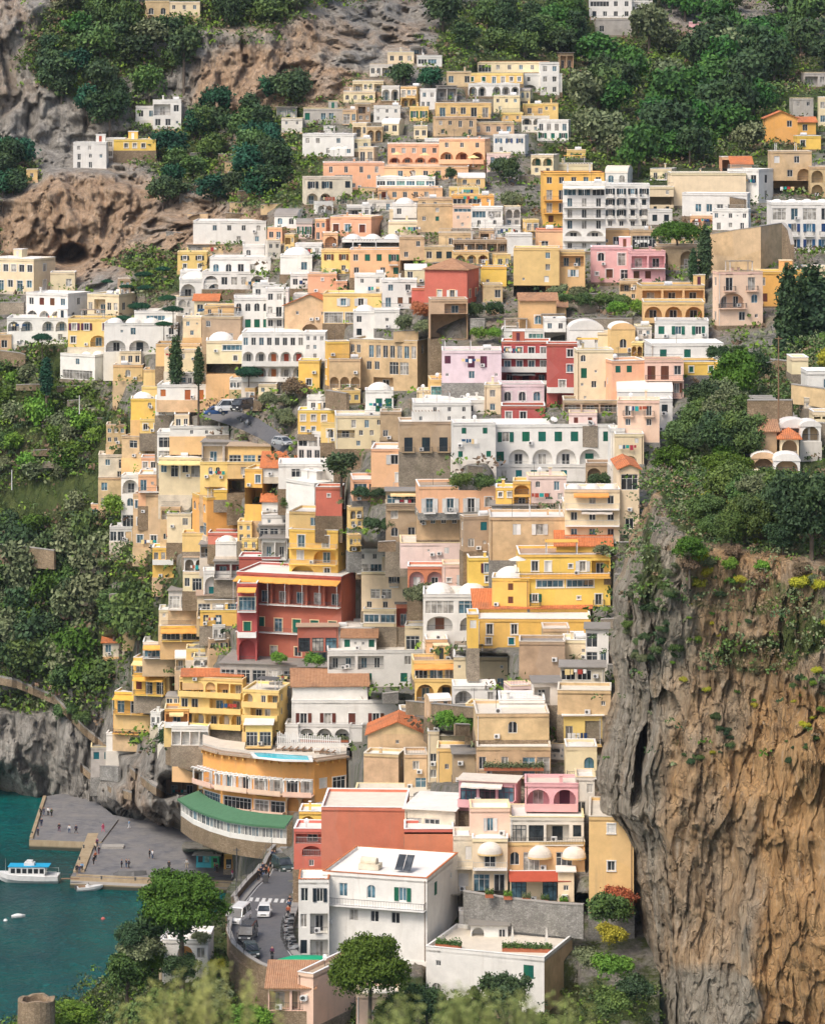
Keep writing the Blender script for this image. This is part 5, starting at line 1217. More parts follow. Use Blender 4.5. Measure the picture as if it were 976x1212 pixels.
# rows: from top silhouette to the bottom
Px = 700 + (1300 - 700) * Tt
for _ in range(6):
    tp = np.interp(Px, CXs, CT); Py = tp + (1270 - tp) * Rr ** 1.0; ed = np.interp(Py, EY, EX) + 5 * fbm(np.stack([Py * .03, Py * 0, Py * 0], -1), 4, True) - 1; Px = ed + (1300 - ed) * Tt
u = Px - ed
def cliff_depth(Px, Py, u):
    base = 436 - (Px - 720) * .055 - (Py - 700) * .012
    rim = np.interp(Px, [720, 775, 800, 830, 900, 976, 1300], [575, 588, 628, 650, 660, 665, 660]) 
    up = np.clip(rim - Py, 0, 400)
    base = base + up * np.interp(Px, [740, 800, 900, 1300], [.5, .42, .36, .36])
    q = np.clip(u / 60, 0, 1); base = base + 26 * (1 - q) ** 1.6
    return base, up
Dc, up = cliff_depth(Px, Py, u)
vegc = np.clip(up / 30, 0, 1) * .95 + 0.08
vegc = np.maximum(vegc, blobs(Px, Py, [(900, 770, 60, 30, .55), (900, 700, 110, 22, .5), (770, 660, 16, 60, .6), (860, 690, 50, 20, .4), (955, 740, 40, 30, .6)], 0))
warmc = blobs(Px, Py, [(930, 1070, 110, 170, .36), (850, 950, 60, 60, .16), (950, 880, 60, 70, .22), (830, 1050, 90, 120, .10), (760, 880, 35, 140, .08), (760, 720, 60, 70, -.04), (840, 1180, 60, 40, -.06)], .07)
cl_amp = 1 - np.clip(up / 40, 0, 1)
def disp_c(V):
    r = fbm(V * np.array([.06, .06, .016]) + 3, 5, True); r2 = fbm(V * np.array([.16, .16, .06]) + 21, 5, True); r3 = fbm(V * np.array([.5, .5, .22]), 5, True); r4 = fbm(V * .035 + 60, 4)
    stp = fbm(V * np.array([.03, .03, .10]) + 31, 4, True)
    e = np.clip(u / 16, .35, 1)
    f1 = facets(V, (.09, .09, .035), 2.0); f2 = facets(V, (.28, .28, .08), 7.0); f3 = facets(V, (.85, .85, .28), 17.0)
    dy = -(r * 3.4 + r2 * 1.4 + r3 * .7 + r4 * 9 + stp * 1.4 + f1 * 2.3 + f2 * 1.1 + f3 * .7) * cl_amp * e - (fbm(V * .1 + 5, 3) * 2.0) * (1 - cl_amp)
    for (x, y, rx, ry, dd, sl) in ((754, 902, 7, 40, 15, -.09), (750, 945, 8, 18, 3, 0), (920, 1222, 28, 20, 16, 0), (960, 850, 30, 4, 1.2, -.8)):
        xx = x + (Py - y) * sl if abs(sl) < .5 else x
        yy = y + (Px - x) * sl if abs(sl) >= .3 else y
        w = np.clip(1.2 - ((Px - xx) / rx) ** 2 - ((Py - yy) / ry) ** 2, 0, 1); dy = dy + dd * w
    Vn = V.copy(); Vn[..., 1] += dy; Vn[..., 0] += V[..., 0] / V[..., 1] * dy + (fbm(V * np.array([.2, .2, .1]) + 7, 4) * 1.6 + fbm(V * .05 + 70, 3) * 2) * cl_amp * .8; Vn[..., 2] += V[..., 2] * 0 + fbm(V * .09 + 33, 3) * 1.6 * cl_amp
    return Vn
# close the left flank and the top behind
PxL = np.hstack([Px[:, :1] + 0 * Px[:, :4], Px]); 
def hpad(a, f=None): return np.hstack([np.repeat(a[:, :1], 4, 1), a])
Py2 = hpad(Py); Px2 = hpad(Px); Dc2 = hpad(Dc); u2 = hpad(u); cl2 = hpad(cl_amp); vc2 = hpad(vegc); wc2 = hpad(warmc)
for q in range(4): Dc2[:, q] += (4 - q) * 22; Px2[:, q] += (4 - q) * 16 * np.clip((Rr[:, 0]) * 3, .1, 1)
Px, Py, u, cl_amp = Px2, Py2, u2, cl2
VCL = sheet('headland_cliff', Px, Py, Dc2, vc2, wc2, 'cliff_rock', disp=disp_c)
def ZC(px, py):
    """depth of the headland surface near a photo position"""
    dd = (Px - px) ** 2 + (Py - py) ** 2; i = np.unravel_index(np.argmin(dd + (np.arange(Px.shape[1]) < 5)[None, :] * 1e9), dd.shape); return VCL[i]

# ------------------------------------------------------------ sea
m, nt, b = newmat('sea_water'); g = G(nt)
sc = g.coord((1, .55, 1)); n1_ = g.noise(sc, .16, 5, .6); n2_ = g.noise(sc, .9, 5, .65); n3_ = g.noise(g.coord((1, .6, 1)), .018, 3, .5)
c = g.mix(g.ramp(n3_, [(.35, 0), (.65, 1)]), (.0, .06, .058), (.0, .135, .12)); c = g.mix(g.ramp(n1_, [(.35, 0), (.7, .6)]), c, (.0, .03, .05)); c = g.mix(g.ramp(n2_, [(.56, 0), (.72, .6)]), c, (.02, .24, .23))
g.l(c, b.inputs['Base Color']); b.inputs['Roughness'].default_value = .22; b.inputs['IOR'].default_value = 1.33; b.inputs['Specular IOR Level'].default_value = .3
ad = g.n('ShaderNodeMath', operation='MULTIPLY_ADD'); g.l(n1_, ad.inputs[0]); ad.inputs[1].default_value = 2.0; g.l(n2_, ad.inputs[2]); g.bump(ad.outputs[0], b, 1.0, 1.3)
mb = MB(); mb.poly([(-900, 150, 0), (500, 150, 0), (500, 1400, 0), (-900, 1400, 0)], 'sea_water'); mb.build('sea', kind='structure')
def PZ(px, py, z): return P(px, py, (H - z) * F / (py - HY))
# ------------------------------------------------------------ hotel with the pool, and the green roofed restaurant
def poly_building(name, pts, z0, bands, specs, wc, label, cat, sh='w', **k):
    """a building whose front follows a bent line of (photo column, depth)"""
    B = Bld(); B.far = False; B.sh = sh; B.fr = k.get('fr'); B.wm = WM(wc); B.wm_in = WM(k.get('inn', wc)); B.rail = 'p'; B.deep = k.get('deep', 1.5); B.trim = k.get('trim'); B.slab = 'trim_white'
    B.balc = k.get('balc', 'trim_white'); B.cap = 'trim_white'; B.aw = k.get('aw', 'w'); B.awo = 2; B.hump = False; B.postz = 0
    W = [Vector(((px - CX) * D / F, D, z0)) for px, D in pts]; o = W[0].copy()
    B.root = empty(name, o, 0, label, cat); B.wall = MB(); L = [p - o for p in W]
    for i in range(len(L) - 1):
        U = (L[i+1] - L[i]); w = U.length; U.normalize()
        face(B, L[i], U, w, bands, specs[i] if isinstance(specs[0], list) else specs)
    ztop = bands[0][1]; dp = k.get('depth', 10)
    bk = [Vector((p.x + (p.x + o.x) / (p.y + o.y) * dp, p.y + dp, 0)) for p in L]
    n = len(L)
    for a, c in ((L[0], bk[0]), (L[-1], bk[-1])): B.wall.poly([a, c, c + Vector((0, 0, ztop)), a + Vector((0, 0, ztop))], B.wm)
    zb = Vector((0, 0, -k.get('base', 8)))
    for i in range(n - 1): B.wall.poly([L[i] + zb, L[i+1] + zb, L[i+1] - Vector((0, 0, .003)), L[i] - Vector((0, 0, .003))], k.get('bm', 'stone_brown'))
    for a, c in ((L[0], bk[0]), (L[-1], bk[-1])): B.wall.poly([a + zb, c + zb, c, a], k.get('bm', 'stone_brown'))
    B.wall.build('wall', B.root)
    if not k.get('noroof'):
        b = MB(); b.prism([(p.x, p.y) for p in L] + [(p.x, p.y) for p in bk[::-1]], ztop + .004, ztop + .3, 'roof_tan', k.get('rm', 'roof_cream')); b.build('roof', B.root)
    B.L = L; B.bk = bk; return B
h0 = 23.1
BP = poly_building('hotel', [(240, 630), (262, 625), (300, 621.5), (338, 619), (372, 618), (410, 622)], h0, [(8.1, 10.7), (4.3, 8.1), (0, 4.3)],
    [['n1', 'n1D2', 'G1'], ['n1', 'D2', 'G1=' ], ['n1', 'G1D1', 'G2='], ['n1', 'G1D1', 'T.A2'], ['n1', 's1G1', 'G1_'], ['n1', 'G2', 'A1_']], 'O',
    'orange pool hotel with a bent front, white pergola and stone arches above the green roof', 'hotel', trim='trim_white', fr='w', balc='plaster_Q')
L = BP.L
b = MB()
for i in range(len(L) - 1):                                          # projecting pool deck edge with brackets
    a, c = L[i], L[i+1]; U = (c - a).normalized(); N = Vector((U.y, -U.x, 0)); up = Vector((0, 0, 10.4))
    b.prism([tuple((a + N * 1.0)[:2]), tuple((c + N * 1.0)[:2]), tuple(c[:2]), tuple(a[:2])], 10.4, 10.68, 'roof_tan')
    for q in range(int((c - a).length / 1.5)):
        p = a + U * (q * 1.5 + .5); T = Matrix.Translation(p + Vector((0, 0, 9.7))) @ Matrix.Rotation(math.atan2(U.y, U.x), 4, 'Z'); b.box(0, -.7, 0, .25, -.01, .7, 'plaster_O', T)
b.build('deck_edge', BP.root)
for i in range(len(L) - 1):
    a, c = L[i], L[i+1]; U = (c - a).normalized(); N = Vector((U.y, -U.x, 0)); w_ = (c - a).length; me, LL = rail_mesh(w_, 'p')
    inst('railing', me, BP.root, a + N * .9 + Vector((0, 0, 10.7)), math.atan2(U.y, U.x), (w_ / LL, 1, 1))
    if i < 4:
        b = MB(); T = Matrix.Translation(a) @ Matrix.Rotation(math.atan2(U.y, U.x), 4, 'Z')
        b.box(0, -2.4, 4.15, w_, -.004, 4.3, 'plaster_Q', T); b.box(0, -2.45, 4.3, w_, -2.3, 5.1, 'plaster_Q', T)
        n_ = max(2, int(w_ / 3)); 
        for q in range(n_): x = w_ * (q + .02) / n_; b.box(x, -2.25, 4.3, x + .22, -2.05, 7.0, 'trim_white', T)
        for q in range(int(w_ / 1.1)): b.box(q * 1.1, -2.7, 7.0, q * 1.1 + .2, -.01, 7.2, 'trim_white', T)
        for y in (-2.5, -1.3): b.box(0, y, 7.2, w_, y + .2, 7.35, 'trim_white', T)
        b.build('pergola', BP.root)
zt = h0 + 11.0
m, nt, bb = newmat('pool_water'); bb.inputs['Base Color'].default_value = (.05, .55, .68, 1); bb.inputs['Roughness'].default_value = .08
g = G(nt); g.bump(g.noise(g.coord(), 1.2, 3), bb, .15, .1)
b = MB(); pool = [PZ(x, y, zt) for x, y in ((300, 892), (330, 893.5), (364, 896), (366, 901), (335, 900), (305, 897))]
c0 = sum(pool, Vector()) / len(pool)
b.prism([tuple(p[:2]) for p in pool], zt - .1, zt + .12, 'pool_water'); pw = b.build('swimming_pool', label='turquoise swimming pool on the roof deck of the orange hotel', cat='swimming pool')
b = MB()
for i in range(len(pool)):
    a, c = pool[i], pool[(i + 1) % len(pool)]; o1 = a + (a - c0).normalized() * .8; o2 = c + (c - c0).normalized() * .8
    b.poly([(a.x, a.y, zt + .18), (c.x, c.y, zt + .18), (o2.x, o2.y, zt + .18), (o1.x, o1.y, zt + .18)], 'trim_white'); b.poly([(o1.x, o1.y, zt + .18), (o2.x, o2.y, zt + .18), (o2.x, o2.y, zt - .1), (o1.x, o1.y, zt - .1)], 'trim_white')
b.build('rim', pw)
# white trellis fence behind the pool
b = MB(); a = Vector(((328 - CX) * 626 / F, 626, zt)); c = Vector(((402 - CX) * 622 / F, 622, zt)); U = (c - a); w_ = U.length; U.normalize(); T = Matrix.Rotation(math.atan2(U.y, U.x), 4, 'Z')
for q in range(34): x = w_ * q / 33; b.box(x, 0, -.3, x + .16, .1, 3.1 + .25 * math.sin(q * 1.7), 'trim_white', T)
b.box(0, .1, .5, w_, .16, .65, 'trim_white', T); b.box(0, .1, 2.2, w_, .16, 2.35, 'trim_white', T)
b.build('trellis_fence', label='white wooden trellis fence standing behind the pool deck', cat='fence', loc=a)
for q, (x, y) in enumerate(((326, 889.5), (334, 889.5), (342, 890), (350, 890), (358, 890.5), (378, 893), (386, 894), (372, 892))):
    if q == 0:
        b = MB(); b.box(0, 0, .25, 1.9, .65, .35, 'wood'); lou = b.build('sun_lounger', label='brown sun lounger on the deck beside the turquoise pool', cat='sun lounger', group='brown sun loungers by the pool')
        b = MB(); T = Matrix.Translation((1.2, 0, .35)) @ Matrix.Rotation(R(-35), 4, 'Y'); b.box(0, 0, 0, .8, .65, .07, 'wood', T); b.build('backrest', lou)
        for xx in (.1, 1.7):
            b = MB(); b.box(xx, .05, 0, xx + .08, .6, .25, 'wood'); b.build('leg', lou)
        o = lou
    else:
        o = lou.copy(); C.objects.link(o)
        for ch in [c for c in bpy.data.objects if c.parent == lou]: cc = ch.copy(); C.objects.link(cc); cc.parent = o
    o.location = PZ(x, y, zt + .002); o.rotation_euler = (0, 0, .2)
# restaurant
plain('turf_green', (.075, .18, .085), .95, rand=.05)
r0 = 20.9
BR = poly_building('restaurant', [(214, 630), (228, 623), (248, 617), (272, 612), (302, 609), (339, 607)], r0, [(3.0, 3.2), (.8, 3.0), (0, .8)],
    [['n', 'G3', 'n'], ['n', 'G4', 'n'], ['n', 'G6', 'n'], ['n', 'G7', 'n'], ['n', 'G9', 'n']][:5], 'W', 'curved white waterfront restaurant glazed all round under a green roof', 'restaurant', fr='w', base=3.0, bm='stone_brown', noroof=True, depth=5, trim=None)
b = MB(); L = BR.L; fr_ = []; bk_ = []
for i, p in enumerate(L):
    d_ = L[min(i + 1, len(L) - 1)] - L[max(i - 1, 0)]; d_.normalize(); N = Vector((d_.y, -d_.x, 0)); fr_.append(p + N * .7 + Vector((0, 0, 3.2))); bk_.append(p - N * 3.4 + Vector((0, 0, 4.4)))
for i in range(len(L) - 1):
    b.poly([fr_[i], fr_[i+1], bk_[i+1], bk_[i]], 'turf_green'); dz = Vector((0, 0, -.35)); b.poly([fr_[i], fr_[i+1], fr_[i+1] + dz, fr_[i] + dz], 'turf_green'); b.poly([fr_[i] + dz, fr_[i+1] + dz, bk_[i+1] + dz, bk_[i] + dz], 'trim_white')
b.build('roof', BR.root)

# ------------------------------------------------------------ quay
m, nt, bb = newmat('quay_paving'); g = G(nt); v = g.n('ShaderNodeTexVoronoi', i_Scale=.9); g.l(g.coord(), v.inputs['Vector']); sep = g.n('ShaderNodeSeparateColor'); g.l(v.outputs['Color'], sep.inputs[0])
c = g.mix(sep.outputs[0], (.10, .105, .12), (.17, .17, .18)); c = g.mix(g.ramp(g.noise(g.coord(), .25, 6, .7), [(.35, 0), (.7, 1)]), c, (.21, .20, .19)); g.l(c, bb.inputs['Base Color']); bb.inputs['Roughness'].default_value = .8
m, nt, bb = newmat('quay_wall'); g = G(nt); z_ = g.n('ShaderNodeSeparateXYZ'); g.l(g.coord(), z_.inputs[0])
c = g.mix(g.ramp(g.noise(g.coord((1, 1, .4)), .5, 6, .7), [(.3, 0), (.7, 1)]), (.27, .20, .12), (.42, .34, .23)); mr = g.n('ShaderNodeMapRange'); mr.inputs[1].default_value = .5; mr.inputs[2].default_value = .9; g.l(z_.outputs[2], mr.inputs[0])
c = g.mix(mr.outputs[0], (.05, .055, .04), c); g.l(c, bb.inputs['Base Color'])
def flat(pts, z): return [tuple(PZ(x, y, z)[:2]) for x, y in pts]
b = MB(); b.prism(flat([(53, 943), (44, 967), (34.5, 994), (100, 996.5), (120, 996.5), (140, 970), (110, 945), (80, 938)], 2.0), -5, 2.0, 'quay_wall', 'quay_paving')
b.prism(flat([(104, 985), (86, 1034), (83.7, 1037.5), (180, 1042), (280, 1046), (352, 1048), (352, 1000), (250, 985), (150, 968), (112, 960)], 1.7), -5.1, 1.7, 'quay_wall', 'quay_paving')
b.build('quay', kind='structure')
b = MB(); b.prism(flat([(83.5, 1040), (83, 1046), (180, 1050), (350, 1054), (352, 1049), (180, 1043)], .9), -5, .9, 'quay_wall', 'concrete'); b.build('landing_ledge', kind='structure')
# light kerbs along the quay
b = MB()
def kerb(pts, z, wd, hgt, mat):
    for (a, c) in zip(pts[:-1], pts[1:]):
        A, Cc = PZ(*a, z), PZ(*c, z); U = Cc - A; l = U.length; T = Matrix.Translation(A) @ Matrix.Rotation(math.atan2(U.y, U.x), 4, 'Z'); b.box(0, 0, 0, l, wd, hgt, mat, T)
kerb([(51, 944), (43.5, 967), (35, 993)], 2.004, .7, .4, 'quay_wall'); kerb([(104, 988), (86.5, 1033)], 1.704, 2.2, .3, 'quay_wall'); kerb([(90, 1037), (180, 1041.5), (300, 1046)], 1.704, .5, .3, 'quay_wall'); kerb([(120, 1005), (146, 1005)], 1.704, 2.5, .4, 'concrete')
b.build('quay_kerb', kind='structure')

# ------------------------------------------------------------ boats
def ring(x, hw, zk, zg, fl=.0): return [(x, -hw, zg), (x, -hw * .92, zg * .5 + zk * .5), (x, -hw * .45, zk), (x, hw * .45, zk), (x, hw * .92, zg * .5 + zk * .5), (x, hw, zg)]
fb = empty('ferry_boat', PZ(-3, 1043.5, 0), R(-3), 'white passenger boat with a bright blue canopy moored at the quay', 'boat')
b = MB(); b.loft([ring(0, .05, .9, 2.1), ring(.8, .8, .3, 1.95), ring(2.2, 1.5, -.2, 1.75), ring(4.5, 1.9, -.4, 1.6), ring(9, 1.95, -.4, 1.5), ring(12.2, 1.8, -.3, 1.5)], 'metal_white'); hull = b.build('hull', fb)
b = MB(); b.box(2.6, -1.45, 1.5, 9.6, 1.45, 1.95, 'metal_white'); b.box(2.6, -1.45, 2.9, 9.6, 1.45, 3.2, 'metal_white')
for q in range(7): x = 2.6 + q * 1.14; b.box(x, -1.46, 1.95, x + .25, 1.46, 2.9, 'metal_white')
b.box(2.4, -1.3, 1.6, 2.6, 1.3, 3.1, 'metal_white'); cb = b.build('cabin', fb)
for q in range(6):
    for y in (-1.42, 1.4): bb_ = MB(); x = 2.88 + q * 1.14; bb_.box(x, y, 1.97, x + .84, y + .02, 2.88, 'glass_dark'); bb_.build('window', cb)
plain('canopy_blue', (.02, .36, .62), .6)
b = MB(); b.box(2.3, -1.6, 3.2, 6.9, 1.6, 3.32, 'canopy_blue'); b.box(7.0, -1.6, 3.25, 10.4, 1.6, 3.37, 'canopy_blue'); b.build('canopy', fb)
b = MB(); b.box(5.4, -.8, 3.33, 7.4, .8, 3.9, 'metal_white'); b.box(5.8, -.6, 3.9, 7.0, .6, 4.25, 'metal_white'); b.build('life_raft_box', fb)
b = MB()
for x in (9.9, 11.9): 
    for y in (-1.5, 1.5): b.tube((x, y, 1.5), (x, y, 2.5 if x > 10.5 else 3.25), .04, .04, 'iron_pale')
for y in (-1.5, 1.5): b.tube((9.9, y, 2.45), (11.9, y, 2.45), .03, .03, 'iron_pale')
b.build('railing', fb); b = MB(); b.tube((1.6, 0, 1.8), (1.6, 0, 4.6), .04, .02, 'iron_pale'); b.build('mast', fb)
b = MB(); b.box(0, 0, 0, 3.6, .8, .08, 'wood'); 
for y in (0, .76): b.tube((0, y, .9), (3.6, y, .9), .03, .03, 'iron'); b.tube((1.8, y, 0), (1.8, y, .9), .03, .03, 'iron')
b.build('gangway', label='narrow gangway between the passenger boat and the quay', cat='gangway', loc=PZ(72, 1041, 1.75))
mo = empty('motorboat', PZ(91, 1055, 0), R(12), 'small white motorboat with a dark windscreen floating beside the quay', 'boat')
b = MB(); b.loft([ring(0, .85, -.1, .75), ring(1.6, .95, -.2, .8), ring(3.4, .8, -.1, .9), ring(4.5, .4, .2, 1.0), ring(5.1, .05, .6, 1.05)], 'metal_white'); b.build('hull', mo)
b = MB(); b.box(.3, -.6, .76, 1.6, .6, .95, 'wood'); b.build('seat', mo); b = MB(); b.box(1.9, -.55, .8, 2.4, .55, 1.15, 'metal_white'); b.build('console', mo)
b = MB(); b.box(2.25, -.5, 1.15, 2.3, .5, 1.5, 'glass_dark'); b.build('windscreen', mo); b = MB(); b.box(-.45, -.2, .3, -.02, .2, 1.1, 'iron'); b.build('outboard_motor', mo)
di = empty('dinghy', PZ(13.5, 1087, 0), R(10), 'tiny white covered dinghy alone on the open water', 'boat')
b = MB(); b.loft([ring(0, .3, 0, .5), ring(.8, .6, -.1, .55), ring(1.8, .5, -.1, .55), ring(2.6, .05, .2, .6)], 'metal_white'); b.build('hull', di); b = MB(); b.dome(1.2, 0, .5, 1.0, .45, .3, 'metal_white'); b.build('cover', di)
plain('buoy_red', (.5, .12, .1), .5)
for x, y, mt, lb in ((6.5, 1090, 'metal_white', 'small white mooring buoy left of the tiny dinghy'), (122, 1088, 'buoy_red', 'small red mooring buoy below the motorboat')):
    b = MB(); b.dome(0, 0, 0, .4, .4, .35, mt); b.tube((0, 0, .3), (0, 0, .6), .06, .05, 'iron'); b.build('mooring_buoy', label=lb, cat='buoy', loc=PZ(x, y, 0), smooth=True)

ub = None
for q, (x, y) in enumerate(((134, 1035.5), (143, 1036), (152, 1036.5))):
    if ub is None:
        b = MB(); b.loft([[(0, -.1, 0), (0, 0, .3), (0, .1, 0)], [(1.0, -.7, 0), (1.0, 0, .75), (1.0, .7, 0)], [(2.6, -.75, 0), (2.6, 0, .8), (2.6, .75, 0)], [(3.6, -.6, 0), (3.6, 0, .7), (3.6, .6, 0)]], 'iron'); ub = b.build('upturned_boat', label='dark upturned rowing boat near the front rim of the quay', cat='boat', group='upturned boats on the quay'); o = ub
    else: o = ub.copy(); C.objects.link(o)
    o.location = PZ(x, y, 1.72); o.rotation_euler = (0, 0, .2 * q - .1)
bd = None
for q, (x, y) in enumerate(((90, 1030), (94, 1018), (99, 1004), (120, 1041), (160, 1042.5), (47, 960), (38, 988))):
    if bd is None: b = MB(); b.tube((0, 0, 0), (0, 0, .5), .16, .14, 'iron', 10); b.tube((0, 0, .5), (0, 0, .62), .24, .2, 'iron', 10); bd = b.build('mooring_bollard', label='squat iron mooring bollard on the rim of the quay', cat='bollard', group='mooring bollards'); o = bd
    else: o = bd.copy(); C.objects.link(o)
    o.location = PZ(x, y, 2.1 if y < 1000 else 2.0)
# ------------------------------------------------------------ kiosk and small harbour building
plain('kiosk_green', (.05, .40, .18), .6); plain('kiosk_blue', (.06, .42, .50), .6)
kk = empty('kiosk', PZ(232, 1027, 1.7), R(-4), 'green and turquoise ticket kiosk with a pale stepped roof on the quay', 'kiosk')
b = MB(); b.box(0, 0, 0, 3.0, 3, .9, 'kiosk_blue'); b.box(0, .3, .9, 3.0, 3, 2.6, 'kiosk_blue'); b.box(3.0, 0, 0, 4.6, 3, 2.6, 'kiosk_green'); wk = b.build('wall', kk)
b = MB(); b.box(.4, .24, 1.0, 1.3, .29, 2.2, 'glass_dark'); b.build('window', kk); b = MB(); b.box(1.7, .24, 1.0, 2.6, .29, 2.2, 'glass_green'); b.build('window', kk); b = MB(); b.box(3.4, -.05, 1.1, 4.2, -.01, 1.9, 'glass_dark'); b.build('window', kk)
b = MB(); b.loft([[(-.7, -1.2, 2.6), (5.2, -1.2, 2.6), (5.2, 3.7, 2.6), (-.7, 3.7, 2.6)], [(1.2, .8, 3.4), (3.6, .8, 3.4), (3.6, 2.2, 3.4), (1.2, 2.2, 3.4)]], 'kiosk_roof' if 'kiosk_roof' in M else 'trim_white'); b.loft([[(1.0, .6, 3.55), (3.8, .6, 3.55), (3.8, 2.4, 3.55), (1.0, 2.4, 3.55)], [(2.1, 1.3, 4.0), (2.7, 1.3, 4.0), (2.7, 1.7, 4.0), (2.1, 1.7, 4.0)]], 'trim_white'); b.build('roof', kk)
building(265, 1011, 288, 1029, 0, 'O', 'f', 'e2', 'k', 'little orange yellow harbour building with grey double doors beside the kiosk', {'A': '664', 'f': '1', 'cl': '0', 'tr': 'n'}); flush()
# ------------------------------------------------------------ the road at the bottom
def DR(y): return float(np.interp(y, [1000, 1035, 1060, 1100, 1140, 1155], [600, 520, 485, 455, 440, 434]))
def PR(x, y, dz=0): p = P(x, y, DR(y)); p.z += dz; return p
m, nt, bb = newmat('asphalt'); g = G(nt); c = g.mix(g.ramp(g.noise(g.coord(), 2.0, 6, .7), [(.3, 0), (.7, 1)]), (.085, .085, .09), (.13, .13, .135)); c = g.mix(g.ramp(g.noise(g.coord(), .18, 5, .6), [(.5, 0), (.7, .6)]), c, (.16, .15, .14)); g.l(c, bb.inputs['Base Color']); bb.inputs['Roughness'].default_value = .9
plain('road_paint', (.62, .62, .60), .8); plain('pavement_grey', (.30, .29, .27), .9)
EDG = [(1003, 341, 353), (1020, 325, 353), (1036, 318, 351), (1050, 303, 350), (1065, 291, 347), (1080, 279, 342), (1095, 272, 337), (1110, 270, 336), (1125, 276, 342), (1138, 290, 352), (1148, 306, 366), (1156, 325, 385)]
ys = np.linspace(1003, 1156, 60); xl = np.interp(ys, [e[0] for e in EDG], [e[1] for e in EDG]); xr = np.interp(ys, [e[0] for e in EDG], [e[2] for e in EDG])
def strip(name, xa, xb, dz, mat, y0=0, y1=60, skirt=2.0):
    b = MB(); 
    for i in range(y0, y1 - 1):
        p = [PR(xa[i], ys[i], dz), PR(xb[i], ys[i], dz), PR(xb[i+1], ys[i+1], dz), PR(xa[i+1], ys[i+1], dz)]; b.poly(p, mat)
        for a, c in ((p[0], p[3]), (p[1], p[2])): b.poly([a, c, c - Vector((0, 0, skirt)), a - Vector((0, 0, skirt))], mat)
    return b.build(name, kind='structure')
strip('road', xl, xr, 0, 'asphalt'); strip('pavement', xl - 9, xl, .13, 'pavement_grey', 0, 26); strip('pavement_edge', xr, xr + 9, .14, 'pavement_grey', 6, 60)
b = MB()
for q in range(7):
    x = 296 + q * 7.4; y = 1062.5 + q * .35
    b.poly([PR(x, y, .008), PR(x + 4, y + .2, .008), PR(x + 2.4, y + 4.6, .008), PR(x - 2.0, y + 4.4, .008)], 'road_paint')
b.build('crosswalk_marking', kind='structure')
b = MB()
for i in range(8, 56): b.poly([PR(xl[i] + 1.5, ys[i], .006), PR(xl[i] + 2.3, ys[i], .006), PR(xl[i+1] + 2.3, ys[i+1], .006), PR(xl[i+1] + 1.5, ys[i+1], .006)], 'road_paint'); b.poly([PR(xr[i] - 2.6, ys[i], .006), PR(xr[i] - 1.8, ys[i], .006), PR(xr[i+1] - 1.8, ys[i+1], .006), PR(xr[i+1] - 2.6, ys[i+1], .006)], 'road_paint')
b.build('edge_line', kind='structure')

def wall_run(name, pts, th, mat, label, cat='wall', cap=None, batter=0.0, D=None):
    """free standing or retaining wall through (column, top row, bottom row, depth)"""
    b = MB(); A = []
    for (x, yt, yb, d) in pts: t_ = P(x, yt, d); bt = P(x, yb, d); A.append((t_, bt))
    for (t0, b0), (t1, b1) in zip(A[:-1], A[1:]):
        U = (t1 - t0); U.z = 0; U.normalize(); N = Vector((-U.y, U.x, 0)) * th
        if N.y < 0: N = -N
        f = [b0, b1, t1, t0]; k = [v + N for v in f]
        b.poly(f, mat); b.poly(k, mat); b.poly([t0, t1, t1 + N, t0 + N], mat); b.poly([b0, b0 + N, t0 + N, t0], mat); b.poly([b1, b1 + N, t1 + N, t1], mat)
        if cap: e = -N.normalized() * .08; u = Vector((0, 0, .004)); h_ = Vector((0, 0, .14)); b.poly([t0 + e + h_, t1 + e + h_, t1 + N - e + h_, t0 + N - e + h_], cap); b.poly([t0 + e + u, t1 + e + u, t1 + e + h_, t0 + e + h_], cap)
    return b.build(name, label=label, cat=cat)
wall_run('road_parapet', [(xl[i] - (9.5 if i < 27 else 1.5), ys[i] - 8, ys[i] + (12 if i < 40 else 20), DR(ys[i])) for i in range(2, 60, 3)], .45, 'stone_brown', 'long curved stone parapet along the outer edge of the road', 'wall', 'concrete')
wall_run('retaining_wall', [(271, 1126, 1215, 446), (283, 1140, 1220, 441), (300, 1150, 1225, 437.5), (322, 1160, 1230, 434.5), (345, 1166, 1235, 433)], 1.0, 'stone_brown', 'tall brown stone retaining wall carrying the road bend', 'wall')
me, LL = rail_mesh(4, 'i')
for i in range(4, 55, 3):
    j = i + 3; a = PR(xl[i] - (9.5 if i < 27 else 1.5), ys[i] - 8); c = PR(xl[j] - (9.5 if j < 27 else 1.5), ys[j] - 8)
fence = empty('road_fence', PR(xl[4] - 9.5, ys[4] - 8), 0, 'thin dark wire fence standing on the curved road parapet', 'fence')
for i in range(4, 54, 3):
    j = i + 3
    def tp(i): p = P(xl[i] - (9.5 if i < 27 else 1.5), ys[i] - 8, DR(ys[i])); return p - fence.location
    a, c = tp(i), tp(j); u_ = c - a; b = MB()
    b.tube(a, a + Vector((0, 0, 1.9)), .04, .04, 'iron', 5)
    for zz in (.5, 1.0, 1.5, 1.85): b.tube(a + Vector((0, 0, zz)), c + Vector((0, 0, zz)), .018, .018, 'iron', 4)
    b.build('fence_bay', fence)

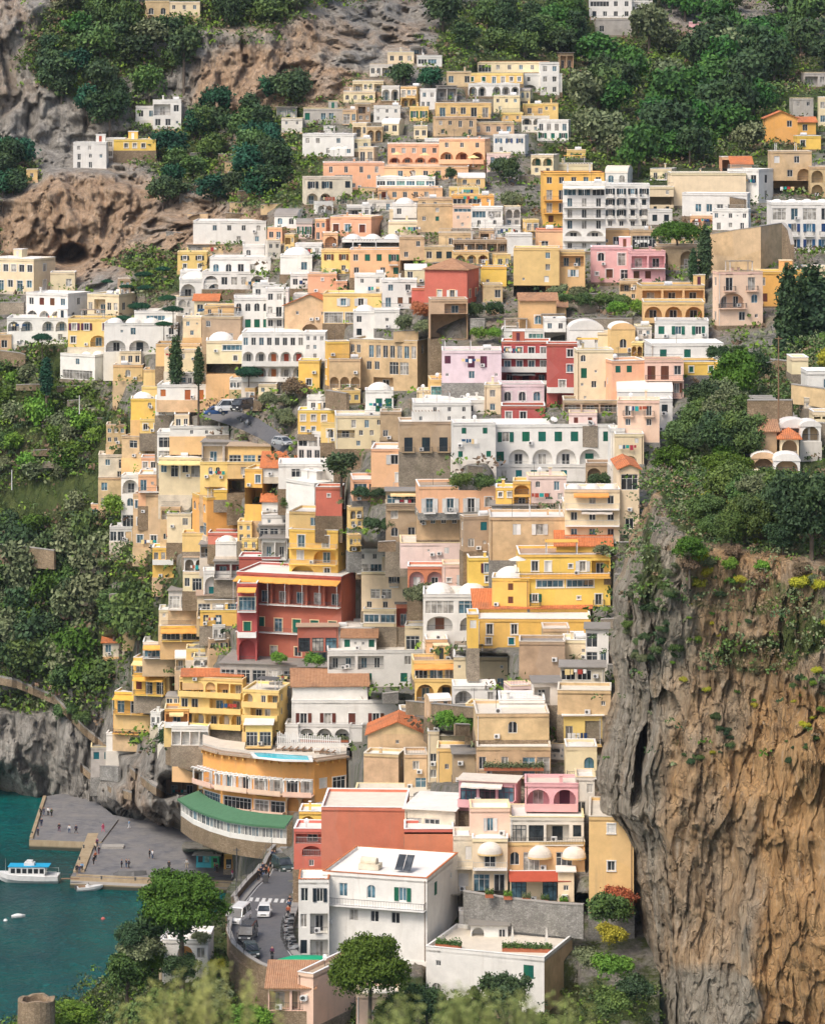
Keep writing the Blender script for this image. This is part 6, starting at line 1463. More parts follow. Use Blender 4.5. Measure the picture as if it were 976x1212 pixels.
# ------------------------------------------------------------ vehicles
def car_mesh(kind, paint, name, label, loc, rz, sc=1.0, group=None):
    r = empty(name, loc, rz, label, 'car' if kind != 'van' else 'van', group); r.scale = (sc,) * 3
    if kind == 'van': Lc, Wd, bot, belt, top, hood = 4.9, 1.95, .3, 1.15, 2.15, .95
    elif kind == 'suv': Lc, Wd, bot, belt, top, hood = 4.7, 1.9, .35, 1.1, 1.85, 1.25
    else: Lc, Wd, bot, belt, top, hood = 4.0, 1.72, .25, .92, 1.48, 1.05
    w = Wd / 2                                               # x runs forward, the front bumper is at +Lc/2
    def sec(x, hw, z1, z0=bot): return [(x, -hw, z0), (x, -hw * 1.0, (z0 + z1) / 2), (x, -hw * .93, z1), (x, hw * .93, z1), (x, hw, (z0 + z1) / 2), (x, hw, z0)]
    f = Lc / 2; b = MB()
    b.loft([sec(-f, w * .86, belt * .92, bot + .1), sec(-f + .15, w * .97, belt, bot), sec(-f + 1.2, w, belt + .03), sec(f - hood, w, belt), sec(f - .25, w * .95, belt - .2), sec(f, w * .82, belt - .42, bot + .08)], paint)
    body = b.build('body', r)
    b = MB(); xs0 = -f + (.12 if kind != 'car' else .45); xs1 = f - hood - (.0 if kind == 'van' else .1); rr = .25 if kind != 'car' else .5
    T_ = .8
    b.loft([[(xs0, -w * .93, belt), (xs1 + .45, -w * .93, belt), (xs1 + .45, w * .93, belt), (xs0, w * .93, belt)], [(xs0 + rr * .5, -w * T_, top - .1), (xs1 - .35, -w * T_, top - .1), (xs1 - .35, w * T_, top - .1), (xs0 + rr * .5, w * T_, top - .1)]], 'glass_dark')
    b.build('windows', r) 
    b = MB(); b.loft([[(xs0 + rr * .45, -w * (T_ + .03), top - .1), (xs1 - .3, -w * (T_ + .03), top - .1), (xs1 - .3, w * (T_ + .03), top - .1), (xs0 + rr * .45, w * (T_ + .03), top - .1)], [(xs0 + rr * .7, -w * (T_ - .08), top), (xs1 - .5, -w * (T_ - .08), top), (xs1 - .5, w * (T_ - .08), top), (xs0 + rr * .7, w * (T_ - .08), top)]], paint)
    for y in (-1, 1):                                       # pillars
        for x in (xs0 + .02, (xs0 + xs1) / 2): b.tube((x, y * w * .94, belt), (x + (rr * .5 if x < 0 else 0), y * w * (T_ + .01), top - .08), .06, .05, paint, 5)
        b.tube((xs1 + .44, y * w * .94, belt), (xs1 - .34, y * w * (T_ + .01), top - .08), .06, .05, paint, 5)
    b.build('roof', r)
    wm = _cache.get(('wheel', kind))
    if wm is None:
        rad = .36 if kind != 'car' else .31; t_ = MB(); t_.tube((0, -.1, 0), (0, .1, 0), rad, rad, 'iron', 16); m1 = t_.mesh('tyre'); t_ = MB(); t_.tube((0, -.115, 0), (0, .115, 0), rad * .6, rad * .6, 'iron_pale', 12); wm = (m1, t_.mesh('rim'), rad); _cache[('wheel', kind)] = wm
    for x in (-f + .8, f - .85):
        for y in (-w + .08, w - .08): o = inst('wheel', wm[0], r, (x, y, wm[2])); inst('rim', wm[1], o)
    for y in (-1, 1):
        b = MB(); b.box(f - .17, y * w * .62 - .16, belt - .40, f - .03, y * w * .62 + .16, belt - .24, 'lamp_white'); b.build('headlight', r)
        b = MB(); b.box(f - hood - .0, y * (w + .1) - .08, belt, f - hood + .12, y * (w + .1) + .08, belt + .16, paint); b.build('mirror', r)
    b = MB(); b.box(f - .02, -.26, bot + .1, f + .025, .26, bot + .22, 'lamp_white'); b.build('number_plate', r)
    b = MB(); b.box(f - .03, -w * .4, bot + .26, f + .012, w * .4, bot + .4, 'iron'); b.build('grille', r)
    return r
plain('lamp_white', (.85, .85, .8), .2)
def paint(n, c): plain('paint_' + n, c, .25, .1, .6)
paint('white', (.75, .75, .74)); paint('black', (.03, .032, .035)); paint('green', (.05, .07, .06)); paint('blue', (.03, .09, .25)); paint('silver', (.42, .43, .44)); paint('red', (.4, .03, .03))
DN_ = lambda a: R(a)
# heading: the front towards the viewer is -Y, so +x of the car turned by -90 degrees
car_mesh('van', 'paint_white', 'parked_van', 'white van driving round the bend just below the zebra crossing', PR(283, 1092, .01), R(-104), 1.08)
car_mesh('car', 'paint_white', 'small_car', 'white small car with a dark bonnet just below the zebra crossing', PR(313, 1084, .01), R(-92), 1.08)
car_mesh('van', 'paint_black', 'black_van', 'black van following the dark green car on the road', PR(293, 1113, .01), R(-98), 1.03)
car_mesh('car', 'paint_green', 'green_car', 'dark green car lowest in the line of traffic on the bend', PR(297, 1131, .01), R(-78), 1.1)
car_mesh('suv', 'paint_green', 'off_road_car', 'large dark green car at the top of the road beside the red wall', PR(335, 1031, .01), R(-70), 1.2)
# cars on the upper road at the bus stop
m_ = MB()
def up_path(name, pts, mat, kind='structure'):
    b = MB()
    for (a, c) in zip(pts[:-1], pts[1:]): b.poly([P(*a[:2], a[4]), P(a[2], a[3], a[4]), P(c[2], c[3], c[4]), P(*c[:2], c[4])], mat)
    return b.build(name, kind=kind)
up_path('upper_road', [(238, 492, 262, 486, 655), (262, 500, 285, 488, 650), (285, 508, 305, 495, 645), (310, 520, 325, 508, 636), (335, 536, 345, 524, 622)], 'asphalt')
car_mesh('car', 'paint_blue', 'blue_car', 'blue car parked on the upper road beside a white van', P(255, 493, 648) + Vector((0, 0, .3)), R(-170), 1.15)
car_mesh('van', 'paint_white', 'white_van', 'white van parked on the upper road behind the blue car', P(271, 489, 646) + Vector((0, 0, .3)), R(-170), 1.1)
car_mesh('van', 'paint_black', 'dark_van', 'dark van on the upper road to the right of the white one', P(286, 488, 644) + Vector((0, 0, .3)), R(-120), 1.1)
car_mesh('car', 'paint_silver', 'silver_car', 'silver car descending the upper road near the lemon yellow house', P(334, 530, 622) + Vector((0, 0, .5)), R(-50), 1.1)
# motor scooters parked in a row along the white villa
def scooter(c, label, loc, rz, group=None):
    r = empty('motor_scooter', loc, rz, label, 'scooter', group)
    b = MB(); b.loft([[(-.75, -.14, .35), (-.75, .14, .35), (-.75, .14, .7), (-.75, -.14, .7)], [(-.3, -.17, .25), (-.3, .17, .25), (-.3, .17, .75), (-.3, -.17, .75)], [(.1, -.16, .22), (.1, .16, .22), (.1, .16, .35), (.1, -.16, .35)], [(.5, -.16, .25), (.5, .16, .25), (.5, .16, .4), (.5, -.16, .4)], [(.62, -.18, .4), (.62, .18, .4), (.55, .18, 1.0), (.55, -.18, 1.0)]], c); b.build('body', r)
    b = MB(); b.box(-.75, -.14, .72, 0, .14, .84, 'iron'); b.build('seat', r); b = MB(); b.tube((.5, -.32, 1.08), (.5, .32, 1.08), .025, .025, 'iron', 6); b.tube((.56, 0, .9), (.5, 0, 1.1), .03, .03, 'iron', 6); b.build('handlebar', r)
    for x in (-.6, .72): b = MB(); b.tube((x, -.06, .24), (x, .06, .24), .24, .24, 'iron', 14); b.build('wheel', r)
    return r
def dup(r, loc, rz, label=None):
    o = r.copy(); C.objects.link(o); o.location = loc; o.rotation_euler = (0, 0, rz)
    if label: o['label'] = label
    for ch in list(r.children):
        c = ch.copy(); C.objects.link(c); c.parent = o
        for gg in list(ch.children): d = gg.copy(); C.objects.link(d); d.parent = c
    return o
SG = 'motor scooters parked along the white villa'; SL = 'parked motor scooter in the tight row beside the white villa'
s0 = None
for q, y in enumerate(np.linspace(1090, 1126, 11)):
    x = float(np.interp(y, ys, xr)) + 3.5; loc = PR(x, y, .15); a = R(-165 + rng.uniform(-8, 8))
    if q < 3: sc_ = scooter(['paint_black', 'paint_silver', 'paint_black'][q], SL, loc, a, SG); s0 = s0 or []; s0.append(sc_)
    else: dup(s0[q % 3], loc, a)
for q, (x, y) in enumerate(((287, 503), (291, 505), (295, 507), (283, 501))): o = dup(s0[q % 3], P(x, y, 638) + Vector((0, 0, .4)), R(-60), 'motor scooter parked on the upper road by the dark van'); o['group'] = 'motor scooters on the upper road'

# ------------------------------------------------------------ people
def skin_fig(name, joints, edges, radii, mat, sub=1):
    me = bpy.data.meshes.new(name); me.from_pydata(joints, edges, []); o = bpy.data.objects.new(name, me); C.objects.link(o)
    sk = o.modifiers.new('s', 'SKIN'); ss = o.modifiers.new('u', 'SUBSURF'); ss.levels = sub
    bpy.context.view_layer.update()
    for v, r_ in zip(me.skin_vertices[0].data, radii): v.radius = (r_, r_) if not isinstance(r_, tuple) else r_
    me.skin_vertices[0].data[0].use_root = True
    dg = bpy.context.evaluated_depsgraph_get(); dg.update()
    ev = bpy.data.meshes.new_from_object(o.evaluated_get(dg)); ev.materials.clear(); ev.materials.append(M[mat]); ev.polygons.foreach_set('use_smooth', [True] * len(ev.polygons))
    bpy.data.objects.remove(o); return ev
plain('skin_tone', (.50, .28, .19), .6); plain('hair_dark', (.03, .02, .015), .8)
def pose(kind):
    # hips, belly, chest, neck, head low, head top, then arms and legs
    st = {'stand': (.0, .0, .12), 'walk': (.28, -.24, .22), 'chat': (.05, -.03, .3)}[kind]
    J = [(0, 0, .92), (0, 0, 1.08), (0, 0, 1.32), (0, 0, 1.48), (0, .01, 1.56), (0, .015, 1.68),
         (-.19, 0, 1.38), (-.25, st[2] * .3, 1.12), (-.26, st[2], .88), (-.26, st[2] + .05, .80),
         (.19, 0, 1.38), (.25, -st[2] * .3, 1.12), (.26, -st[2] if kind != 'chat' else -.3, .90 if kind != 'chat' else 1.15), (.26, -st[2] - .04 if kind != 'chat' else -.38, .82 if kind != 'chat' else 1.2),
         (-.1, 0, .88), (-.11, st[0] * .4 - .02, .48), (-.11, st[0], .09), (-.11, st[0] - .16, .04),
         (.1, 0, .88), (.11, st[1] * .4 - .02, .48), (.11, st[1], .09), (.11, st[1] - .16, .04)]
    E = [(0, 1), (1, 2), (2, 3), (3, 4), (4, 5), (2, 6), (6, 7), (7, 8), (8, 9), (2, 10), (10, 11), (11, 12), (12, 13), (0, 14), (14, 15), (15, 16), (16, 17), (0, 18), (18, 19), (19, 20), (20, 21)]
    Rr = [.13, .12, .15, .055, .085, .09, .065, .045, .035, .035, .065, .045, .035, .035, .09, .06, .042, .035, .09, .06, .042, .035]
    return J, E, Rr
def sub(J, E, Rr, keep, k, ext=None):
    m = {v: i for i, v in enumerate(keep)}; return [J[v] for v in keep], [(m[a], m[c]) for a, c in E if a in m and c in m], [Rr[v] * k for v in keep]
PP = {}
for kd in ('stand', 'walk', 'chat'):
    J, E, Rr = pose(kd); PP[kd] = (skin_fig('person', J, E, Rr, 'skin_tone'), skin_fig('jacket', *sub(J, E, Rr, [0, 1, 2, 6, 7, 8, 10, 11, 12], 1.22), 'skin_tone'), skin_fig('trousers', *sub(J, E, Rr, [0, 14, 15, 16, 18, 19, 20], 1.2), 'skin_tone'), skin_fig('hair', [(0, .04, 1.60), (0, .035, 1.70)], [(0, 1)], [.085, .09], 'hair_dark'))
for n_, c_ in {'navy': (.02, .03, .07), 'coal': (.02, .02, .022), 'pink': (.65, .10, .22), 'sky': (.25, .45, .70), 'beige': (.5, .42, .3), 'snow': (.7, .7, .7), 'rust': (.4, .1, .04), 'moss': (.07, .1, .05), 'denim': (.06, .10, .18), 'plum': (.12, .03, .08), 'lime': (.3, .5, .08)}.items(): plain('cloth_' + n_, c_, .9)
CN = {'navy': 'navy', 'coal': 'black', 'pink': 'pink', 'sky': 'light blue', 'beige': 'beige', 'snow': 'white', 'rust': 'rust red', 'moss': 'dark green', 'denim': 'denim blue', 'plum': 'plum', 'lime': 'lime green'}
_pc = {}
def person(kd, top, leg, loc, rz, label, sc=1.12, group=None):
    r = inst('person', PP[kd][0], None, loc, rz, sc); tag(r, label, 'person', group)
    for nm, me, cl in (('jacket', PP[kd][1], top), ('trousers', PP[kd][2], leg), ('hair', PP[kd][3], None)):
        if cl:
            key = (kd, nm, cl)
            if key not in _pc: m2 = me.copy(); m2.materials.clear(); m2.materials.append(M['cloth_' + cl]); _pc[key] = m2
            me = _pc[key]
        inst(nm, me, r)
    return r
QP = [(48, 966, 'walk', 'coal', 'coal', 'by the outer kerb of the upper platform'), (52, 966, 'stand', 'navy', 'denim', 'second from the kerb on the upper platform'), (57, 966, 'stand', 'snow', 'coal', 'third from the kerb on the upper platform'),
      (61, 967, 'chat', 'moss', 'coal', 'right of the small group on the upper platform'), (49, 979, 'stand', 'navy', 'navy', 'alone at the left rim of the upper platform'), (45, 990, 'stand', 'navy', 'coal', 'nearest the outer corner of the upper platform'),
      (70, 985, 'walk', 'coal', 'plum', 'crossing the middle of the upper platform'), (82, 987, 'walk', 'snow', 'denim', 'beside the culvert on the upper platform'), (90, 987, 'walk', 'navy', 'coal', 'right of the culvert on the upper platform'),
      (122, 985, 'walk', 'pink', 'pink', 'walking where the two platforms meet'), (153, 981, 'walk', 'sky', 'snow', 'standing in front of the rocks'), (177, 1016, 'stand', 'coal', 'coal', 'in the middle of the wide quay'),
      (180.5, 1017, 'stand', 'snow', 'denim', 'in the middle of the wide quay'), (144, 1028, 'stand', 'navy', 'coal', 'left of the pair on the wide quay'), (149.5, 1028, 'chat', 'coal', 'denim', 'of the pair in the lower quay'), (152.5, 1028, 'chat', 'navy', 'coal', 'right of the pair in the lower quay'),
      (97, 1032, 'chat', 'sky', 'coal', 'waiting by the gangway'), (91, 1034, 'stand', 'coal', 'coal', 'nearest the gangway'), (94, 1035, 'stand', 'navy', 'denim', 'beside the gangway'), (200, 1030, 'walk', 'coal', 'coal', 'left of the umbrella pine top'),
      (221, 1028, 'walk', 'snow', 'beige', 'left of the kiosk'), (254, 1032, 'stand', 'rust', 'denim', 'in front of the kiosk'), (257, 1033, 'stand', 'plum', 'coal', 'right in front of the kiosk'), (268, 1032, 'walk', 'navy', 'denim', 'in front of the little harbour building'), (275, 1040, 'walk', 'pink', 'snow', 'between the harbour building and the road'),
      (115, 1003, 'chat', 'plum', 'coal', 'topmost on the dividing kerb'), (113, 1008, 'stand', 'beige', 'coal', 'second on the dividing kerb'), (117, 1012, 'chat', 'coal', 'plum', 'third on the dividing kerb'), (113, 1019, 'chat', 'rust', 'coal', 'fourth on the dividing kerb'), (111, 1024, 'stand', 'coal', 'coal', 'lowest on the dividing kerb')]
for x, y, kd, t_, l_, wh in QP:
    z = 2.01 if (y < 995 and x < 125) else 1.71
    verb = {'stand': 'standing', 'walk': 'walking', 'chat': 'turned to the others'}[kd]
    person(kd, t_, l_, PZ(x, y, z + (.35 if 'kerb' in wh and 'dividing' in wh else 0)), rng.uniform(0, 6.28), f"person in {CN[t_]} and {CN[l_]} trousers {wh}" if t_ != l_ else f"person all in {CN[t_]} {wh}")
RP = [(306, 1044, 'stand', 'coal', 'coal'), (309, 1041, 'chat', 'navy', 'coal'), (312, 1043, 'stand', 'coal', 'denim'), (315, 1039, 'chat', 'coal', 'coal'), (318, 1041, 'stand', 'rust', 'coal'), (311, 1036, 'stand', 'navy', 'navy'), (320, 1036, 'stand', 'coal', 'beige'),
      (322, 1020, 'stand', 'navy', 'coal'), (325, 1021, 'stand', 'navy', 'denim')]
WR = ['nearest the wall at the front', 'second in the front row', 'in the middle of the front row', 'behind the front row', 'nearest the kerb', 'in the back row', 'last before the road', 'farther up beside the dark car', 'farthest up next to the dark car']
for (x, y, kd, t_, l_), wh in zip(RP, WR): person(kd, t_, l_, PR(x, y, .14), rng.uniform(0, 6.28), f"waiting person in {CN[t_]} on the road pavement, {wh}")
for x, y, t_, wh in ((343, 1076, 'coal', 'uppermost'), (342, 1081, 'denim', 'middle'), (341, 1088, 'rust', 'lowest')): person('stand', t_, 'coal', PR(x, y, .15), 0, f"{wh} person in {CN[t_]} on the pavement beside the white villa", 1.05)
rd = scooter('paint_black', 'black motor scooter being ridden up the bend', PR(322, 1139, .01), R(-85)); person('stand', 'plum', 'coal', PR(322, 1137.5, .25), 0, 'rider in a dark plum jacket on the moving scooter', 1.0)
# ------------------------------------------------------------ walls, tower, domed villa, garden pieces
def DX(x, y, o=0): return DF(x, y) + o
WL = [([(840, 277, 323), (870, 272, 322), (900, 268, 320), (925, 264, 306)], 'plaster_T', 'large smooth tan retaining wall under the parking lot on the right', -3),
      ([(925, 264, 318), (932, 272, 324), (936, 290, 330)], 'stone_brown', 'rough dark rock wall at the end of the parking lot wall', -4),
      ([(670, 377, 388), (748, 377, 388)], 'stone_wall', 'low garden wall below the green garden trees', -6), ([(178, 50, 68), (222, 50, 68)], 'stone_grey', 'pale stone terrace wall right under the upper left trees', 0), ([(136, 48, 60), (178, 50, 62)], 'stone_grey', 'darker stone terrace wall beside the pale one at upper left', 0),
      ([(0, 645, 668), (34, 648, 672), (64, 652, 674)], 'stone_brown', 'long ruinous brown terrace wall on the green left slope', -7), ([(0, 415, 432), (24, 418, 434), (30, 420, 430)], 'stone_brown', 'short stone wall left of the far left houses', -2),
      ([(480, 830, 846), (520, 834, 848), (560, 838, 850)], 'stone_brown', 'brown stone garden wall under the cream arched storey', -6), ([(0, 358, 372), (28, 358, 372)], 'stone_wall', 'stone terrace wall beneath the long cream house at the left edge', -4),
      ([(270, 152, 162), (330, 153, 160)], 'stone_wall', 'thin stone terrace wall below the highest left trees', 0), ([(640, 372, 384), (668, 372, 384)], 'stone_brown', 'stone wall left of the low garden wall', -4), ([(385, 462, 482), (410, 466, 490)], 'stone_brown', 'stone wall beneath the golden yellow lower house', -3),
      ([(196, 880, 905), (225, 884, 912), (250, 890, 915)], 'stone_brown', 'stone wall on the cliff below the terrace cells', -3), ([(108, 906, 922), (140, 908, 926)], 'stone_grey', 'grey sea wall on the rocks below the yellow steps', -3), ([(0, 706, 716), (60, 704, 714), (110, 712, 722)], 'stone_brown', 'low earth wall crossing the wooded left slope', 2),
      ([(835, 228, 245), (880, 236, 262)], 'stone_brown', 'stone flank wall of the stairs by the arch house', -4)]
for pts, mt, lb, o in WL: wall_run('stone_wall', [(x, a, c, DX(x, c, o)) for x, a, c in pts], .6, mt, lb, 'wall', 'concrete')
wall_run('stone_wall', [(548, 1056, 1094, 452), (600, 1064, 1102, 450), (655, 1070, 1108, 448), (690, 1072, 1112, 447)], .6, 'stone_grey', 'long stone retaining wall with pots below the round white awnings', 'wall', 'concrete')
wall_run('stone_wall', [(884, 474, 500, 476), (937, 474, 499, 474)], .6, 'stone_brown', 'square brown terrace wall above the tombs', 'wall', 'concrete')
wall_run('stone_wall', [(905, 447, 472, 505), (928, 445, 470, 503)], .6, 'plaster_T', 'upper tan terrace wall near the stairs over the tombs', 'wall', 'concrete'); wall_run('stone_wall', [(817, 517, 542, 478), (846, 520, 536, 474)], .6, 'stone_grey', 'short curved stone wall in the headland trees', 'wall')
wall_run('stone_wall', [(876, 540, 562, 468), (900, 538, 560, 470)], .5, 'stone_wall', 'rough stone terrace wall left of the arched tombs', 'wall', 'concrete'); wall_run('stone_wall', [(936, 455, 478, 486), (958, 458, 480, 484), (990, 462, 486, 482)], .5, 'plaster_T', 'tan terrace wall under the white garden wall house', 'wall', 'concrete')
wall_run('stone_wall', [(905, 425, 446, 508), (936, 428, 450, 506)], .5, 'stone_brown', 'highest brown wall at the top of the headland stairs', 'wall', 'concrete'); wall_run('stone_wall', [(940, 496, 520, 474), (962, 500, 524, 472), (990, 503, 530, 470)], .5, 'stone_wall', 'stone wall right of the stairs behind the white round arched tomb', 'wall', 'concrete')
wall_run('stone_wall', [(890, 583, 592, 452), (958, 590, 598, 450)], .5, 'stone_brown', 'long low wall below the tombs', 'wall', 'trim_cream')
b = MB(); 
for q in range(12): b.box(-q * .38, q * .55, q * .3 - 2, 3.4 - q * .38, q * .55 + .56, q * .3 + .3, 'concrete')
b.build('stone_stairs', label='grey stone stairs climbing beside the square wall to the right of the tombs', cat='stairs', loc=P(926, 503, 478))
for px_, yt, yb, D, h_, lb in ((921, 398, 504, 470, 0, 'tall brown wooden pole standing among the stairs on the headland'), (14, 556, 580, 758, 0, 'thin white pole in the green terraces at the left'), (94, 468, 490, 752, 0, 'pale slender pole below the white domed house'), (152, 1180, 1235, 436, 0, 'wooden pole in the bushes at the bottom left'), (280, 1004, 1062, 512, 0, 'dark lamp post beside the road fence'), (884, 432, 452, 560, 0, 'short post carrying a wire behind the dark trees')):
    b = MB(); a = P(px_, yb, D); t_ = P(px_, yt, D); b.tube((0, 0, 0), t_ - a, .13, .09, 'metal_white' if 'white' in lb or 'pale' in lb else 'wood' if 'wood' in lb else 'iron', 7)
    hd = t_ - a; b.box(-.5, -.06, hd.z - .35, .5, .06, hd.z - .25, 'wood' if 'wood' in lb else 'iron'); b.build('utility_pole' if 'lamp' not in lb else 'lamp_post', label=lb, cat='pole', loc=a)
b = MB(); a = P(886, 415, 560); c = P(921, 424, 470); pr = None
for q in range(9):
    t_ = q / 8; p = a.lerp(c, t_) - Vector((0, 0, 1.2 * math.sin(math.pi * t_)))
    if pr is not None: b.tube(pr - a, p - a, .05, .05, 'iron_pale', 5)
    pr = p
b.build('overhead_wire', label='pale overhead wire sagging between the two posts by the headland stairs', cat='wire', loc=a)
# round stone tower
tw = empty('stone_tower', P(43, 1250, 428), 0, 'round ruined brown stone tower at the very bottom left', 'tower')
b = MB(); n = 20; rr = 2.35; rs_ = random.Random(2); hh = [7.2 + rs_.uniform(-.25, .25) for _ in range(n)]
for q in range(n):
    a0, a1 = 2 * math.pi * q / n, 2 * math.pi * (q + 1) / n; p = lambda a, r: (math.cos(a) * r, math.sin(a) * r); h0_, h1_ = hh[q], hh[(q + 1) % n]
    b.poly([(*p(a0, rr * 1.06), -4), (*p(a1, rr * 1.06), -4), (*p(a1, rr), h1_), (*p(a0, rr), h0_)], 'stone_brown'); b.poly([(*p(a0, rr), h0_), (*p(a1, rr), h1_), (*p(a1, rr - .6), h1_), (*p(a0, rr - .6), h0_)], 'stone_brown'); b.poly([(*p(a0, rr - .6), 5.6), (*p(a1, rr - .6), 5.6), (*p(a1, rr - .6), h1_), (*p(a0, rr - .6), h0_)], 'stone_brown')
b.prism([(math.cos(2 * math.pi * q / n) * (rr - .6), math.sin(2 * math.pi * q / n) * (rr - .6)) for q in range(n)], 5.3, 5.6, 'roof_tan'); b.build('wall', tw)
# white domed villa and its pergola
DV = 447
building(192, 1112, 246, 1165, 0, 'W', 'd3', 'n1A1w1/n', 'k', 'white domed villa with orange lit arches above the sea at the lower left', {'A': str(DV), 'f': '3', 'in': 'O', 'd': '7', 'cl': '0'})  # the orange is the plaster colour inside the arch
building(188, 1118, 214, 1160, 0, 'C', 'd1', 'w1/n', 't', 'low cream wing left of the white domed villa', {'A': str(DV - 1.5), 'f': '3', 'd': '5', 'cl': '0'})
pg = empty('pergola', P(164, 1160, DV - 2), 0, 'small pergola hung with lilac wisteria beside the white domed villa', 'pergola')
for x in (.1, 2.7):
    for y in (0, 2): b = MB(); b.box(x, y, 0, x + .25, y + .25, 4, 'plaster_C'); b.build('post', pg)
b = MB(); b.box(-.2, -.2, 4.0, 3.2, 2.5, 4.15, 'roof_cream'); b.build('roof', pg)
flush()
# roof garden, solar panels, round awnings
def rel(lb): return ROOTS[[k for k in ROOTS if k.startswith(lb)][0]]
V_ = rel('large white villa building'); b = MB(); T = Matrix.Translation((V_.w * .62, 3.5, V_.h - .1)) @ Matrix.Rotation(R(38), 4, 'X')
for q in range(2): b.box(q * 1.15, 0, 0, q * 1.15 + 1.05, 2.6, .08, 'glass_dark', T)
b.build('solar_panel', V_.root); b = MB(); b.tube((V_.w * .28, 4.5, V_.h + .6), (V_.w * .28 + 2.2, 4.3, V_.h + .6), .55, .55, 'plaster_E', 12); b.box(V_.w * .28 - .2, 3.6, V_.h - .4, V_.w * .28 + 2.6, 5.4, V_.h + .35, 'plaster_E'); b.build('water_tank', V_.root)
def shell(B, u, v, w, hgt, out):
    b = MB(); n, m = 12, 6; k = 0; rings = []
    for i in range(m + 1):
        t_ = math.pi / 2 * i / m; rings.append([(u + w / 2 * math.cos(math.pi * q / n) * math.cos(t_ * .999), -.02 - out * math.sin(math.pi * q / n) * math.cos(t_), v + hgt * math.sin(t_)) for q in range(n + 1)])
    for i in range(m):
        for q in range(n): b.poly([rings[i][q], rings[i][q+1], rings[i+1][q+1], rings[i+1][q]], 'awning_w')
    for q in range(n): a, c = rings[0][q], rings[0][q+1]; b.poly([a, c, (c[0], c[1], c[2] - .25), (a[0], a[1], a[2] - .25)], 'awning_n')
    b.build('awning', B.root)
Y_ = rel('yellow cream storey with two round'); shell(Y_, Y_.w * .42, Y_.h * .52, 3.3, 1.5, 1.1); shell(Y_, Y_.w * .86, Y_.h * .50, 3.3, 1.5, 1.1)
Z_ = rel('cream house with a round white awning'); shell(Z_, Z_.w * .5, Z_.h * .74, 3.4, 1.5, 1.2)
G_ = rel('cream ground storey under'); b = MB(); b.loft([[(-.2, -2.2, G_.h - 1.0), (G_.w + 1.5, -2.2, G_.h - 1.0), (G_.w + 1.5, .0, G_.h - .1), (-.2, .0, G_.h - .1)], [(-.2, -2.2, G_.h - .9), (G_.w + 1.5, -2.2, G_.h - .9), (G_.w + 1.5, 0, G_.h), (-.2, 0, G_.h)]], 'awning_r'); b.build('awning', G_.root)
LW = rel('long low white terrace'); Rm = LW.root.matrix_basis
def onroof(u, v, dz=0): return LW.root.location + Matrix.Rotation(LW.th, 3, 'Z') @ Vector((u, v, LW.h - .44 + dz))
def parasol(loc, label, group=None, open_=False, c='awning_w'):
    r = empty('parasol', loc, 0, label, 'parasol', group); b = MB(); b.tube((0, 0, 0), (0, 0, 2.6), .04, .04, 'iron_pale', 6); b.build('pole', r); b = MB(); n = 8
    if open_: b.loft([[(1.5 * math.cos(2 * math.pi * q / n), 1.5 * math.sin(2 * math.pi * q / n), 2.1) for q in range(n)], [(.05 * math.cos(2 * math.pi * q / n), .05 * math.sin(2 * math.pi * q / n), 2.75) for q in range(n)]], c)
    else: b.loft([[(r_ * math.cos(2 * math.pi * q / n) * (1 if q % 2 else .7), r_ * math.sin(2 * math.pi * q / n) * (1 if q % 2 else .7), z) for q in range(n)] for r_, z in ((.34, .6), (.26, 1.4), (.12, 2.3), (.03, 2.7))], c)
    b.build('canopy', r); b = MB(); b.tube((0, 0, 0), (0, 0, .12), .35, .3, 'concrete', 12); b.build('base', r); return r
parasol(onroof(LW.w * .63, 5), 'left closed white parasol in the roof garden'); parasol(onroof(LW.w * .9, 6), 'right closed white parasol in the roof garden')
def planter(loc, ln, rz, label, mat='leaf_mid'):
    r = empty('planter', loc, rz, label, 'planter'); b = MB(); b.box(0, 0, 0, ln, .6, .5, 'terracotta_pot'); b.build('box', r); rs = np.random.RandomState(int(ln * 10)); n = int(ln * 260); c = np.stack([rs.uniform(0, ln, n), rs.uniform(-.1, .7, n), .5 + np.abs(rs.normal(size=n)) * .3], -1); nn = rs.normal(size=(n, 3)); nn /= np.linalg.norm(nn, axis=1)[:, None]
    PL_.append((r, c, nn, mat, rs))
PL_ = []
planter(onroof(LW.w * .60, 2.2), 6.5, LW.th + .25, 'long hedge in a terracotta planter across the roof garden'); planter(onroof(LW.w * .05, 1.2), 3.5, LW.th, 'low hedge at the left front of the roof garden')
for q in range(5): planter(P(574 + q * 22, 1066 + q * 2.2, 449.5) + Vector((0, 0, .3)), 1.1, 0, ['first', 'second', 'third', 'fourth', 'fifth'][q] + ' terracotta trough from the left on the long stone retaining wall', ['leaf_mid', 'leaf_bright', 'leaf_olive', 'leaf_mid', 'leaf_bright'][q])
b_ = rel('olive tan house storey with a plant')
planter(b_.root.location + Matrix.Rotation(b_.th, 3, 'Z') @ Vector((1, -1.1, .95)), b_.w - 2, b_.th, 'row of flower pots along the balcony beneath the striped awning', 'leaf_olive')
b_ = rel('white arcade storey with three'); planter(b_.root.location + Matrix.Rotation(b_.th, 3, 'Z') @ Vector((.5, -.5, .2)), b_.w - 1, b_.th, 'flower boxes along the three wide arches', 'leaf_olive')
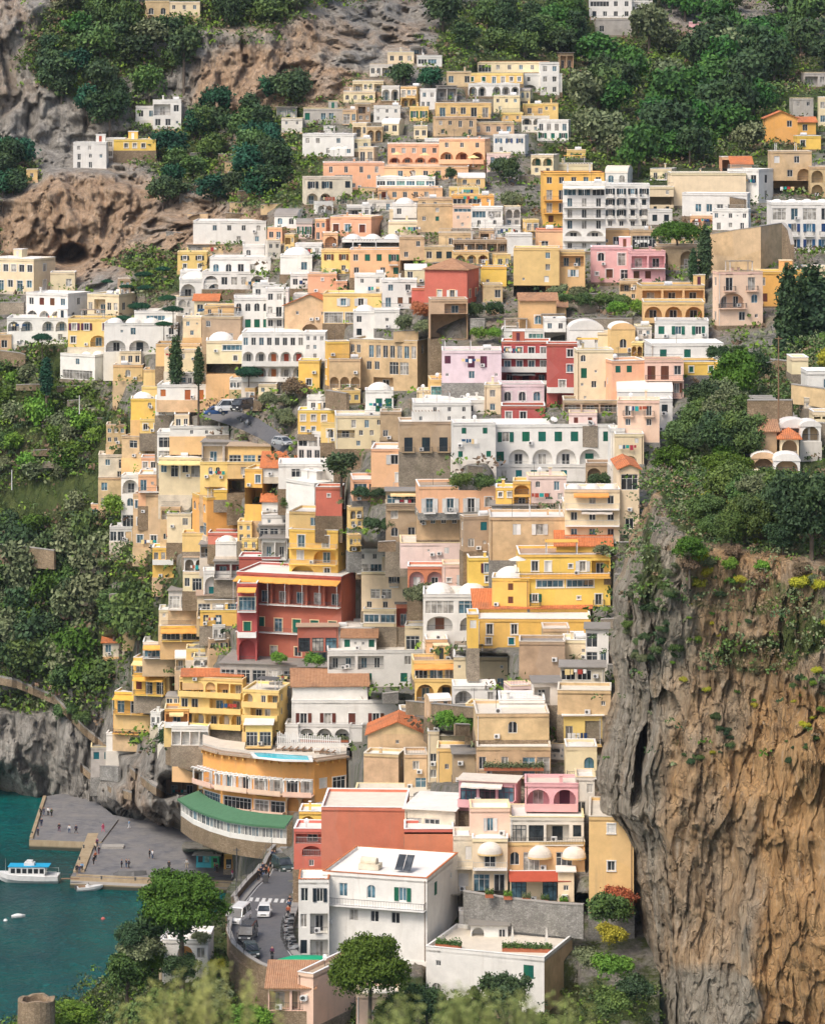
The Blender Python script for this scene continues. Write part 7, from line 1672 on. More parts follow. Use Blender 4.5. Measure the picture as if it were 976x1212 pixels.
# parasols on terraces
for x, y, D, lb, c in ((612 , 678, None, 'open cream parasol on the terrace of the big yellow villa', 'awning_w'), (395, 187, None, 'cream parasol farthest left on the left orange hotel terrace', 'awning_w'), (401, 186, None, 'second cream parasol on the left orange hotel terrace', 'awning_w'), (409, 186, None, 'third cream parasol on the left orange hotel terrace', 'awning_w'), (470, 193, None, 'cream parasol under the left arches of the orange hotel', 'awning_n'), (503, 194, None, 'cream parasol at the middle of the orange hotel arches', 'awning_n'), (560, 197, None, 'cream parasol under the right arches of the orange hotel', 'awning_n'), (640, 676, None, 'skip', '')):
    if lb == 'skip': continue
    D = DF(x, y) - 10; parasol(P(x, y, D), lb, None, True, c)
# green tarpaulin by the road, black bin, sunbed
plain('tarpaulin', (.01, .33, .16), .5)
b = MB(); n = 14; ring0 = [(4.2 * math.cos(2 * math.pi * q / n) + rng.uniform(-.2, .2), 1.4 * math.sin(2 * math.pi * q / n), 0) for q in range(n)]; b.loft([ring0, [(x * .9, y * .8, .7 + rng.uniform(-.15, .15)) for x, y, z in ring0], [(x * .5, y * .4, 1.05) for x, y, z in ring0]], 'tarpaulin'); b.build('tarpaulin_cover', label='bright green tarpaulin spread beside the foot of the white villa', cat='tarpaulin', loc=P(362, 1149, 433) + Vector((0, 0, .8)), smooth=True)
b = MB(); b.box(0, 0, 0, .8, .8, 1.1, 'iron'); b.build('litter_bin', label='black litter bin next to the waiting people by the road', cat='bin', loc=PR(311, 1046, .14))
# coast path and terrace walls
def strip_on(name, pts, wd, mat, lift=.5):
    b = MB(); Q = []
    for (a, c) in zip(pts[:-1], pts[1:]):
        for t_ in np.linspace(0, 1, 8)[:-1]: x, y = a[0] + (c[0] - a[0]) * t_, a[1] + (c[1] - a[1]) * t_; Q.append(P(x, y, float(VMAIN[int(np.argmin(np.abs(PY_[:, 0] - y))), int(np.argmin(np.abs(PX_[0] - x))), 1]) - 2.6))
    for a, c in zip(Q[:-1], Q[1:]): v = Vector((0, wd, 0)); b.poly([a, c, c + v * 3, a + v * 3], mat); b.poly([a, c, c - Vector((0, 0, 1.6)), a - Vector((0, 0, 1.6))], 'stone_brown'); b.poly([a + Vector((0, 0, .45)), c + Vector((0, 0, .45)), c - Vector((0, 0, .01)), a - Vector((0, 0, .01))], 'stone_grey'); 
    return b.build(name, kind='structure')
strip_on('coast_path', [(-20, 798), (20, 806), (64, 825), (100, 862), (128, 884), (152, 908), (180, 930), (215, 950)], 1.5, 'concrete')
strip_on('stepped_path', [(95, 905), (110, 918), (130, 932), (160, 940)], .8, 'concrete')
rw = random.Random(11); k = 0; tries = 0; TW = []
while k < 60 and tries < 3000:
    tries += 1; x = rw.uniform(190, 860); y = rw.uniform(180, 900); wd = rw.uniform(14, 34); 
    if x > 640 and y < 230 or x > 750 and y > 420: continue
    if any(r_[0] - 2 < xx < r_[2] + 2 and r_[1] - 1 < y < r_[3] + 3 for r_ in BLD for xx in (x, x + wd / 2, x + wd)) or any(abs(x - a) < 30 and abs(y - c) < 9 for a, c in TW): continue
    TW.append((x, y)); D = DF(x + wd / 2, y) - 2; wall_run('terrace_wall', [(x, y - rw.uniform(5, 8), y + 6, D + rw.uniform(-2, 2)), (x + wd, y - rw.uniform(5, 8), y + 6, D)], .5, rw.choice(['stone_wall', 'stone_brown', 'stone_grey', 'plaster_T']), 'rough stone terrace wall holding the slope between the houses', 'wall', 'concrete')['group'] = 'terrace walls between the houses'; k += 1

rw = random.Random(23); k = 0
while k < 16:
    x = rw.uniform(-5, 140); y = rw.uniform(455, 720); wd = rw.uniform(14, 46)
    if x + wd > 190 or any(r_[0] - 2 < xx < r_[2] + 2 and r_[1] - 1 < y < r_[3] + 3 for r_ in BLD for xx in (x, x + wd / 2, x + wd)): continue
    D = DF(x + wd / 2, y) - 5; wall_run('terrace_wall', [(x, y - 2.5, y + 4, D + 4.5), (x + wd / 2, y - 3.5 + rw.uniform(-1, 1), y + 4, D + 3.5), (x + wd, y - 3, y + 4, D + rw.uniform(3.5, 5))], .5, rw.choice(['stone_brown', 'stone_wall']), 'low stone terrace wall holding up the gardens on the left slope', 'wall', 'concrete')['group'] = 'terrace walls of the left gardens'; k += 1
# ------------------------------------------------------------ trees and undergrowth
def leafmat(name, c1, c2, c3=None, rand=.35):
    m, nt, b = newmat(name); g = G(nt)
    r = g.n('ShaderNodeNewGeometry').outputs['Random Per Island']
    a = g.mix(r, c1, c2)
    n = g.noise(g.coord(), .22, 3, .5); a = g.mix(g.ramp(n, [(.42, 0), (.62, .75)]), a, c3 or c2)
    a = g.mix(1.0, a, (1.22, 1.2, 1.15), 'MULTIPLY'); a = g.hsv_rand(a, .22, .018)
    g.l(a, b.inputs['Base Color']); b.inputs['Roughness'].default_value = .7; b.inputs['Specular IOR Level'].default_value = .15
leafmat('leaf_dark', (0.022, 0.048, 0.020), (0.063, 0.105, 0.039), (0.042, 0.077, 0.042)); leafmat('leaf_mid', (0.042, 0.084, 0.021), (0.105, 0.161, 0.042), (0.070, 0.119, 0.049))
leafmat('leaf_bright', (0.070, 0.154, 0.017), (0.168, 0.280, 0.042), (0.098, 0.196, 0.035)); leafmat('leaf_olive', (0.077, 0.105, 0.049), (0.182, 0.210, 0.119), (0.126, 0.154, 0.077))
leafmat('leaf_yellow', (0.224, 0.224, 0.017), (0.448, 0.420, 0.042), (0.280, 0.280, 0.042)); leafmat('leaf_brown', (0.098, 0.067, 0.042), (0.210, 0.154, 0.105), (0.140, 0.112, 0.070)); leafmat('leaf_teal', (.012, .05, .030), (.03, .105, .055), (.02, .075, .042))
leafmat('leaf_pine', (.04, .085, .012), (.10, .17, .025), (.07, .13, .02))
leafmat('leaf_lilac', (0.308, 0.210, 0.392), (0.500, 0.420, 0.500), (0.420, 0.308, 0.500)); leafmat('leaf_rust', (0.308, 0.098, 0.042), (0.448, 0.196, 0.070), (0.350, 0.140, 0.070)); leafmat('leaf_valley', (0.025, 0.084, 0.017), (0.070, 0.168, 0.031), (0.042, 0.105, 0.035))
m, nt, bb = newmat('bark'); g = G(nt); g.l(g.mix(g.ramp(g.noise(g.coord((1, 1, .3)), 2.5, 5, .7), [(.35, 0), (.65, 1)]), (.06, .045, .035), (.16, .13, .10)), bb.inputs['Base Color'])
def quads(name, cen, nor, size, mat, rs, aspect=.6):
    n = len(cen); up = rs.normal(size=(n, 3)); u = np.cross(nor, up); u /= np.linalg.norm(u, axis=1)[:, None] + 1e-9; v = np.cross(nor, u); v /= np.linalg.norm(v, axis=1)[:, None] + 1e-9
    s = size[:, None]; a = cen - u * s - v * s * aspect; b_ = cen + u * s - v * s * aspect * .7; c = cen + u * s * .9 + v * s * aspect; d = cen - u * s * .7 + v * s * aspect * 1.1
    V = np.stack([a, b_, c, d], 1).reshape(-1, 3); me = bpy.data.meshes.new(name)
    me.vertices.add(4 * n); me.vertices.foreach_set('co', V.astype(np.float32).ravel()); me.loops.add(4 * n); me.loops.foreach_set('vertex_index', np.arange(4 * n, dtype=np.int32))
    me.polygons.add(n); me.polygons.foreach_set('loop_start', np.arange(0, 4 * n, 4, dtype=np.int32)); 
    mats = mat if isinstance(mat, (list, tuple)) else [mat]
    for m_ in mats: me.materials.append(M[m_])
    me.update(calc_edges=True); me.validate(); return me
def crown_mesh(seed, lobes, nclump, per, leaf, mat, flatb=0.0):
    rs = np.random.RandomState(seed); vol = np.array([l[3] * l[4] * l[5] for l in lobes]) ** .67; pr = vol / vol.sum(); C_, N_ = [], []
    li = rs.choice(len(lobes), nclump, p=pr); L_ = np.array(lobes, float)[li]
    d = rs.normal(size=(nclump, 3)); d[:, 2] = np.where(rs.rand(nclump) < .75, np.abs(d[:, 2]), d[:, 2]); d /= np.linalg.norm(d, axis=1)[:, None]
    rad = rs.uniform(.55, 1.04, nclump)[:, None]; cc = L_[:, :3] + d * L_[:, 3:6] * rad
    cc = np.repeat(cc, per, 0); dd = np.repeat(d, per, 0); j = rs.normal(size=cc.shape) * leaf * 1.5; j[:, 2] *= .75; cc = cc + j
    nn = dd + rs.normal(size=dd.shape) * .75; nn /= np.linalg.norm(nn, axis=1)[:, None]
    return quads('crown', cc, nn, rs.uniform(.6, 1.25, len(cc)) * leaf, mat, rs)
def trunk_mesh(seed, h, r, spread, nl=5, lean=0.0):
    rs = random.Random(seed); b = MB(); p = Vector((0, 0, -1.2)); q = Vector((lean * .4, 0, h * .5)); b.tube(p, q, r * 1.25, r * .85, 'bark', 7); t = Vector((lean, 0, h * .78)); b.tube(q, t, r * .85, r * .6, 'bark', 7)
    for k in range(nl): a = 2 * math.pi * k / nl + rs.random(); e = t + Vector((math.cos(a) * spread * rs.uniform(.4, .8), math.sin(a) * spread * rs.uniform(.4, .8), h * rs.uniform(.12, .42))); b.tube(t if k % 2 else (q + t) / 2, e, r * .45, r * .12, 'bark', 5)
    return b.mesh('trunk')
def bushy(seed, R_, Hh, n=7):
    rs = random.Random(seed); out = [(0, 0, Hh * .6, R_ * .7, R_ * .7, Hh * .36)]
    for k in range(n): a = rs.random() * 6.28; rr = R_ * rs.uniform(.35, .68); q = R_ * rs.uniform(.26, .46); out.append((math.cos(a) * rr, math.sin(a) * rr, Hh * rs.uniform(.38, .8), q, q, q * rs.uniform(.7, 1.0)))
    return out
PROTO = {}
def proto(kind, mat):
    key = (kind, mat)
    if key in PROTO: return PROTO[key]
    v = []
    for s in range({'far': 4, 'near': 3, 'bush': 4, 'nbush': 3}.get(kind, 1)):
        sd = hash_(kind + mat) + s * 13
        if kind == 'far': c, t_ = crown_mesh(sd, bushy(sd, 1, 1.9, 8), 260, 7, .085, mat), trunk_mesh(sd, 1.3, .07, .6)
        elif kind == 'near': c, t_ = crown_mesh(sd, bushy(sd, 1, 1.9, 11), 900, 9, .042, mat), trunk_mesh(sd, 1.3, .06, .6, 7)
        elif kind == 'bush': c, t_ = crown_mesh(sd, bushy(sd, 1, 1.1, 6), 130, 8, .11, mat), None
        elif kind == 'nbush': c, t_ = crown_mesh(sd, bushy(sd, 1, 1.1, 8), 500, 9, .05, mat), None
        elif kind == 'cypress':
            lb = [(0, 0, z, .105 * w_, .105 * w_, .15) for z, w_ in ((.12, .8), (.25, 1), (.4, 1.05), (.55, .95), (.7, .75), (.82, .5), (.93, .25))]; c, t_ = crown_mesh(sd, lb, 700, 8, .022, mat), trunk_mesh(sd, .3, .03, .05)
        elif kind == 'umbrella':
            rs = random.Random(sd); lb = [(0, 0, .95, .66, .66, .3)] + [(math.cos(a) * .62, math.sin(a) * .62, .9 + rs.uniform(-.06, .05), .36, .36, .24) for a in np.linspace(0, 5.6, 8)] + [(math.cos(a) * .3, math.sin(a) * .3, 1.1 + rs.uniform(-.04, .04), .33, .33, .22) for a in np.linspace(.5, 6, 5)]
            c, t_ = crown_mesh(sd, lb, 1500, 10, .028, mat), trunk_mesh(sd, 1.0, .045, .7, 8, .05)
        elif kind == 'roundpine':
            rs = random.Random(sd); lb = [(0, 0, .95, .7, .7, .5)] + [(math.cos(a) * .6 * rs.uniform(.8, 1.1), math.sin(a) * .6, .85 + rs.uniform(-.25, .3), .36, .36, .26) for a in np.linspace(0, 5.9, 12)] + [(math.cos(a) * .35, math.sin(a) * .35, 1.28 + rs.uniform(-.08, .08), .33, .33, .22) for a in np.linspace(.3, 6, 6)]
            c, t_ = crown_mesh(sd, lb, 2600, 10, .024, mat), trunk_mesh(sd, 1.0, .05, .6, 8, .05)
        elif kind == 'cedar':
            lb = []; rs = random.Random(sd)
            for z, w_ in ((.25, 1.0), (.42, .95), (.58, .8), (.74, .6), (.88, .4), (1.0, .15)):
                for a in np.linspace(0, 6.28, 7)[:-1]: aa = a + rs.random(); lb.append((math.cos(aa) * w_ * .3, math.sin(aa) * w_ * .3, z, w_ * .22, w_ * .22, .035)); lb.append((math.cos(aa) * w_ * .55, math.sin(aa) * w_ * .55, z - .03, w_ * .14, w_ * .14, .025))
            c, t_ = crown_mesh(sd, lb, 1300, 9, .02, mat), trunk_mesh(sd, 1.1, .03, .3)
        elif kind == 'bare': c, t_ = crown_mesh(sd, bushy(sd, 1, 1.7, 8), 170, 6, .05, mat), trunk_mesh(sd, 1.6, .06, .9, 12)
        v.append((c, t_))
    PROTO[key] = v; return v
def hash_(s): return sum((i + 1) * ord(c) for i, c in enumerate(s)) % 9973
def tree(kind, mat, loc, size, label, cat='tree', group=None, name=None, sq=1.0):
    ms = rng.choice(proto(kind, mat)); nm = name or ('bush' if 'bush' in kind else 'tree')
    if ms[1] is None:
        o = inst(nm, ms[0], None, loc, rng.uniform(0, 6.28), (size, size, size * sq)); tag(o, label, cat, group); return o
    r = empty(nm, loc, rng.uniform(0, 6.28), label, cat, group); r.scale = (size, size, size * sq)
    if kind in ('far', 'near'): q_s = rng.uniform(.8, 1.25); r.scale = (size * rng.uniform(.85, 1.15), size * rng.uniform(.85, 1.15), size * sq * q_s)
    inst('trunk', ms[1], r); inst('crown', ms[0], r); return r
GXP = PX_; GYP = PY_
def ZM(px, py):
    j = int(np.argmin(np.abs(PX_[0] - px))); i = int(np.argmin(np.abs(PY_[:, 0] - py))); return VMAIN[i, j]
def in_bld(x, y, m=0):
    for r_ in BLD:
        if r_[0] - m < x < r_[2] + m and r_[1] - m < y < r_[3] + m: return True
    return False
def scatter(n, box, rad, mats, label, group, kind='far', cond=None, rg=(.8, 1.3), name='tree', cat='tree'):
    k = 0; tr = 0; pts = []
    while k < n and tr < n * 70:
        tr += 1; x = rng.uniform(box[0], box[2]); y = rng.uniform(box[1], box[3])
        if cond and not cond(x, y): continue
        if any((x - a) ** 2 + (y - c) ** 2 < (rad * 3.0) ** 2 for a, c in pts): continue
        rp = rad * F / DF(x, y)
        if in_bld(x, y - 4, 3) or any(in_bld(x + a * rp, y - b_ * rp, 0) for a in (-.8, 0, .8) for b_ in (.5, 1.0, 1.5)): continue
        p = ZM(x, y); pts.append((x, y)); tree(kind, rng.choice(mats), Vector(p) - Vector((0, 0, .8)), rad * rng.uniform(*rg), label, cat, group, name); k += 1
    return k
OPEN = ((55, 590, 60, 18), (30, 618, 44, 12), (110, 575, 32, 12), (30, 520, 34, 12), (100, 640, 60, 9), (60, 690, 54, 9), (90, 500, 32, 10), (20, 470, 28, 9), (150, 700, 32, 11), (120, 760, 30, 12), (130, 540, 22, 9), (40, 545, 34, 9), (60, 740, 30, 8))
def shut_(x, y): return all(((x - a) / c) ** 2 + ((y - b_) / d) ** 2 > 1 for a, b_, c, d in OPEN)
def vg(x, y, t=.5): j = int(np.argmin(np.abs(PX_[0] - x))); i = int(np.argmin(np.abs(PY_[:, 0] - y))); return veg[i, j] > t
scatter(74, (655, -20, 980, 225), 5.4, ['leaf_valley', 'leaf_valley', 'leaf_dark', 'leaf_valley', 'leaf_mid', 'leaf_valley', 'leaf_olive', 'leaf_dark'], 'dense tree in the wooded valley above the upper right houses', 'trees of the wooded valley', cond=lambda x, y: y < 215 - max(0, x - 700) * .25 + 20)
scatter(40, (80, -20, 560, 75), 5.0, ['leaf_dark', 'leaf_mid', 'leaf_dark', 'leaf_valley', 'leaf_olive'], 'dark tree on the ledges above the upper cliffs', 'trees on the upper cliff ledges', cond=lambda x, y: vg(x, y, .4))
scatter(14, (540, 25, 680, 70), 4.0, ['leaf_dark', 'leaf_mid', 'leaf_dark'], 'dark tree behind the topmost row of houses', 'trees behind the topmost houses')
scatter(26, (60, 70, 360, 165), 4.4, ['leaf_dark', 'leaf_dark', 'leaf_mid', 'leaf_teal'], 'dark tree clinging to the upper left cliff', 'trees on the upper left cliff', cond=lambda x, y: vg(x, y, .25) or (x > 60 and x < 130 and y > 80 and y < 150))
scatter(22, (195, 160, 365, 240), 4.0, ['leaf_dark', 'leaf_teal', 'leaf_mid'], 'dark tree between the left cliff and the orange hotel', 'trees beside the orange hotel')
scatter(9, (435, 100, 520, 165), 3.8, ['leaf_teal', 'leaf_dark'], 'dark green tree in the ravine above the orange hotel', 'trees in the ravine above the orange hotel')
scatter(9, (0, 185, 28, 235), 3.6, ['leaf_teal', 'leaf_dark'], 'dark tree at the left edge above the cliff cave', 'trees at the left edge')
scatter(36, (0, 440, 175, 640), 3.2, ['leaf_mid', 'leaf_bright', 'leaf_olive', 'leaf_pine', 'leaf_pine', 'leaf_olive', 'leaf_bright'], 'small tree on the green terraces below the left white houses', 'trees on the left terraces', cond=lambda x, y: vg(x, y, .4) and shut_(x, y), rg=(.6, 1.2))
scatter(52, (0, 640, 200, 850), 4.8, ['leaf_dark', 'leaf_olive', 'leaf_dark', 'leaf_mid', 'leaf_olive', 'leaf_pine', 'leaf_mid'], 'bushy tree on the wooded slope above the sea road', 'trees on the wooded left slope', cond=lambda x, y: vg(x, y, .4) and shut_(x, y) and y < 800 + x * .3, rg=(.7, 1.2))
TREES = [('cypress', 'leaf_dark', 208, 457, 58), ('cypress', 'leaf_dark', 235, 456, 44), ('cypress', 'leaf_teal', 55, 467, 42), ('cypress', 'leaf_dark', 933, 435, 118), ('cypress', 'leaf_dark', 834, 330, 62), ('cypress', 'leaf_dark', 820, 335, 40), ('cypress', 'leaf_dark', 962, 425, 108), ('cypress', 'leaf_dark', 948, 420, 92)]
LB = ['taller cypress left of the white house with teal arches', 'shorter cypress beside the umbrella pine on the left', 'dark broad cypress below the white domed house at far left', 'tallest slim cypress in front of the houses at the right edge', 'slim cypress right of the big umbrella pine', 'small cypress against the stone arches', 'thick cypress nearest the right edge', 'cypress between the slim one and the right edge']
for (k_, mt, x, y, hp), lb in zip(TREES, LB):
    D = DF(x, y) - 6; wide = 1.0 if hp < 100 else 1.0
    o = tree(k_, mt, P(x, y, D), hp * D / F * .98, lb, 'cypress', name='cypress')
    if 'thick' in lb or 'broad' in lb: o.scale = (o.scale[0] * 1.25, o.scale[1] * 1.6, o.scale[2])
for k_, mt, x, y, wp, lb, nm, dd in [('umbrella', 'leaf_pine', 802, 306, 66, 'big umbrella pine in front of the pink villa arches', 'umbrella_pine', -8), ('umbrella', 'leaf_teal', 294, 458, 36, 'umbrella pine beside the white arcaded hotel on the left', 'umbrella_pine', -4), ('umbrella', 'leaf_teal', 50, 412, 26, 'flat topped pine in front of the far left white house', 'umbrella_pine', -4),
        ('umbrella', 'leaf_dark', 293, 224, 20, 'small umbrella pine', 'umbrella_pine', 0), ('far', 'leaf_dark', 404, 568, 40, 'dark leafy tree beside the large peach house', 'tree', -10), ('far', 'leaf_bright', 555, 574, 46, 'bright green tree', 'tree', -6), ('far', 'leaf_dark', 534, 214, 16, 'dark round tree in front of the orange hotel arches', 'tree', -8)]:
    if lb in ('small umbrella pine', 'bright green tree'): continue
    D = DF(x, y) + dd; tree(k_, mt, P(x, y, D), wp / 2 * D / F, lb, 'pine' if 'pine' in lb else 'tree', name=nm)
# lumps of teal umbrella pines on the left
for x, y, wp, lb in [(127, 335, 16, 'left small teal pine on the terrace below the cliff'), (149, 342, 18, 'second small teal pine from the left below the cliff'), (170, 330, 24, 'teal pine nearest the foot of the cliff'), (172, 345, 22, 'lower teal pine beneath the one at the cliff foot'), (193, 322, 20, 'teal pine to the right at the cliff foot'), (165, 370, 30, 'wide flat teal pine behind the flat roofed white house'), (198, 358, 24, 'teal pine cluster top right of the wide flat one'), (205, 372, 26, 'teal pine just left of the scrolled chapel'), (145, 382, 24, 'rounded teal pine behind the golden villa'), (194, 388, 22, 'teal pine in front of the low white flat roof')]:
    D = DF(x, y) - 8; tree('umbrella', 'leaf_teal', P(x, y + 4, D), wp / 2 * D / F, lb, 'pine', 'teal pines below the left cliff', 'umbrella_pine', .8)
# green patches between the houses: photo position, width, kind, label
GR = [(575, 372, 44, 'leaf_dark', 'trimmed dark hedge trees beside the ruin like house'), (560, 578, 52, 'leaf_mid', 'wide bushy green tree left of the long white hotel'), (702, 362, 90, 'leaf_mid', 'broad green garden trees above the vault roofed houses'), (670, 350, 44, 'leaf_olive', 'olive green tree at the left of the garden pillars'), (745, 372, 50, 'leaf_bright', 'bright green tree left of the three loggias'),
      (575, 400, 40, 'leaf_bright', 'green creeper covered bank below the hedge'), (488, 392, 46, 'leaf_olive', 'olive green bush bank above the long brown building'), (498, 375, 24, 'leaf_rust', 'reddish bush left of the ruin like house'), (438, 588, 40, 'leaf_dark', 'dark vine pergola below the peach terrace base'), (450, 625, 46, 'leaf_dark', 'shaded garden bush right of the ochre gold house'),
      (497, 712, 30, 'leaf_olive', 'olive bush below the two salmon arches'), (348, 712, 20, 'leaf_bright', 'skip'), (300, 766, 34, 'leaf_bright', 'round bush at the left foot of the big red hotel'), (330, 784, 20, 'leaf_bright', 'first round bush below the dark glass veranda'), (372, 788, 20, 'leaf_bright', 'second round bush below the dark glass veranda'), (540, 862, 54, 'leaf_bright', 'green garden bank with netting above the corrugated roof'),
      (135, 612, 34, 'leaf_bright', 'bright bush against the narrow white hotel tower'), (710, 575, 26, 'leaf_dark', 'ivy mass on the stone arch house'), (200, 878, 24, 'leaf_dark', 'dark bush at the left end of the arcaded yellow hotel'), (160, 880, 14, 'leaf_dark', 'small dark bush beside the lowest yellow steps'),
      (80, 850, 30, 'leaf_mid', 'windswept pine on the coast path'), (98, 856, 22, 'leaf_mid', 'smaller pine beside the coast path'), (340, 600, 20, 'leaf_mid', 'green plant bed on the salmon wall house'), (712, 655, 22, 'leaf_olive', 'olive bush right of the brown stone house'), (600, 212, 34, 'leaf_dark', 'dark thicket in the rocky gully'), (606, 246, 28, 'leaf_olive', 'scrubby bush low in the rocky gully'), (820, 250, 20, 'leaf_brown', 'skip'),
      (860, 425, 50, 'leaf_dark', 'dark pines beside the white balcony house'), (330, 480, 44, 'leaf_olive', 'scrubby bank below the golden gable'), (350, 470, 30, 'leaf_brown', 'dry brown bushes below the golden gable'), (335, 505, 26, 'leaf_olive', 'low bushes above the upper road'), (665, 484, 30, 'leaf_dark', 'skip')]
for x, y, wp, mt, lb in GR:
    if lb == 'skip': continue
    near = [r_[4] for r_ in BLD if r_[0] - 8 < x < r_[2] + 8 and abs(r_[3] - y) < 30]; D = DF(x, y) - 3
    ms = proto('nbush', mt); n_ = max(1, int(wp / 20)); r = empty('bush', P(x, y, D), 0, lb, 'tree' if 'tree' in lb or 'pine' in lb else 'bush')
    for q in range(n_):
        ww = wp / n_ * D / F * .62; o = inst('crown', rng.choice(ms)[0], r, ((q - (n_ - 1) / 2) * wp / n_ * D / F, rng.uniform(-1, 1), -.5), rng.uniform(0, 6), (ww, ww, ww * rng.uniform(.9, 1.3)))
# headland trees
def hs(n, box, rad, mats, label, group, kind='near', rg=(.7, 1.25), cond=None):
    k = 0; tr = 0; pts = []
    while k < n and tr < n * 60:
        tr += 1; x = rng.uniform(box[0], box[2]); y = rng.uniform(box[1], box[3])
        if cond and not cond(x, y): continue
        if any((x - a) ** 2 + (y - c) ** 2 < (rad * 3.4) ** 2 for a, c in pts): continue
        pts.append((x, y)); p = ZC(x, y); tree(kind, rng.choice(mats), Vector(p) - Vector((0, 0, .5)), rad * rng.uniform(*rg), label, 'bush' if 'bush' in label else 'tree', group, 'bush' if 'bush' in label else 'tree'); k += 1
tomb = lambda x, y: not (x > 874 and 395 < y < 598) and not (x < 812 and y > 572)
edge = lambda x, y: y > np.interp(x, CXs, CT) + 4
hs(22, (775, 430, 890, 560), 3.7, ['leaf_mid', 'leaf_pine', 'leaf_mid', 'leaf_dark', 'leaf_olive'], 'leafy tree on the headland slope left of the tombs', 'trees on the headland slope', cond=lambda x, y: tomb(x, y) and edge(x, y))
hs(26, (760, 555, 985, 655), 3.0, ['leaf_mid', 'leaf_olive', 'leaf_pine', 'leaf_dark', 'leaf_mid'], 'shrubby tree along the brow of the headland cliff', 'trees on the cliff brow', cond=lambda x, y: tomb(x, y) and edge(x, y))
hs(40, (760, 560, 985, 690), 1.3, ['leaf_yellow', 'leaf_bright', 'leaf_yellow', 'leaf_brown', 'leaf_brown', 'leaf_olive'], 'small coloured bush on the brow of the headland cliff', 'bushes on the cliff brow', 'nbush', cond=lambda x, y: tomb(x, y) and edge(x, y))
hs(30, (735, 660, 800, 780), 1.0, ['leaf_mid', 'leaf_olive', 'leaf_dark'], 'low bush rooted on the left edge of the rock face', 'bushes on the left rock edge', 'nbush', cond=lambda x, y: x > np.interp(y, EY, EX) + 6)
hs(60, (790, 690, 985, 900), .62, ['leaf_mid', 'leaf_bright', 'leaf_yellow', 'leaf_dark', 'leaf_dark'], 'small bush growing out of the big rock face', 'bushes in the rock face', 'nbush', rg=(.5, 1.7))
for x, y, s_, mt, lb in ((958, 655, 6.5, 'leaf_dark', 'large dark pine at the right edge in front of the tombs'), (868, 600, 5.0, 'leaf_mid', 'tall conical green tree left of the lowest tomb'), (815, 480, 5.2, 'leaf_dark', 'dark spreading tree at the crest left of the stone steps'), (858, 478, 4.4, 'leaf_olive', 'greyish olive tree at the crest beside the stone steps'), (982, 440, 3.0, 'leaf_yellow', 'golden leaved tree at the right edge'), (892, 452, 3.2, 'leaf_dark', 'dark tree just left of the square brown terrace wall')):
    tree('near', mt, Vector(ZC(x, y)) - Vector((0, 0, .6)), s_ * .8, lb)
# bottom: pines and gardens
def nt_(kind, mat, x, y, D, wp, lb, name='tree', cat='tree', sq=1.0): return tree(kind, mat, P(x, y, D), wp / 2 * D / F, lb, cat, name=name, sq=sq)
nt_('roundpine', 'leaf_pine', 437, 1212, 412, 108, 'large rounded stone pine in front of the white villa', 'stone_pine', 'pine', 1.28)
nt_('roundpine', 'leaf_pine', 216, 1122, 438, 118, 'broad umbrella pine crown overhanging the quay', 'umbrella_pine', 'pine', 1.0)
nt_('near', 'leaf_dark', 180, 1124, 440, 54, 'darker pine beneath the broad umbrella crown'); nt_('near', 'leaf_dark', 152, 1140, 436, 46, 'dark leaning pine nearest the water')
nt_('nbush', 'leaf_dark', 205, 1118, 439, 92, 'dark thicket right beneath the broad umbrella crown', 'bush', 'bush'); nt_('nbush', 'leaf_olive', 168, 1142, 437, 62, 'greyish thicket between the umbrella pine and the water', 'bush', 'bush')
nt_('cedar', 'leaf_mid', 561, 1205, 417, 62, 'layered cedar in front of the low white terrace wall', 'cedar', 'cedar', 1.15)
for x, y, wp, mt, lb in ((718, 1095, 52, 'leaf_mid', 'bushy green tree against the blank ochre brown house'), (737, 1080, 40, 'leaf_rust', 'reddish brown bush by the blank ochre brown house'), (725, 1120, 34, 'leaf_yellow', 'yellowish tree at the foot of the headland cliff'), (722, 1160, 42, 'leaf_bright', 'vivid green tree at the foot of the headland cliff'), (748, 1190, 46, 'leaf_dark', 'dark round tree at the foot of the headland cliff'), (725, 1205, 44, 'leaf_mid', 'green tree lowest at the foot of the headland cliff'), (700, 1150, 34, 'leaf_olive', 'olive tree left of the vivid green one'),
        (178, 1160, 46, 'leaf_bright', 'light green tree left of the white domed villa'), (216, 1172, 40, 'leaf_dark', 'dark grey green tree before the white domed villa'), (150, 1190, 60, 'leaf_mid', 'rounded green tree above the stone tower'), (92, 1228, 56, 'leaf_bright', 'round light green pine right of the stone tower'), (200, 1212, 70, 'leaf_mid', 'green tree at the bottom below the domed villa'), (255, 1200, 60, 'leaf_olive', 'olive tree below the road wall'), (165, 1232, 80, 'leaf_mid', 'low green tree at the bottom edge, left'), (300, 1240, 60, 'leaf_bright', 'leafy tree at the bottom by the retaining wall'),
        (505, 1222, 60, 'leaf_dark', 'dark tree between the stone pine and the cedar'), (540, 1222, 70, 'leaf_mid', 'green tree at the bottom below the cedar'), (600, 1225, 70, 'leaf_dark', 'dark tree at the bottom right of the cedar'), (655, 1235, 60, 'leaf_mid', 'green tree at the bottom below the roof garden'), (470, 1235, 60, 'leaf_mid', 'green tree at the bottom right of the stone pine'), (620, 1218, 34, 'leaf_mid', 'small tree against the low white terrace wall'), (255, 1150, 26, 'leaf_yellow', 'yellow green bush beside the white domed roof'), (240, 1120, 30, 'leaf_olive', 'olive bush above the white domed roof')):
    D = float(DN(min(x, 770), min(y, 1260))) - 4; nt_('nbush' if x > 690 or 'low' in lb or 'bush' in lb else 'near', mt, x, y, D, wp * (1.25 if x > 690 else 1), lb, cat='bush' if 'bush' in lb else 'tree')
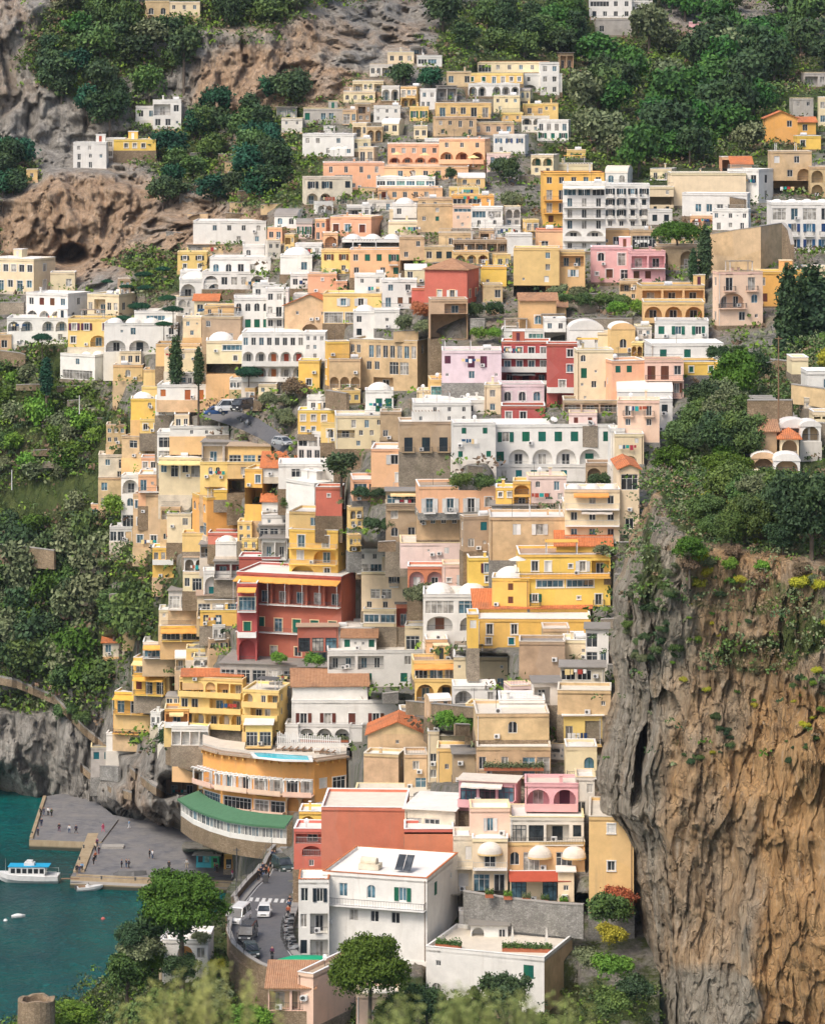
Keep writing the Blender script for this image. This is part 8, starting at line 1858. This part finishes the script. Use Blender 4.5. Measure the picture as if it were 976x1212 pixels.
# undergrowth masses
def under(name, V, mask, n, rad, per, leaf, mats, seed, lift=.3):
    rs = np.random.RandomState(seed); A = V.reshape(-1, 3); w_ = mask.reshape(-1).clip(0, None); w_ = w_ / w_.sum(); ix = rs.choice(len(A), n, p=w_); c = A[ix] + rs.normal(size=(n, 3)) * np.array([2.0, 1.0, .3]); c[:, 2] += lift
    r_ = rs.uniform(.45, 1.3, n)[:, None] * rad; c = np.repeat(c, per, 0); r2 = np.repeat(r_, per, 0); d = rs.normal(size=c.shape); d[:, 2] = np.abs(d[:, 2]); d /= np.linalg.norm(d, axis=1)[:, None]
    p = c + d * r2 * rs.uniform(.5, 1.05, (len(c), 1)) * np.array([1, 1, .8]); nn = d + rs.normal(size=d.shape) * .7; nn /= np.linalg.norm(nn, axis=1)[:, None]
    me = quads(name, p, nn, rs.uniform(.6, 1.3, len(p)) * leaf, mats, rs); mi = rs.choice(len(mats), n); me.polygons.foreach_set('material_index', np.repeat(mi, per).astype(np.int32)); me.update()
    o = bpy.data.objects.new(name, me); link(o); tag(o, kind='stuff'); return o
msk = np.clip(veg - .12, 0, 1) * (PX_ > -60) * (PX_ < 1040) * (PY_ > -80) * (PY_ < 900) * (1 - .35 * built)
ins = np.zeros_like(msk)
for r_ in BLD: ins[(PX_ > r_[0]) & (PX_ < r_[2]) & (PY_ > r_[1]) & (PY_ < r_[3] + 1)] = 1
msk = msk * (1 - ins)
for (x, y, rx, ry) in OPEN: msk = msk * (1 - .93 * np.clip(1.5 - ((PX_ - x) / rx) ** 2 - ((PY_ - y) / ry) ** 2, 0, 1))
under('hillside_scrub', VMAIN, msk, 12500, 2.0, 13, .34, ['leaf_mid', 'leaf_pine', 'leaf_olive', 'leaf_mid', 'leaf_bright', 'leaf_brown', 'leaf_dark', 'leaf_bright'], 5)
mc = np.clip(vegc2, 0, 1) if 'vegc2' in globals() else np.clip(vc2 - .05, 0, 1)
mc = mc * (Py < 900) * (Px < 1050) * np.where(Py < 655, 1, .22); mc[:, :5] = 0
mc = mc * (1 - ((Px > 885) & (Py > 485) & (Py < 590)) * .9)
under('headland_scrub', VCL, mc, 5200, 1.1, 16, .17, ['leaf_dark', 'leaf_mid', 'leaf_olive', 'leaf_olive', 'leaf_brown', 'leaf_mid', 'leaf_pine'], 6)
mn = vegn * (PYn > 1040) * ((PXn < 262) | (PYn > 1165)) * (PYn < 1275); under('foreground_scrub', VNEAR, mn, 3000, .9, 14, .16, ['leaf_mid', 'leaf_bright', 'leaf_dark', 'leaf_olive'], 8)
# branches close to the viewer, out of focus
rs = np.random.RandomState(4)
for (cx, cy, sp, lb) in ((238, 1178, 66, 'blurred olive tree top close to the viewer, left one'), (575, 1205, 110, 'blurred olive tree top close to the viewer, right one')):
    D = 30.0; top = []; r = empty('olive_tree', P(cx, 1320, D), 0, lb, 'tree'); b = MB(); o = r.location; cen = []
    for q in range(34 if sp < 90 else 60):
        x = cx + rs.normal() * sp * .6; yt = cy - 22 * math.exp(-((x - cx) / sp) ** 2) + rs.uniform(-14, 30); a = P(x + rs.normal() * 12, 1300, D + rs.uniform(-1, 1)); c = P(x, yt, D + rs.uniform(-1, 1)); b.tube(a - o, c - o, .012, .003, 'bark', 4)
        for t_ in np.linspace(.2, 1.02, 22): cen.append(np.array(a + (c - a) * t_ - o))
    b.tube(P(cx, 1900, D) - o, P(cx, 1298, D) - o, .12, .05, 'bark', 7); b.build('trunk', r)
    cen = np.repeat(np.array(cen), 4, 0); cen = cen + rs.normal(size=cen.shape) * .035; nn = rs.normal(size=cen.shape); nn /= np.linalg.norm(nn, axis=1)[:, None]
    inst('crown', quads('crown', cen, nn, rs.uniform(.016, .032, len(cen)), 'leaf_spray', rs, .3), r) if 'leaf_spray' in M else (leafmat('leaf_spray', (.16, .19, .05), (.34, .34, .13), (.24, .27, .09)), inst('crown', quads('crown', cen, nn, rs.uniform(.016, .032, len(cen)), 'leaf_spray', rs, .3), r))
for (r, c, nn, mat, rs) in PL_: inst('plants', quads('plants', c, nn, rs.uniform(.06, .14, len(c)), mat, rs), r)
c_ = crown_mesh(77, [(1.5, .6, 3.4, 1.7, 1.3, .7), (.6, .2, 2.4, .5, .5, .8), (2.4, .2, 2.2, .5, .5, .9)], 200, 9, .09, 'leaf_lilac'); inst('wisteria', c_, pg)
DOF_F = 2.8; EXPO = 0.50; HAZE = 0.00003
# ------------------------------------------------------------ camera, sky, sun
cam = bpy.data.cameras.new('camera'); co = bpy.data.objects.new('camera', cam); C.objects.link(co)
co.location = (0, 0, H); co.rotation_euler = (R(90), 0, 0)
cam.sensor_fit = 'HORIZONTAL'; cam.sensor_width = 36; cam.lens = 36 * F / 976; cam.shift_y = -(606 - HY) / 976; cam.clip_start = 1; cam.clip_end = 5000
cam.dof.use_dof = True; cam.dof.focus_distance = 560; cam.dof.aperture_fstop = DOF_F
S.camera = co
w = bpy.data.worlds.new('World'); S.world = w; w.use_nodes = True; nt = w.node_tree
sky = nt.nodes.new('ShaderNodeTexSky'); sky.sky_type = 'NISHITA'; sky.sun_disc = False
SE, SA = R(52), R(-140)      # sun elevation, and its bearing: behind the viewer's left shoulder
sky.sun_elevation = SE; sky.sun_rotation = SA; sky.air_density = 1.0; sky.dust_density = 4.0; sky.ozone_density = .6
bg = nt.nodes['Background']; bg.inputs[1].default_value = .15
nt.links.new(sky.outputs[0], bg.inputs[0])
sl = bpy.data.lights.new('sun', 'SUN'); sl.energy = 1.65; sl.angle = R(18); sl.color = (1, .92, .81)
so = bpy.data.objects.new('sun', sl); C.objects.link(so)
dv = Vector((math.sin(SA) * math.cos(SE), math.cos(SA) * math.cos(SE), math.sin(SE)))
so.rotation_euler = (-dv).to_track_quat('-Z', 'Y').to_euler(); so.location = (0, 0, 400)
S.view_settings.view_transform = 'Standard'; S.view_settings.look = 'None'; S.view_settings.gamma = 1; S.view_settings.exposure = EXPO
S.cycles.use_denoising = True; S.cycles.use_adaptive_sampling = True; S.cycles.adaptive_threshold = .025
S.cycles.max_bounces = 5; S.cycles.diffuse_bounces = 3; S.cycles.glossy_bounces = 2; S.cycles.transparent_max_bounces = 6

if HAZE > 0:
    mb = MB(); m = bpy.data.materials.new('haze_air'); m.use_nodes = True; nt = m.node_tree; nt.nodes.remove(nt.nodes['Principled BSDF']); v = nt.nodes.new('ShaderNodeVolumePrincipled'); v.inputs['Density'].default_value = HAZE; v.inputs['Color'].default_value = (.80, .88, 1, 1); v.inputs['Anisotropy'].default_value = .2
    nt.links.new(v.outputs[0], nt.nodes['Material Output'].inputs['Volume']); M['haze_air'] = m
    mb.box(-650, -12, -22, 650, 1420, 420, 'haze_air'); mb.build('haze', kind='stuff')
